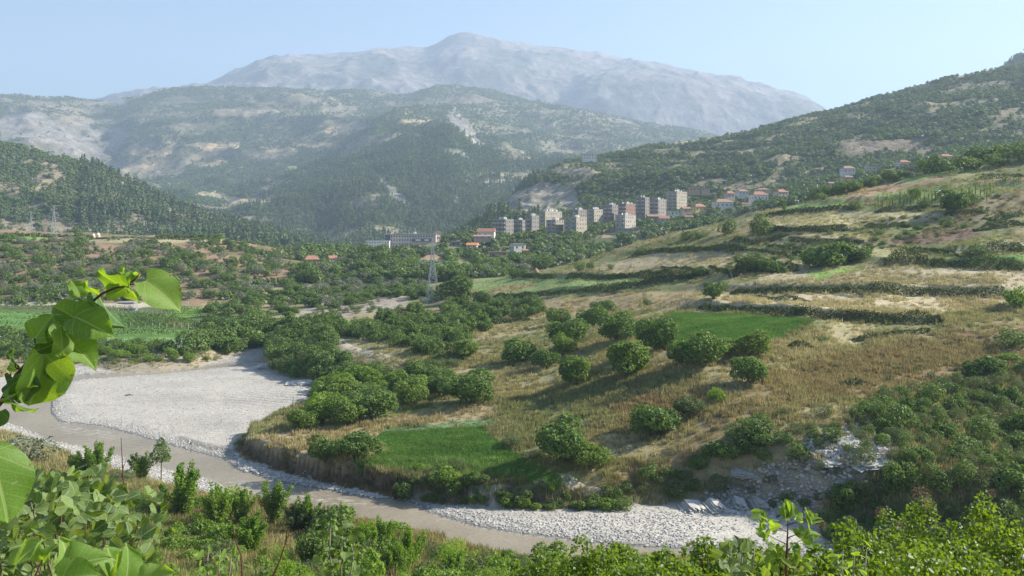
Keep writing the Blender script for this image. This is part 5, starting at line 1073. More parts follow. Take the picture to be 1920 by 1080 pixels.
track([(1230,640),(1340,548),(1400,510),(1440,490)], .7, 'footpath') if False else None
# ------------------------------------------------------------------ HEDGES, one object each
def hedge(pts, w_, h_, label, m='hedge', n=None, size=.42, name='hedge', dmin=0, cat='hedge', group='hedges along the terrace edges'):
    g = [SA.ground(x, y, dmin) for x, y in pts]; g = [q for q in g if q]; L = np.cumsum([0]+[(g[i+1]-g[i]).length for i in range(len(g)-1)]); T = L[-1]
    h_ *= 1.25; n = n or int(T*(h_+w_)*20); r = np.random.default_rng(int(pts[0][0]+pts[0][1])); t = r.random(n)*T
    X = np.interp(t, L, [q.x for q in g]); Y = np.interp(t, L, [q.y for q in g])
    hv = h_*(.35+.85*fbm(t/6, t*0+pts[0][0], 3, 7))*sstep(0, 3, t)*sstep(0, 3, T-t)+.2
    a = r.random(n)*math.pi; rr = .7+.35*r.random(n); Y2 = Y+np.cos(a)*w_*.5*rr*(.6+.8*vnoise(t/2.5, t*0, 3))
    Z_ = np.array([SA.z(x, y) for x, y in zip(X, Y2)])+np.sin(a)*hv*rr
    C = np.stack([X, Y2, Z_], 1)-np.array([g[0].x, g[0].y, g[0].z]); Nn = np.stack([np.zeros(n), np.cos(a), np.sin(a)], 1)+rdir(n, r)*.8; Nn /= np.linalg.norm(Nn, axis=1)[:, None]
    V, Fc, tint = leaf_quads(C, Nn, size, r); tint = np.clip(tint*.5+.5*np.repeat(fbm(t/1.5, C[:, 2], 2, 4), 4), 0, 1)
    o = link(name, mesh_np(name, V, Fc, {'tint': tint}), M[m]); o.location = g[0]; return put(o, label, cat, group)
HG = [([(1370,550),(1450,549),(1540,549),(1640,550),(1740,553),(1830,556),(1900,556)], 2.2, 1.9, 'long dark hedge running from the path to the right edge, above the pale terrace'),
 ([(1310,578),(1370,584),(1440,590),(1530,596),(1620,602),(1700,604),(1768,602)], 1.8, 1.5, 'dark grassy hedge below the pale terrace, just above the bright green field'),
 ([(1655,497),(1700,494),(1760,500),(1830,503),(1925,504)], 2.6, 2.8, 'tall dark hedge below the narrow green strip at the right edge'),
 ([(1800,478),(1850,477),(1890,474),(1925,468)], 2.4, 2.2, 'short dark hedge at the right edge above the narrow green strip'),
 ([(925,560),(980,557),(1050,552),(1110,545),(1160,540),(1200,532)], 1.8, 1.6, 'dark hedge along the lower side of the green strip right of the pylon'), ([(1200,531),(1250,526),(1300,522),(1330,516)], 1.8, 1.5, 'dark hedge stretch continuing uphill beyond the green strip'),
 ([(1060,523),(1110,524),(1160,522),(1215,521),(1260,520),(1300,522)], 2.2, 2.2, 'dark hedge below the beige round field'), ([(1180,482),(1230,474),(1290,470),(1350,470),(1400,464)], 2.0, 1.8, 'hedge along the upper side of the beige round field'),
 ([(1375,520),(1400,508),(1450,510),(1500,508)], 3.0, 3.0, 'thick dark hedge above the grass strip in the middle of the terraces'), ([(1480,452),(1530,458),(1580,456),(1620,452)], 1.6, 1.3, 'low dark hedge on the terraces left of the brown mound'),
 ([(1440,462),(1490,470),(1540,478)], 1.0, 1.0, 'thin dark hedge line slanting down the middle terraces'), ([(1430,408),(1480,400),(1540,396),(1600,392)], 1.4, 1.0, 'low hedge along the upper straw field'), ([(1370,452),(1410,458),(1450,452),(1480,440)], 2.2, 2.0, 'dark undergrowth below the ivy-covered stump'),
 ([(1830,338),(1870,334),(1925,330)], 1.6, 1.8, 'dark hedge under the crest trees at the right edge'), ([(1830,432),(1880,425),(1925,420)], 3.0, 1.6, 'broad low scrub strip at the right edge of the upper slope'), ([(1640,398),(1700,394),(1760,386)], 1.8, 1.2, 'scrub strip at the foot of the sapling rows'),
 ([(1000,600),(960,605),(900,612)], 2.0, 1.5, 'low dark hedge at the back of the thicket band'), ([(960,523),(990,520),(1040,522)], 2.0, 1.6, 'short dark hedge below the brown haystack'),
 ([(1470,655),(1510,652),(1540,660)], 1.4, 1.2, 'short shaded hedge below the pale grass right of the orchard'), ([(1560,728),(1600,722),(1640,722)], 1.4, 1.0, 'low bramble strip on the rusty slope')]
HG += [([(1445,432),(1490,434),(1540,433),(1592,429)], 2.2, 1.3, 'rough dark hedge strip left of the brown ploughed mound'), ([(1620,424),(1660,427),(1705,422)], 2.0, 1.2, 'short scrub strip above the brown ploughed mound'),
 ([(1770,404),(1810,402),(1850,400)], 2.6, 1.3, 'green scrub strip under the large tree with the long shadow'), ([(1850,412),(1885,410),(1925,404)], 3.0, 1.5, 'scrub strip cut by the right edge above the middle hedge'), ([(1400,470),(1440,474),(1480,484)], 1.4, 1.1, 'faint hedge slanting down from the broad undergrowth'),
 ([(1700,470),(1750,474),(1800,482)], 1.6, 1.1, 'low hedge on the lower side of the brown mound'), ([(1240,500),(1270,506),(1310,512)], 1.8, 1.2, 'overgrown edge at the right of the beige round field'), ([(1480,478),(1520,482),(1550,486)], 1.8, 1.1, 'scrub line left of the broad shrub clump'),
 ([(1330,500),(1350,512),(1370,522)], 1.8, 1.2, 'brambles along the sunken path between the terraces'), ([(1410,556),(1470,562),(1520,566)], 1.2, .6, 'low weedy line in the pale terrace field'), ([(1600,640),(1680,628),(1760,622)], 1.6, .8, 'weedy edge across the rusty brown slope')]
for p, w_, h_, lb in HG: hedge(p, w_, h_, lb)
# vineyards
vine = leaf_mat('vine_leaves', (.05, .10, .02), (.13, .21, .045), .3, .6, .2); M['vine'] = vine
post = plain('concrete_post', (.45, .43, .4), .9, .1)
def vineyard(label, rows, h_=1.5, w_=.9, posts=0, size=.5):
    g0 = SA.ground(*rows[0][0], 200); root = empty('vineyard', g0, 0, label, 'vineyard', 'vineyards on the valley floor')
    for j, (a, b) in enumerate(rows):
        ga, gb = SA.ground(*a, 200), SA.ground(*b, 200)
        if not ga or not gb: continue
        T = (gb-ga).length; n = int(T*9); r = np.random.default_rng(abs(j+int(a[0]))); t = r.random(n); X = ga.x+(gb.x-ga.x)*t; Y = ga.y+(gb.y-ga.y)*t
        u = np.array([gb.y-ga.y, ga.x-gb.x])/T; s = (r.random(n)-.5)*w_; X = X+u[0]*s; Y = Y+u[1]*s; zz = np.array([SA.z(x, y) for x, y in zip(X, Y)])+.35+(h_-.35)*r.random(n)**.6*(.8+.3*vnoise(t*T/2, t*0, j))
        C = np.stack([X, Y, zz], 1)-np.array(g0); Nn = rdir(n, r)+[0, -.3, .6]; Nn /= np.linalg.norm(Nn, axis=1)[:, None]
        V, Fc, tint = leaf_quads(C, Nn, size, r); link('vine_row', mesh_np('vine_row', V, Fc, {'tint': tint}), vine, root)
        for k in range(posts):
            q = k/(posts-1) if posts > 1 else 0; x = ga.x+(gb.x-ga.x)*q; y = ga.y+(gb.y-ga.y)*q; z_ = SA.z(x, y)
            child('post', POSTME, root, (x-g0.x, y-g0.y, z_-g0.z))
POSTME = MB().box(-.07, .07, -.07, .07, -.3, 2.0).mesh('post'); POSTME.materials.append(post)
rows = [((222+i*9, 589+i*.6), (245+i*13.5, 617)) for i in range(12)]
vineyard('vineyard with slanting rows running down to the valley floor', rows, 1.6, .9, 2)
vineyard('long flat vineyard strip just below the slanting rows', [((110, 618+i*3.2), (352, 619+i*3.1)) for i in range(5)]+[((372, 619+i*3), (470, 620+i*3)) for i in range(4)], 1.6, 1.4)
vineyard('lowest vineyard with white end posts above the river shore', [((205, 645+i*3.1), (343-i*5, 644+i*3.2)) for i in range(5)], 1.8, 1.5, 2)
vineyard('dark vine rows on the terrace at the far left', [((-40, 577+i*2.2), (250, 580+i*2.0)) for i in range(2)]+[((-40, 590), (108, 592)), ((-40, 600), (95, 602)), ((-40, 610), (90, 611))], 1.5, 1.2)
vineyard('small bright vineyard patch below the long open shed', [((305+i*3, 583+i*2.6), (380, 579+i*4)) for i in range(5)], 1.4, 1.2)
fp = empty('fence', SA.ground(290, 662), 0, 'row of white posts at the end of the lowest vineyard', 'fence')
for i in range(14):
    g = SA.ground(288+i*4, 663-i*.9); child('post', POSTME, fp, (g.x-fp.location.x, g.y-fp.location.y, g.z-fp.location.z))
# plateau crop strip
hedge([(0,444),(60,444),(130,446),(176,447)], 2.5, 1.8, 'dark green crop strip along the plateau edge at the far left', dmin=420, size=.9, n=1500)
hedge([(150,447),(200,448),(300,449),(400,450)], 2.0, .8, 'thin dark bush line under the plateau field', dmin=420, size=.8, n=1200)
# ------------------------------------------------------------------ TOWN WOODS
P, px_ = TOWNP; pyt = Y0+F*(H-P[:, 2])/P[:, 1]; keep = np.ones(len(P), bool); s = 4.2+4.2*rng.random(len(P))
for x0, x1, yt, yb, d in FOOT:
    hpx = s*.8*F/P[:, 1]; wpx = s*F/P[:, 1]*.5
    foot_in = (px_ > x0-2) & (px_ < x1+2) & (np.abs(P[:, 1]-d) < 14)
    front = (P[:, 1] < d) & (px_ > x0-wpx) & (px_ < x1+wpx) & (pyt-hpx < yb-.42*(yb-yt))
    keep &= ~(foot_in | front)
P, px_, s, pyt = P[keep], px_[keep], s[keep], pyt[keep]
app = s/P[:, 1]; o_ = np.argsort(-app); single = o_[:160]; rest = o_[200:]
for i in single:
    h = .85+.3*rng.random()
    DEFER.append((s[i]*h/P[i, 1], 'tree', random.choice(KIND['midtree' if rng.random() < .8 else 'olive']), (P[i, 0], P[i, 1], P[i, 2]-.2), rng.random()*6, (s[i], s[i], s[i]*h), 'midtree', 'tree', 'trees on the slope below the town'))
scatter_stuff('town_woodland', P[rest]-np.array([0, 0, .3]), s[rest], rng.integers(0, 5, len(rest)), FARV)
# left hill undergrowth and plateau edge
def dL(X, Y, PX, PY): return (Y > 340)*(PX < 640)*(PY > 449)*(PY < 572)*sstep(.45, .6, fbm(X/14, Y/14, 4, 93))
P, k = sheet_points(SA, 2600, dL, 33, .6); scatter_stuff('hillside_scrub', P-np.array([0, 0, .2]), 1.2+2.6*rng.random(len(P)), rng.integers(0, 5, len(P)), FARV)
# ------------------------------------------------------------------ GRASS
def tuft(r, n, h, spread, wide=.03):
    V = []; Fc = []; T = []
    for i in range(n):
        a = r.random()*6.283; q = spread*r.random()**.5; x, y = q*math.cos(a), q*math.sin(a); b = r.random()*6.283; hh = h*(.55+.6*r.random()); le = hh*.35*r.random(); wx, wy = math.cos(b)*wide, math.sin(b)*wide
        k = len(V); V += [(x-wx, y-wy, -.03), (x+wx, y+wy, -.03), (x+le*math.cos(a)*.5+wx*.7, y+le*math.sin(a)*.5+wy*.7, hh*.6), (x+le*math.cos(a), y+le*math.sin(a), hh)]; Fc.append((k, k+1, k+2, k+3)); T += [r.random()]*4
    me = mesh_np('tuft', V, np.array(Fc), {'tint': np.array(T)}); me.materials.append(M['grass']); return me
TU = [tuft(np.random.default_rng(40+i), 34, .42, .45, .035) for i in range(3)]+[tuft(np.random.default_rng(50+i), 26, .75, .5, .05) for i in range(2)]
bedflat = bedm
gr_open = np.ones(Z.shape)
def dgr(X, Y, PX, PY):
    d = (1-sstep(.05, .4, bedflat))*(1-.9*rockm)*(Y > 62)*(Y < 380)*((PX > 860) | (Y < 250))*(1-.82*sstep(165, 225, Y))*(PY < 1100); nn = fbm(X/9, Y/9, 4, 95)
    return d*(.12+.88*sstep(.38, .6, nn))
P, k = sheet_points(SA, 95000, dgr, 41, .8); tc = COLA.reshape(-1, 3)[k]*.75+np.array((.30, .29, .16))*.3; tc = tc*(.9+.5*rng.random(len(P)))[:, None]; tc = tc+np.array((.28, .27, .13))*.2*(rng.random(len(P)) < .5)[:, None]
grn = (COLA.reshape(-1, 3)[k][:, 1] > COLA.reshape(-1, 3)[k][:, 0]*1.25); pk = np.where(grn, 0, rng.integers(0, 5, len(P))); sc = np.where(grn, .6, .55+.8*rng.random(len(P)))
scatter_stuff('meadow_grass', P, sc, pk, TU, tcol=tc, tilt=.15)
# crops of the bright fields
def field_d(polys):
    def fn(X, Y, PX, PY):
        d = np.zeros(X.shape)
        for p in polys: d = np.maximum(d, sstep(-1, 2, sdist(p, PX, PY)))
        return d*(Y < 260)
    return fn
CL = [[(660,872),(690,838),(720,812),(800,808),(905,800),(930,825),(970,855),(1030,888),(1095,905),(1060,908),(900,894),(740,882)], [(1200,625),(1255,587),(1350,588),(1530,600),(1450,640),(1340,655),(1240,655)]]
P, k = sheet_points(SA, 15000, field_d(CL), 42, .6); tc = COLA.reshape(-1, 3)[k]*(.9+.5*rng.random(len(P)))[:, None]; scatter_stuff('clover_crop', P, .75+.4*rng.random(len(P)), rng.integers(0, 3, len(P)), TU, tcol=tc, tilt=.2)
# ------------------------------------------------------------------ STONES
def stone(r, k=0):
    b = bpy.data.meshes.new('stone'); import bmesh as _b; m_ = _b.new(); _b.ops.create_icosphere(m_, subdivisions=1, radius=.5)
    for v in m_.verts: v.co = Vector((v.co.x*(.8+.5*r.random()), v.co.y*(.7+.4*r.random()), v.co.z*(.4+.35*r.random())))
    m_.to_mesh(b); m_.free(); return b
st_m, t, b = nodes('river_stone'); ia = N(t, 'ShaderNodeAttribute', attribute_name='tcol', attribute_type='INSTANCER'); t.links.new(ia.outputs['Color'], b.inputs['Base Color']); b.inputs['Roughness'].default_value = .85
STN = [stone(np.random.default_rng(60+i)) for i in range(5)]
for s_ in STN: s_.materials.append(st_m)
edge = sstep(0, 1, -sw)*sstep(4.5, .5, -sw)
def dst(X, Y, PX, PY):
    far_b = sstep(0, 5, sdist([(120,684),(260,690),(420,674),(500,640),(520,650),(430,686),(300,700),(100,706)], PX, PY)); bank = sstep(0, 5, sdist([(440,845),(470,860),(560,895),(700,925),(745,935),(740,945),(600,915),(450,880)], PX, PY)); nearl = sstep(0, 4, sdist([(20,800),(120,835),(250,880),(400,912),(400,935),(200,890),(20,835)], PX, PY))
    return (sb > .3)*(sw < -.3)*(Y > 80)*(.10+1.2*edge+2.2*far_b+3*bank+1.5*nearl+.8*sstep(0, 20, sdist([(770,955),(1100,965),(1290,960),(1400,1000),(1250,1035),(950,1000)], PX, pyflat)))
P, k = sheet_points(SA, 30000, dst, 51, .8); g_ = .24+.26*rng.random(len(P)); tc = np.stack([g_*1.05, g_, g_*.90], 1); sc = .14+.30*rng.random(len(P))**3
kb = sdist([(440,845),(470,855),(560,890),(700,920),(745,930),(740,950),(600,920),(450,885)], CX+F*P[:, 0]/P[:, 1], Y0+F*(H-P[:, 2])/P[:, 1]) > 0; sc = np.where(kb, sc*1.8, sc)
scatter_stuff('river_stones', P, sc, rng.integers(0, 5, len(P)), STN, tcol=tc, tilt=.3)
# stones in the open soil of the near bank and rock slope
P, k = sheet_points(SA, 2500, lambda X, Y, PX, PY: rockm*(Y < 200), 52, .6); g_ = .3+.25*rng.random(len(P)); scatter_stuff('rock_debris', P, .2+.6*rng.random(len(P))**2, rng.integers(0, 5, len(P)), STN, tcol=np.stack([g_, g_*.96, g_*.88], 1), tilt=.4)
# bedded rock ledges along the gravel
rock_m = plain('bedded_rock', (.46, .44, .39), .92, .3, .9, bump=.15)
def ledge(px, py, wpx, hpx, tiltd, label, dep=2.2, dmin=0, seed=0):
    hpx *= .8
    g = SA.ground(px, py, dmin); s = g.y/F; w_, h_ = wpx*s, hpx*s; r = np.random.default_rng(abs(seed+int(px))); o = empty('rock_outcrop', g, r.random()*.3-.1, label, 'rock', 'bedded rock outcrops'); n = 8
    for i in range(n):
        b = MB(); z0 = h_*(i/n)-.3*h_; z1 = z0+h_/n*.88; x0 = -w_/2+r.random()*w_*.18+i*.1; x1 = w_/2-r.random()*w_*.22; y0 = -dep/2+i*.22*dep/n+r.random()*.15; y1 = dep*.9
        m_ = 7; top = []; 
        for k in range(m_+1):
            q = k/m_; x = x0+(x1-x0)*q; jag = (r.random()-.5)*.8; x += (r.random()-.5)*.25; z1 = z0+h_/n*(.55+.5*r.random()); b.v += [(x, y0+jag, z0+x*math.tan(R(tiltd))), (x, y0+jag+(r.random()-.5)*.12, z1+x*math.tan(R(tiltd))), (x, y1, z1+x*math.tan(R(tiltd))+.3), (x, y1, z0-.5)]
        for k in range(m_):
            a = k*4; b.f += [(a, a+4, a+5, a+1), (a+1, a+5, a+6, a+2), (a+2, a+6, a+7, a+3)]
        b.f += [(0, 1, 2, 3), (m_*4+3, m_*4+2, m_*4+1, m_*4)]
        b.build('rock_layer', rock_m, o)
LD = [(1300,958,44,16,-6,'low pale rock ledge at the left end of the outcrops by the gravel'), (1345,958,44,20,-10,'layered rock slab left of the dark crevice by the gravel'), (1388,956,32,22,-14,'broken rock block between the two larger slabs by the gravel'), (1425,955,42,26,-16,'largest slanting pale slab of bedded rock facing the gravel'),
 (1466,962,36,16,-8,'rock slab at the right end of the outcrops by the gravel'), (1400,892,70,10,-8,'long thin rock band on the slope above the slanting slabs'), (1590,835,60,8,8,'rock ledge highest on the pale slope between bushes'), (1640,872,70,8,10,'rock ledge on the right part of the pale slope'), (1560,870,50,8,4,'rock ledge left of centre on the pale slope'), (500,692,60,12,0,'low rock shelf at the tip of the headland above the gravel', ), (560,722,60,8,6,'rock shelf along the foot of the headland')]
for a in LD: ledge(*a[:6])
# earth clods of the eroded bank
# ------------------------------------------------------------------ NEAR BANK SAPLINGS AND BUSHES
def place_plume(px, py, hpx, m, label, wf=1.0, name='fruit_tree', v=0, group='young trees on the near bank'):
    g = SA.ground(px, py, 55)
    if g is None:
        d_ = 62.; g = at(px, d_, SA.z(d_*(px-CX)/F, d_))
    s = hpx*g.y/F; key = ('pl', v % 5, m)
    if key not in FIGM:
        c, mb = PLUME[v % 5]; tm = mb.mesh('trunk'); tm.materials.append(M['palebark']); FIGM[key] = (crownmesh('crown', c, M[m]), tm)
    c, tr = FIGM[key]; o = empty(name, (g.x, g.y, g.z-.05), rng.random()*6, label, 'tree', group); o.scale = (s*wf, s*wf, s); link('crown', c, None, o); link('trunk', tr, None, o); return o
PLL = [(343,972,112,'plume','tall open young tree with bright shoots in front of the white gravel',1.0), (515,985,92,'bright','narrow young tree with yellow-green shoots and a thin bare stem',.9), (407,1000,105,'plume','young tree of dense upright green shoots left of the lime bush',.75), (452,985,80,'bright','sparse sapling between the lime bush and the river',.9),
 (470,1042,86,'plume','young tree with olive-tinted upright shoots in the grassy clearing',1.3), (577,1000,80,'plume','slender dark sapling at the water edge left of the round dark one',.8), (265,905,62,'brightp','sparse pale sapling in front of the white gravel',1.1), (583,1078,92,'shrub','dark small tree at the bottom in the grassy clearing',.9),
 (685,1050,80,'plume','green bushy sapling near the bottom centre left',1.0), (716,1030,66,'plume','round topped sapling right of the green bushy one',1.1), (765,1070,86,'plume','upright green sapling in the bottom centre',1.0), (735,1078,70,'bright','yellow-green sapling low in the bottom centre',1.0), (855,1095,74,'plume','dense green sapling at the bottom, left of the round grey bush',1.2), (960,1100,66,'dull','feathery pale sapling at the river edge in the bottom centre',1.1),
 (150,900,60,'brightp','bright leafy sapling group at the left below the white gravel',1.3), (185,900,78,'plume','upright green sapling at the left before the white gravel',.9), (640,1005,66,'plume','dark upright sapling at the right end of the waterside row',1.0), (600,1002,60,'shrub','very dark sapling in the waterside row',1.1), (555,1002,64,'dull','greyish sapling in the waterside row',1.2)]
M['brightp'] = M['bright']
for i, (x, y, h, m, lb, wf) in enumerate(PLL): place_plume(x, y, h, m, lb, wf, v=i)
def near(kd, px, py, wp, label, hs=1., name='shrub', cat='shrub', group='bushes on the near bank', dd=None):
    g = SA.ground(px, py, 55)
    if g is None: d_ = dd or 64.; g = at(px, d_, SA.z(d_*(px-CX)/F, d_))
    s = wp*g.y/F; o = link(name, random.choice(KIND[kd])); o.location = (g.x, g.y, g.z-.04*s); o.scale = (s, s, s*hs); o.rotation_euler = (0, 0, rng.random()*6); put(o, label, cat, group)
NB = [('lime',432,975,76,1.3,'rounded lime green willow bush by the white gravel'), ('olive',50,868,100,.75,'soft grey-green willow at the left edge by the river'), ('dull',230,905,70,.6,'dry looking grey bush before the white gravel'), ('dull',405,1078,86,1.25,'tall grey-green feathery bush in the lower left clearing'), ('dull',555,990,66,.9,'greyish bush at the water edge'), ('shrub',625,1012,86,1.0,'dark dense round bush at the water edge'),
 ('dull',905,1085,74,1.0,'round grey-brown bush at the river edge in the bottom centre'), ('dull',825,1050,60,.9,'dull olive bush left of the round grey-brown one'), ('shrub',640,1050,60,.8,'dark low bush in the clearing behind the stalks'), ('shrub',350,1010,50,.8,'dark bush in the shade left of the clearing'), ('dull',800,1085,66,.8,'olive bush at the bottom centre'), ('brightshrub',690,1085,60,.9,'light green leafy bush at the bottom centre left'),
 ('dry',330,960,60,.5,'low dry brown bush on the grassy bank'), ('figshrub',540,1085,50,.8,'dark leafy bush at the bottom of the clearing'), ('brightshrub',740,1000,44,.8,'bright bush at the top edge of the near bank')]
for a in NB: near(a[0], a[1], a[2], a[3], a[5], a[4])
# small dark conical tree
o = empty('conifer_sapling', (lambda g: (g.x, g.y, g.z))(SA.ground(302, 908, 60)), 0, 'small dark conical tree on a thin bare stem in front of the river', 'tree')
g = SA.ground(302, 908, 60); s = 90*g.y/F; r = np.random.default_rng(77); c = crown(1100, [(0,0,.66,.17,.17,.2),(0,0,.84,.08,.08,.14),(.05,0,.55,.14,.14,.1)], .05, r, aspect=.4, up=.1); o.scale = (s, s, s)
link('crown', crownmesh('crown', c, M['shrub']), None, o); MB().tube([(0,0,-.05),(.01,0,.5),(0,0,.85)], [.013,.009,.004], 5).build('trunk', M['bark'], o)
# near bank grass, denser and longer
TU2 = [tuft(np.random.default_rng(70+i), 40, .7, .5, .02) for i in range(3)]
def dnb(X, Y, PX, PY): return (Y < 128)*(Y > 56)*(PX < 1250)*(sb < .2)*(PY > 860)
P, k = sheet_points(SA, 16000, dnb, 43, .6); tc = (COLA.reshape(-1, 3)[k]*.7+np.array((.22, .25, .09))*.35)*(.9+.6*rng.random(len(P)))[:, None]; scatter_stuff('bank_grass', P, .6+.7*rng.random(len(P)), rng.integers(0, 3, len(P)), TU2, tcol=tc, tilt=.15)
region(['dull','brightshrub','brightshrub','dry','plumeshrub','lime'], 190, [(-60,880),(100,910),(250,925),(400,960),(470,1000),(440,1060),(400,1260),(-60,1260)], 1.2, 3.0, 'small leafy bush in the undergrowth of the near bank', 'undergrowth of the near bank', seed=30, dmin=45, sep=.6, hs=(.8, 1.2))
region(['dull','shrub','brightshrub','lime','brightshrub','plumeshrub','lime'], 230, [(480,1060),(640,1035),(680,1010),(760,1020),(900,1060),(1250,1065),(1250,1260),(480,1260)], 1.4, 3.6, 'small green bush among the saplings at the bottom of the picture', 'bushes among the bottom saplings', seed=31, dmin=45, sep=.6, hs=(.9, 1.3))
# ------------------------------------------------------------------ FOREGROUND: Judas tree branch and shrub
def leafmat(name, c1, c2, trans):
    m, t, b = nodes(name); uv = N(t, 'ShaderNodeUVMap'); sp = N(t, 'ShaderNodeSeparateXYZ'); t.links.new(uv.outputs[0], sp.inputs[0])
    u = math_(t, 'ABSOLUTE', sp.outputs[0]); v = sp.outputs[1]; oi = N(t, 'ShaderNodeObjectInfo')
    mid = math_(t, 'LESS_THAN', u, .022)
    # palmate veins fan out from the leaf base
    ang = math_(t, 'ARCTAN2', sp.outputs[0], math_(t, 'ADD', v, .03)); fr = math_(t, 'ABSOLUTE', math_(t, 'SINE', math_(t, 'MULTIPLY', ang, 4.0)))
    rad = math_(t, 'SQRT', math_(t, 'ADD', math_(t, 'MULTIPLY', sp.outputs[0], sp.outputs[0]), math_(t, 'MULTIPLY', v, v)))
    vein = math_(t, 'MULTIPLY', math_(t, 'LESS_THAN', math_(t, 'MULTIPLY', fr, rad), .028), .8)
    sd = math_(t, 'FRACT', math_(t, 'MULTIPLY', math_(t, 'SUBTRACT', v, math_(t, 'MULTIPLY', u, .75)), 5.5)); v2 = math_(t, 'MULTIPLY', math_(t, 'LESS_THAN', sd, .07), .5)
    vv = math_(t, 'MINIMUM', math_(t, 'ADD', math_(t, 'ADD', mid, vein), v2), 1.0)
    n = N(t, 'ShaderNodeTexNoise', i_Scale=5.0, i_Detail=6.0); t.links.new(uv.outputs[0], n.inputs['Vector'])
    n3 = N(t, 'ShaderNodeTexNoise', i_Scale=40.0, i_Detail=3.0); t.links.new(uv.outputs[0], n3.inputs['Vector'])
    ta = N(t, 'ShaderNodeAttribute', attribute_name='tint'); rr_ = math_(t, 'FRACT', math_(t, 'ADD', oi.outputs['Random'], ta.outputs['Fac'])); f = math_(t, 'ADD', math_(t, 'MULTIPLY', rr_, .75), math_(t, 'MULTIPLY', math_(t, 'SUBTRACT', n.outputs[0], .3), .6)); c = mixc(t, c1, c2, f)
    c = mixc(t, c, ramp(t, n3.outputs[0], [(.3, (.8,)*3), (.7, (1.15,)*3)]), 1.0, 'MULTIPLY')
    c = mixc(t, c, (.36, .44, .17), math_(t, 'MULTIPLY', vv, .6)); spot = ramp(t, n.outputs[0], [(.64, (0, 0, 0)), (.68, (1, 1, 1))]); c = mixc(t, c, (.12, .07, .03), math_(t, 'MULTIPLY', spot, .7))
    t.links.new(c, b.inputs['Base Color']); b.inputs['Roughness'].default_value = .55; b.inputs['Specular IOR Level'].default_value = .3
    bp = N(t, 'ShaderNodeBump', i_Strength=.4, i_Distance=.001); t.links.new(math_(t, 'SUBTRACT', n3.outputs[0], math_(t, 'MULTIPLY', vv, .9)), bp.inputs['Height']); t.links.new(bp.outputs[0], b.inputs['Normal'])
    tr = N(t, 'ShaderNodeBsdfTranslucent'); t.links.new(mixc(t, c, (1.9, 1.75, .35), 1.0, 'MULTIPLY'), tr.inputs[0]); mx = N(t, 'ShaderNodeMixShader'); mx.inputs[0].default_value = trans
    t.links.new(b.outputs[0], mx.inputs[1]); t.links.new(tr.outputs[0], mx.inputs[2]); t.links.new(mx.outputs[0], t.nodes['Material Output'].inputs[0]); return m
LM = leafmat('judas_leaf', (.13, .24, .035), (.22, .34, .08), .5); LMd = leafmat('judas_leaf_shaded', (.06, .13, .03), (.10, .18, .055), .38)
twig = plain('reddish_twig', (.12, .05, .035), .6, .3, 60); 
def heart(curl=.25, fold=.2, wave=.05, seed=0, nu=11, nv=14):
    """heart-shaped leaf of length 1 along +Y, base at the origin, face +Z"""
    r = np.random.default_rng(seed); V = []; UV = []; ph = r.random()*6
    for j in range(nv):
        v = j/(nv-1); 
        wv = .48*max(0, math.sin(math.pi*min(1, v*.97+.03)**.74))**.62; wv = max(wv, .008)
        if 0 < nv-1-j < 2: wv *= .72
        if j == 0: wv = .20
        for i in range(nu):
            u = (i/(nu-1)*2-1); x = u*wv; back = -.13*(abs(u)**1.3)*math.exp(-v*6)*math.sin(math.pi*min(abs(u), 1)*.55)
            y = v+back*1.0; z = fold*abs(x)*1.2-curl*v*v*.6-curl*.5*x*x+wave*math.sin(v*9+ph+u*2.2)*abs(u)**2
            V.append((x, y, z)); UV.append((x, y))
    q = np.arange(nu*nv).reshape(nv, nu); Fc = np.stack([q[:-1, :-1], q[:-1, 1:], q[1:, 1:], q[1:, :-1]], -1).reshape(-1, 4)
    return mesh_np('leaf', V, Fc, None, True, UV)
HV = []
for i in range(7):
    r = np.random.default_rng(i); HV.append(heart(.2+.7*r.random(), .2+.6*r.random(), .06+.10*r.random(), i)); HV[-1].materials.append(LM)
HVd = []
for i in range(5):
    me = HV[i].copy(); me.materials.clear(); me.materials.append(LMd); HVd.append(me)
def px3(x, y, d): return Vector((d*(x-CX)/F, d, H-d*(y-Y0)/F))
def big_leaf(par, base, tip, wpx, d, d2=None, side=1, var=0, dark=False, length_boost=.97):
    d2 = d+((d2 or d)-d)*.3
    wpx *= .9; B = px3(*base, d); T_ = px3(*tip, d2 or d); ax = T_-B; L = ax.length; ax.normalize(); wid = wpx*d/F
    c = max(.12, min(1, wid/(1.02*L))); s = math.sqrt(1-c*c)*side
    view = Vector((0, 1, 0)); lat = ax.cross(view).normalized(); wdir = (lat*c+view*s); wdir = (wdir-ax*wdir.dot(ax)).normalized(); nrm = wdir.cross(ax)
    if nrm.y > 0: wdir = -wdir; nrm = -nrm
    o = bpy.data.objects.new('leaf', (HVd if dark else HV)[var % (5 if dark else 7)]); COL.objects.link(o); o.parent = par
    Mx = Matrix((wdir, ax, nrm)).transposed().to_4x4(); Mx.translation = B-Vector(par.location); o.matrix_local = Mx @ Matrix.Scale(L*length_boost, 4); return o
D0 = 1.45; br = empty('judas_tree_branch', px3(0, 757, D0), 0, 'leafy branch with big heart-shaped backlit leaves reaching in from the left edge', 'branch')
def stem(par, pts, rad, name='stem', n=8):
    b = MB(); loc = Vector(par.location); b.tube([px3(*p[:2], p[2] if len(p) > 2 else D0)-loc for p in pts], rad, n); return b.build(name, twig, par, True)
stem(br, [(-20,775),(0,757),(30,705),(52,680),(75,660),(98,640),(120,620),(142,600),(168,570),(192,550),(215,540),(240,534),(272,530)], [.0042,.0038,.0036,.0036,.0034,.0032,.003,.0028,.0024,.002,.0016,.0013,.001])
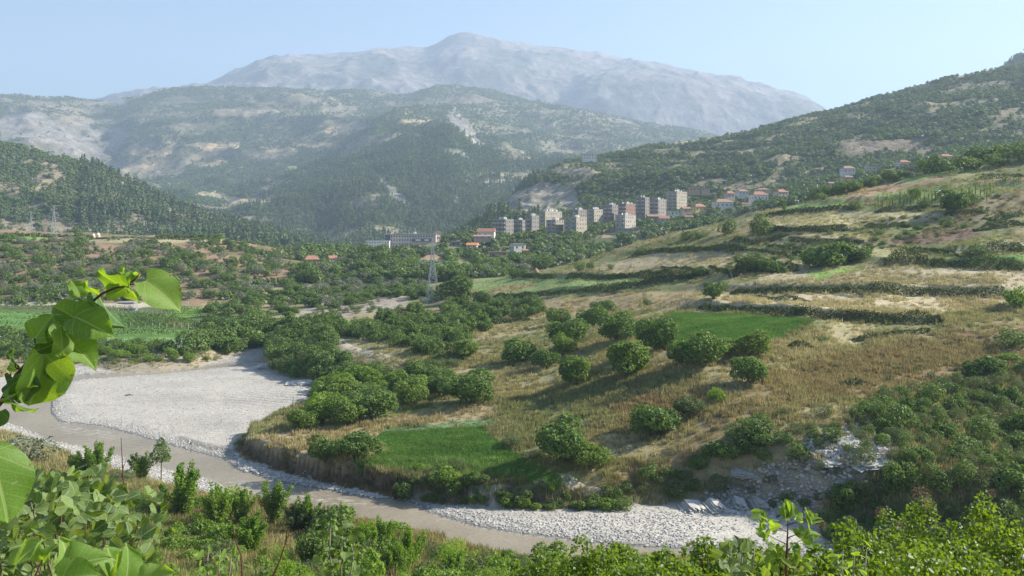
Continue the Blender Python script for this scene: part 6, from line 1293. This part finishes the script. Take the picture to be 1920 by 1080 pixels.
for p in ([(75,660),(90,652),(105,650)], [(68,655),(66,640),(65,632)], [(98,642),(92,636),(100,625)], [(142,600),(150,590),(160,585)], [(142,600),(132,598)], [(240,534),(255,522),(262,512)], [(240,534),(230,538)], [(40,695),(30,690),(28,680)], [(70,662),(92,665)], [(20,720),(20,700)], [(-10,765),(10,752),(20,748)]): stem(br, p, [.0016, .0012, .0009][:len(p)], 'petiole', 6)
BL = [((272,527),(340,568),68,1.43,1.40,1,0,0), ((262,518),(246,514),22,1.46,1.46,1,1,0), ((243,534),(257,572),34,1.44,1.44,-1,2,0), ((238,540),(176,512),60,1.45,1.42,1,3,0), ((232,512),(226,498),16,1.47,1.47,1,4,0), ((238,530),(246,508),26,1.46,1.46,-1,1,0),
 ((186,552),(152,532),34,1.47,1.47,1,2,0), ((150,556),(138,520),30,1.48,1.48,-1,4,0), ((140,594),(204,620),76,1.43,1.36,1,6,0), ((186,553),(212,624),50,1.47,1.46,-1,1,1), ((142,598),(98,566),48,1.46,1.44,-1,5,0), ((66,634),(98,588),66,1.43,1.43,1,3,0), ((100,640),(118,594),34,1.44,1.45,-1,0,0),
 ((112,610),(124,672),34,1.42,1.40,1,2,0), ((129,644),(184,679),48,1.46,1.45,1,5,0), ((72,656),(112,648),30,1.44,1.42,-1,0,1), ((80,664),(66,772),84,1.42,1.42,1,1,0), ((94,668),(104,745),54,1.45,1.45,-1,3,1), ((34,692),(15,656),34,1.46,1.46,1,2,1), ((26,710),(4,756),40,1.43,1.42,-1,4,1), ((16,748),(52,712),34,1.40,1.40,1,5,0), ((20,750),(58,782),24,1.40,1.39,-1,6,0), ((50,705),(34,760),50,1.41,1.41,1,2,1), ((0,770),(-6,808),30,1.42,1.42,1,0,1)]
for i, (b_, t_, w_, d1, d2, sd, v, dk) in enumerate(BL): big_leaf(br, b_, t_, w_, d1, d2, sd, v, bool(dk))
br2 = empty('judas_tree_twig', px3(-20, 830, 1.3), 0, 'large single hanging heart-shaped leaf with an insect hole at the lower left edge', 'branch')
hole = heart(.3, .12, .05, 31, 25, 30); hole.materials.append(LM); import bmesh
bm = bmesh.new(); bm.from_mesh(hole); kill = [f for f in bm.faces if (lambda c: ((c.x-.13)/.12)**2+((c.y-.2)/.07)**2 + .9*(vnoise(c.x*22, c.y*22, 3)-.5) < 1 or ((c.x+.2)/.035)**2+((c.y-.5)/.03)**2 < 1)(f.calc_center_median())]
bmesh.ops.delete(bm, geom=kill, context='FACES'); bm.to_mesh(hole); bm.free(); HV.append(hole)
q_ = big_leaf(br2, (-18,852), (26,982), 92, 1.22, 1.2, 1, 1); q_.data = hole; big_leaf(br2, (-30,850), (-2,960), 70, 1.3, 1.3, -1, 2); stem(br2, [(-60,820,1.22),(-20,835,1.22),(-2,846,1.22)], [.002,.0015,.001])
br3 = empty('judas_tree_twig', px3(150, 1090, 1.3), 0, 'cluster of large pale leaves at the bottom edge on the left', 'branch')
for b_, t_, w_, d1, sd, v in [((112,1074),(182,1026),58,1.25,1,4), ((116,1090),(182,1068),50,1.2,1,1), ((218,1090),(206,1020),34,1.3,-1,3), ((220,1085),(250,1028),30,1.28,1,5), ((232,1100),(256,1030),40,1.24,-1,0), ((266,1098),(322,1066),48,1.22,1,2), ((30,1062),(64,1006),44,1.5,1,6), ((60,1050),(74,1018),36,1.55,-1,2), ((84,1055),(92,1020),30,1.5,1,4), ((130,1090),(132,1008),40,1.35,-1,6)]: big_leaf(br3, b_, t_, w_, d1, None, sd, v)
stem(br3, [(150,1150,1.3),(140,1110,1.3),(112,1082,1.28)], [.003,.002,.001]); stem(br3, [(200,1150,1.3),(220,1110,1.3),(225,1085,1.28)], [.003,.002,.001]); stem(br3, [(60,1120,1.5),(66,1080,1.5),(80,1050,1.5)], [.003,.002,.001])
# the shrub at the lower left
js = empty('judas_tree_shrub', (lambda x, y: (x, y, SA.z(x, y)))(4.6*(140-CX)/F, 4.6), 0, 'low spreading shrub of dark green round leaves filling the lower left corner', 'shrub')
jl = Vector(js.location); r = np.random.default_rng(11); SHP = [(-80,900),(30,880),(60,872),(110,895),(180,880),(240,925),(290,930),(322,950),(322,990),(285,1025),(305,1075),(290,1140),(-80,1140)]
hubs = []
while len(hubs) < 26:
    x, y = r.random()*380-60, 860+r.random()*260
    if sdist(SHP, np.array([x]), np.array([y]))[0] > 14: hubs.append((x, y, 3.7+r.random()*1.9))
hub3 = [px3(*h) for h in hubs]; mb = MB()
for h in hub3:
    base = Vector((jl.x+r.normal()*.12, jl.y+r.normal()*.12, jl.z)); midp = base.lerp(h, .5)+Vector((r.normal()*.06, r.normal()*.06, .08)); mb = MB().tube([base-jl-Vector((0, 0, .05)), midp-jl, h-jl], [.011, .007, .003], 6); mb.build('stem', M['bark'] if r.random() < .5 else twig, js, True)
LEAFN = 0; Vs = []; stuffV = []
def rand_leaf(par, c, size, rr, meshes, loc, down=.35):
    n = Vector(rdir(1, rr)[0]); n = (n+Vector((.35, -.55, .75))).normalized(); t_ = Vector(rdir(1, rr)[0])-Vector((0, 0, down)); t_ = (t_-n*t_.dot(n)).normalized(); w3 = t_.cross(n)
    o = bpy.data.objects.new('leaf', meshes[int(rr.integers(len(meshes)))]); COL.objects.link(o); o.parent = par; Mx = Matrix((w3, t_, n)).transposed().to_4x4(); Mx.translation = c-loc; o.matrix_local = Mx @ Matrix.Scale(size, 4); return o
LMs = leafmat('judas_leaf_far', (.035, .075, .02), (.19, .27, .08), .35); HS_ = []
for i in range(5):
    me = heart(.2+.3*r.random(), .15+.3*r.random(), .05, 20+i, 5, 6); me.materials.append(LMs); HS_.append(me)
def stuff_leaves(par, cs, size, rr, meshes, loc, mat, name='foliage'):
    VV = []; FF = []; UU = []; TT = []; off = 0
    for c in cs:
        me = meshes[int(rr.integers(len(meshes)))]; v = np.empty(len(me.vertices)*3, np.float32); me.vertices.foreach_get('co', v); v = v.reshape(-1, 3); n = rdir(1, rr)[0]+np.array([.35, -.55, .75]); n /= np.linalg.norm(n); t_ = rdir(1, rr)[0]-[0, 0, .35]; t_ -= n*t_.dot(n); t_ /= np.linalg.norm(t_); w3 = np.cross(t_, n)
        VV.append((v@np.stack([w3, t_, n]))*size*(.6+.6*rr.random())+np.array(c-loc)); f = np.array([list(p.vertices) for p in me.polygons]); FF.append(f+off); off += len(v); UU.append(v[:, :2]); TT.append(np.full(len(v), rr.random()))
    o = link(name, mesh_np(name, np.concatenate(VV), np.concatenate(FF), {'tint': np.concatenate(TT)}, True, np.concatenate(UU)), mat, par); o['kind'] = 'stuff'; return o
cands = []
while len(cands) < 1050:
    h = hub3[int(r.integers(len(hub3)))]; c = h+Vector(r.normal(size=3)*np.array([.16, .25, .13])); x = CX+F*c.x/c.y; y = Y0+F*(H-c.z)/c.y
    if c.y > 3.1 and sdist(SHP, np.array([x]), np.array([y]))[0] > -4: cands.append(c)
cands.sort(key=lambda c: c.y)
for c in cands[:270]: rand_leaf(js, c, .046+.026*r.random(), r, HS_, jl)
stuff_leaves(js, cands[270:], .064, r, HS_, jl, LMs)
# ------------------------------------------------------------------ right foreground: bushes with small round bright leaves
sm1 = leaf_mat('smoke_bush_leaves', (.07, .13, .018), (.19, .27, .04), .48, .45, .35, (1.6, 1.55, .4)); r = np.random.default_rng(21)
def bush_near(px, ptop, d, wpx, label, n=2600, leaf=.05, m=sm1, hgt=None, tall=1.0):
    X = d*(px-CX)/F; zg = SA.z(X, d); zt_ = H-d*(ptop-Y0)/F; hh = zt_-zg; w_ = wpx*d/F; o = empty('smoke_bush', (X, d, zg), 0, label, 'shrub', 'bright leafy bushes at the bottom right')
    rr = np.random.default_rng(int(px)); L = []; b = []
    for k in range(9):
        a = rr.random()*6.283; q = rr.random()**.6*w_*.42; z = hh*(.62+.3*rr.random()); s_ = w_*(.16+.12*rr.random()); L.append((q*math.cos(a), q*math.sin(a)*.8, z-s_*.3, s_, s_, s_*1.1)); b.append(L[-1])
    L.append((0, 0, hh-w_*.2, w_*.17, w_*.17, w_*.24)); L.append((0, 0, hh*.45, w_*.42, w_*.36, hh*.34))
    c = crown(n, L, leaf, rr, inner=.3, shape='leaf', up=.3, rough=.7, aspect=.8); link('crown', crownmesh('crown', c, m), None, o)
    for q in b[:7]: MB().tube([(0, 0, -.1), (q[0]*.4, q[1]*.4, q[2]*.5), (q[0], q[1], q[2]+q[5]*.5)], [.03, .018, .005], 6).build('stem', M['bark'], o)
    return o
NBU = [(1010,1040,13,110,'leftmost of the bright bushes along the bottom edge, low and rounded'), (1090,1012,12,130,'bright bush with a ragged top just right of the leftmost one'), (1170,1028,12.5,120,'bright green bush at the bottom below the river bend'), (1250,1040,11,110,'low bright bush at the bottom between two taller ones'), (1320,1010,11.5,120,'bright bush with twiggy top in front of the white gravel'),
 (1400,1015,10,110,'bush of bright leaves left of the tall leafy sprig'), (1590,985,11,170,'wide bright bush right of the tall leafy sprig'), (1665,965,12,150,'dense bright bush near the yellow-green trees'), (1735,935,12.5,110,'tallest of the bright bushes, with pinkish seed heads'), (1845,930,13,120,'tall narrow bright bush near the right edge'), (1790,985,11,130,'bright bush between the two tall ones at the right'), (1900,985,12,130,'dull bush at the right edge corner'), (1530,1030,9,120,'low bright bush just right of the sprig base')]
for i, a in enumerate(NBU): bush_near(a[0], a[1], a[2], a[3], a[4], n=3000 if a[3] > 125 else 2400)
bush_near(1745, 1040, 9, 260, 'broad leafy bush filling the bottom edge at the right', 4500); bush_near(1200, 1060, 9, 260, 'broad leafy bush filling the bottom edge at the centre', 3500, .045); bush_near(1420, 1060, 8, 220, 'broad leafy bush filling the bottom edge below the sprig', 3500, .045)
# seed plumes
pk_m = leaf_mat('smoke_plumes', (.32, .2, .14), (.5, .36, .26), .3, .9, .05, (1.1, 1, .9))
for x, y, w_ in [(1727,925,34), (1652,960,22), (1540,985,24), (1300,1018,20), (1740,945,26), (1860,925,18), (1690,985,20)]:
    d_ = 11.5; c = crown(260, [(0, 0, 0, .5, .5, .45)], .12, np.random.default_rng(int(x)), inner=.6, aspect=.12); o = link('seed_plume', crownmesh('seed_plume', c, pk_m)); o.location = px3(x, y, d_); s = w_*d_/F; o.scale = (s, s, s); put(o, 'pinkish feathery seed head on the bright bushes at the bottom right', 'seed head', 'feathery seed heads')
# tall sprig with larger oval leaves
sp = empty('leafy_sprig', px3(1475, 1120, 6.2), 0, 'tall sprig with large oval bright leaves standing before the white gravel', 'plant'); sl = Vector(sp.location)
def oval(seed):
    r2 = np.random.default_rng(seed); V = []; U = []; nu, nv = 5, 7
    for j in range(nv):
        v = j/(nv-1); wv = .27*math.sin(math.pi*(v*.96+.02))**.7
        for i in range(nu):
            u = i/(nu-1)*2-1; V.append((u*wv, v, .35*abs(u)*wv-.25*v*v+.02*math.sin(v*8+seed))); U.append((u*wv*1.5, v))
    q = np.arange(nu*nv).reshape(nv, nu); me = mesh_np('leaf', V, np.stack([q[:-1, :-1], q[:-1, 1:], q[1:, 1:], q[1:, :-1]], -1).reshape(-1, 4), None, True, U); me.materials.append(LMo); return me
LMo = leafmat('sprig_leaf', (.11, .2, .03), (.19, .3, .06), .5); OV = [oval(i) for i in range(4)]; r = np.random.default_rng(31)
spts = [(1475,1130),(1474,1060),(1476,1020),(1477,990),(1478,975)]
MB().tube([px3(x, y, 6.2)-sl for x, y in spts], [.012, .009, .007, .004, .002], 6).build('stem', twig, sp, True)
for k in range(9):
    y = 985+k*12; a = -1 if k % 2 else 1; e = (1477+a*(18+r.random()*22), y-12-r.random()*10, 6.2+r.normal()*.1); MB().tube([px3(1475, y, 6.2)-sl, px3(*e)-sl], [.004, .002], 5).build('twig', twig, sp, True)
    for q in range(9):
        c = px3(e[0]+r.normal()*9, e[1]+r.normal()*8, e[2]+r.normal()*.05); rand_leaf(sp, c, .075+.03*r.random(), r, OV, sl, -.5)
for q in range(12): rand_leaf(sp, px3(1478+r.normal()*5, 972+r.normal()*8, 6.2), .085, r, OV, sl, -1.5)
# second and third plants with readable leaves
for px0, py0, d_, n_l, lb in [(1390,1050,5.6,34,'low plant with round green leaves at the bottom edge below the gravel'), (1600,1060,6.5,30,'low oval-leaved plant at the bottom right of the sprig'), (640,1030,7.5,60,'pale stemmed sapling with round leaves rising from the bottom edge'), (410,1060,7,40,'small glossy-leaved shoot at the bottom left of the clearing'), (30+340,1000,0,0,'')]:
    if not n_l: continue
    q = empty('leafy_shoot', px3(px0, 1130, d_), 0, lb, 'plant', 'leafy shoots at the bottom edge'); ql = Vector(q.location)
    for k in range(3):
        tx = px0+(k-1)*22; top = py0-60+k*14 if px0 == 640 else py0-30; MB().tube([px3(px0+(k-1)*8, 1140, d_)-ql, px3(tx, (1100+top)/2, d_)-ql, px3(tx+3, top, d_)-ql], [.008, .006, .002], 6).build('stem', M['palebark'], q, True)
        for j in range(n_l//3):
            f_ = r.random(); rand_leaf(q, px3(tx+r.normal()*12, 1090+(top-1090)*f_+r.normal()*5, d_+r.normal()*.1), .055+.03*r.random(), r, HS_ if 'round' in lb else OV, ql, 0)
# dry stalks
for pts, lb in [([(455,1090),(452,1040),(440,1010),(436,985)], 'long bare brown stalk leaning left in the clearing'), ([(512,1080),(525,1050),(535,1020),(540,992)], 'long bare brown stalk leaning right in the clearing'), ([(236,990),(233,930),(230,880),(227,820)], 'dark thin dead stalk rising above the shrub at the lower left')]:
    d_ = 6.0; root = px3(*pts[0], d_); b = MB().tube([px3(*p, d_)-root for p in pts], [.008, .006, .004, .002], 6); b.tube([px3(*pts[2], d_)-root, px3(pts[2][0]+8, pts[2][1]-22, d_)-root], [.003, .001], 5)
    o = b.build('dry_stalk', twig); o.location = root; put(o, lb, 'stalk', 'dry stalks in the foreground')

ADJ = {'shrub': 'dense dark green', 'figshrub': 'broad-leaved green', 'dull': 'fine-leaved grey-green', 'brightshrub': 'bright green', 'midtree': 'dark green', 'olive': 'silvery grey-green', 'dry': 'brown twiggy', 'lime': 'yellow-green', 'plumeshrub': 'upright leafy'}
# the largest three hundred shrubs and trees are single things; the smaller ones of the same kinds are masses
DEFER.sort(key=lambda e: -e[0])
rest = {}; NAMED = {}
SHORT = {'shrubs covering the headland': 'headland thicket', 'shrubs in the band above the track': 'thicket band above track', 'shrubs below the track': 'slope below the track', 'shrubs of the thicket behind the tan field': 'thicket behind tan field',
 'shrubs on the river bank under the path': 'bank under the path', 'shrubs at the foot of the stubble slope': 'clump below stubble slope', 'shrubs at the end of the field path': 'clump beside path end', 'bushes on the pale rock slope': 'pale rock slope', 'bushes crowding the right slope': 'crowded right slope scrub',
 'yellow-green trees by the gravel': 'group beside the gravel', 'low bushes in the rusty grass': 'rusty grass slope', 'scrub bushes between the upper terraces': 'upper terrace scrub', 'weed bushes in the long grass': 'long grass slope', 'trees along the crest': 'crest tree row', 'trees on the crest above the houses': 'crest above far houses',
 'trees of the grove beside the vineyards': 'grove beside the vineyards', 'trees along the lower vineyard': 'row below the vineyard', 'willow shrubs on the far shore': 'far river shore', 'trees around the concrete building': 'woods round concrete building', 'trees dotting the left hillside': 'dry left hillside', 'olive trees on the knoll': 'knoll grove',
 'shrubs above the grey scree': 'band above grey scree', 'shrubs on the grey scree': 'grey scree', 'trees between vineyards and scree': 'strip left of scree', 'trees on the slope below the town': 'woods below the town', 'undergrowth of the near bank': 'near bank undergrowth', 'bushes among the bottom saplings': 'bottom sapling patch', 'shrubs behind the bright foreground bushes': 'scrub behind foreground bushes'}
for nm, cap in (('shrub', 292), ('tree', 292), ('olive_tree', 292)):
    have = sum(1 for o in COL.objects if o.parent is None and o.name.split('.')[0] == nm)
    for e in [e for e in DEFER if e[1] == nm]:
        if have < cap:
            o = link(nm, e[2]); o.location = e[3]; o.rotation_euler = (0, 0, e[4]); o.scale = e[5]; put(o, '', e[7], e[8]); have += 1
            x, y = CX+F*e[3][0]/e[3][1], Y0+F*(H-e[3][2])/e[3][1]; NAMED.setdefault(e[8], []).append((x, y, e[5][2], e[6], nm, o))
        else: rest.setdefault(nm, []).append(e)
for nm, L in rest.items():
    ms = []; pk = []
    for e in L:
        if e[2] not in ms: ms.append(e[2])
        pk.append(ms.index(e[2]))
    scatter_stuff({'shrub': 'shrubland', 'tree': 'woodland', 'olive_tree': 'olive_grove'}[nm], np.array([e[3] for e in L]), np.array([e[5] for e in L]), pk, ms)

def spread(v):
    a = sorted(v); return a[0], a[len(a)//3], a[(2*len(a))//3], a[-1]
for gp, L in NAMED.items():
    xs = spread([e[0] for e in L]); ys = spread([e[1] for e in L]); ss = spread([e[2] for e in L]); cls = {}
    for x, y, s, kd, nm, o in L:
        part = (('upper' if y < (ys[1]+ys[2])/2 else 'lower')+' '+('left' if x < xs[1] else 'right' if x > xs[2] else 'middle')) if len(L) > 8 else ''
        size = ('small ' if s < ss[1] else 'large ' if s > ss[2] else '') if len(L) > 4 else ''
        cls.setdefault((part, size, kd, nm), []).append((x, o))
    for (part, size, kd, nm), E in cls.items():
        E.sort(key=lambda e: e[0]); word = nm.replace('_', ' ')
        a = size+ADJ[kd]+' '+word if not (kd == 'olive' and nm == 'olive_tree') else size+'silvery '+word
        for i, (x, o) in enumerate(E):
            pos = '' if len(E) == 1 else 'leftmost ' if i == 0 else 'rightmost ' if i == len(E)-1 else ordinal(i+1)+'-from-left '
            o['label'] = pos+a+' in the '+(part+' ' if part else '')+SHORT.get(gp, gp)
for gp in ('saplings in rows on the upper terrace', 'tiny trees of the highest terrace', 'trees in a row along the plateau', 'feathery seed heads'):
    L = sorted([o for o in COL.objects if o.get('group') == gp], key=lambda o: o.location.x/o.location.y)
    for i, o in enumerate(L): o['label'] = (('leftmost' if i == 0 else 'rightmost' if i == len(L)-1 else ordinal(i+1)+' from the left')+' of the '+gp)
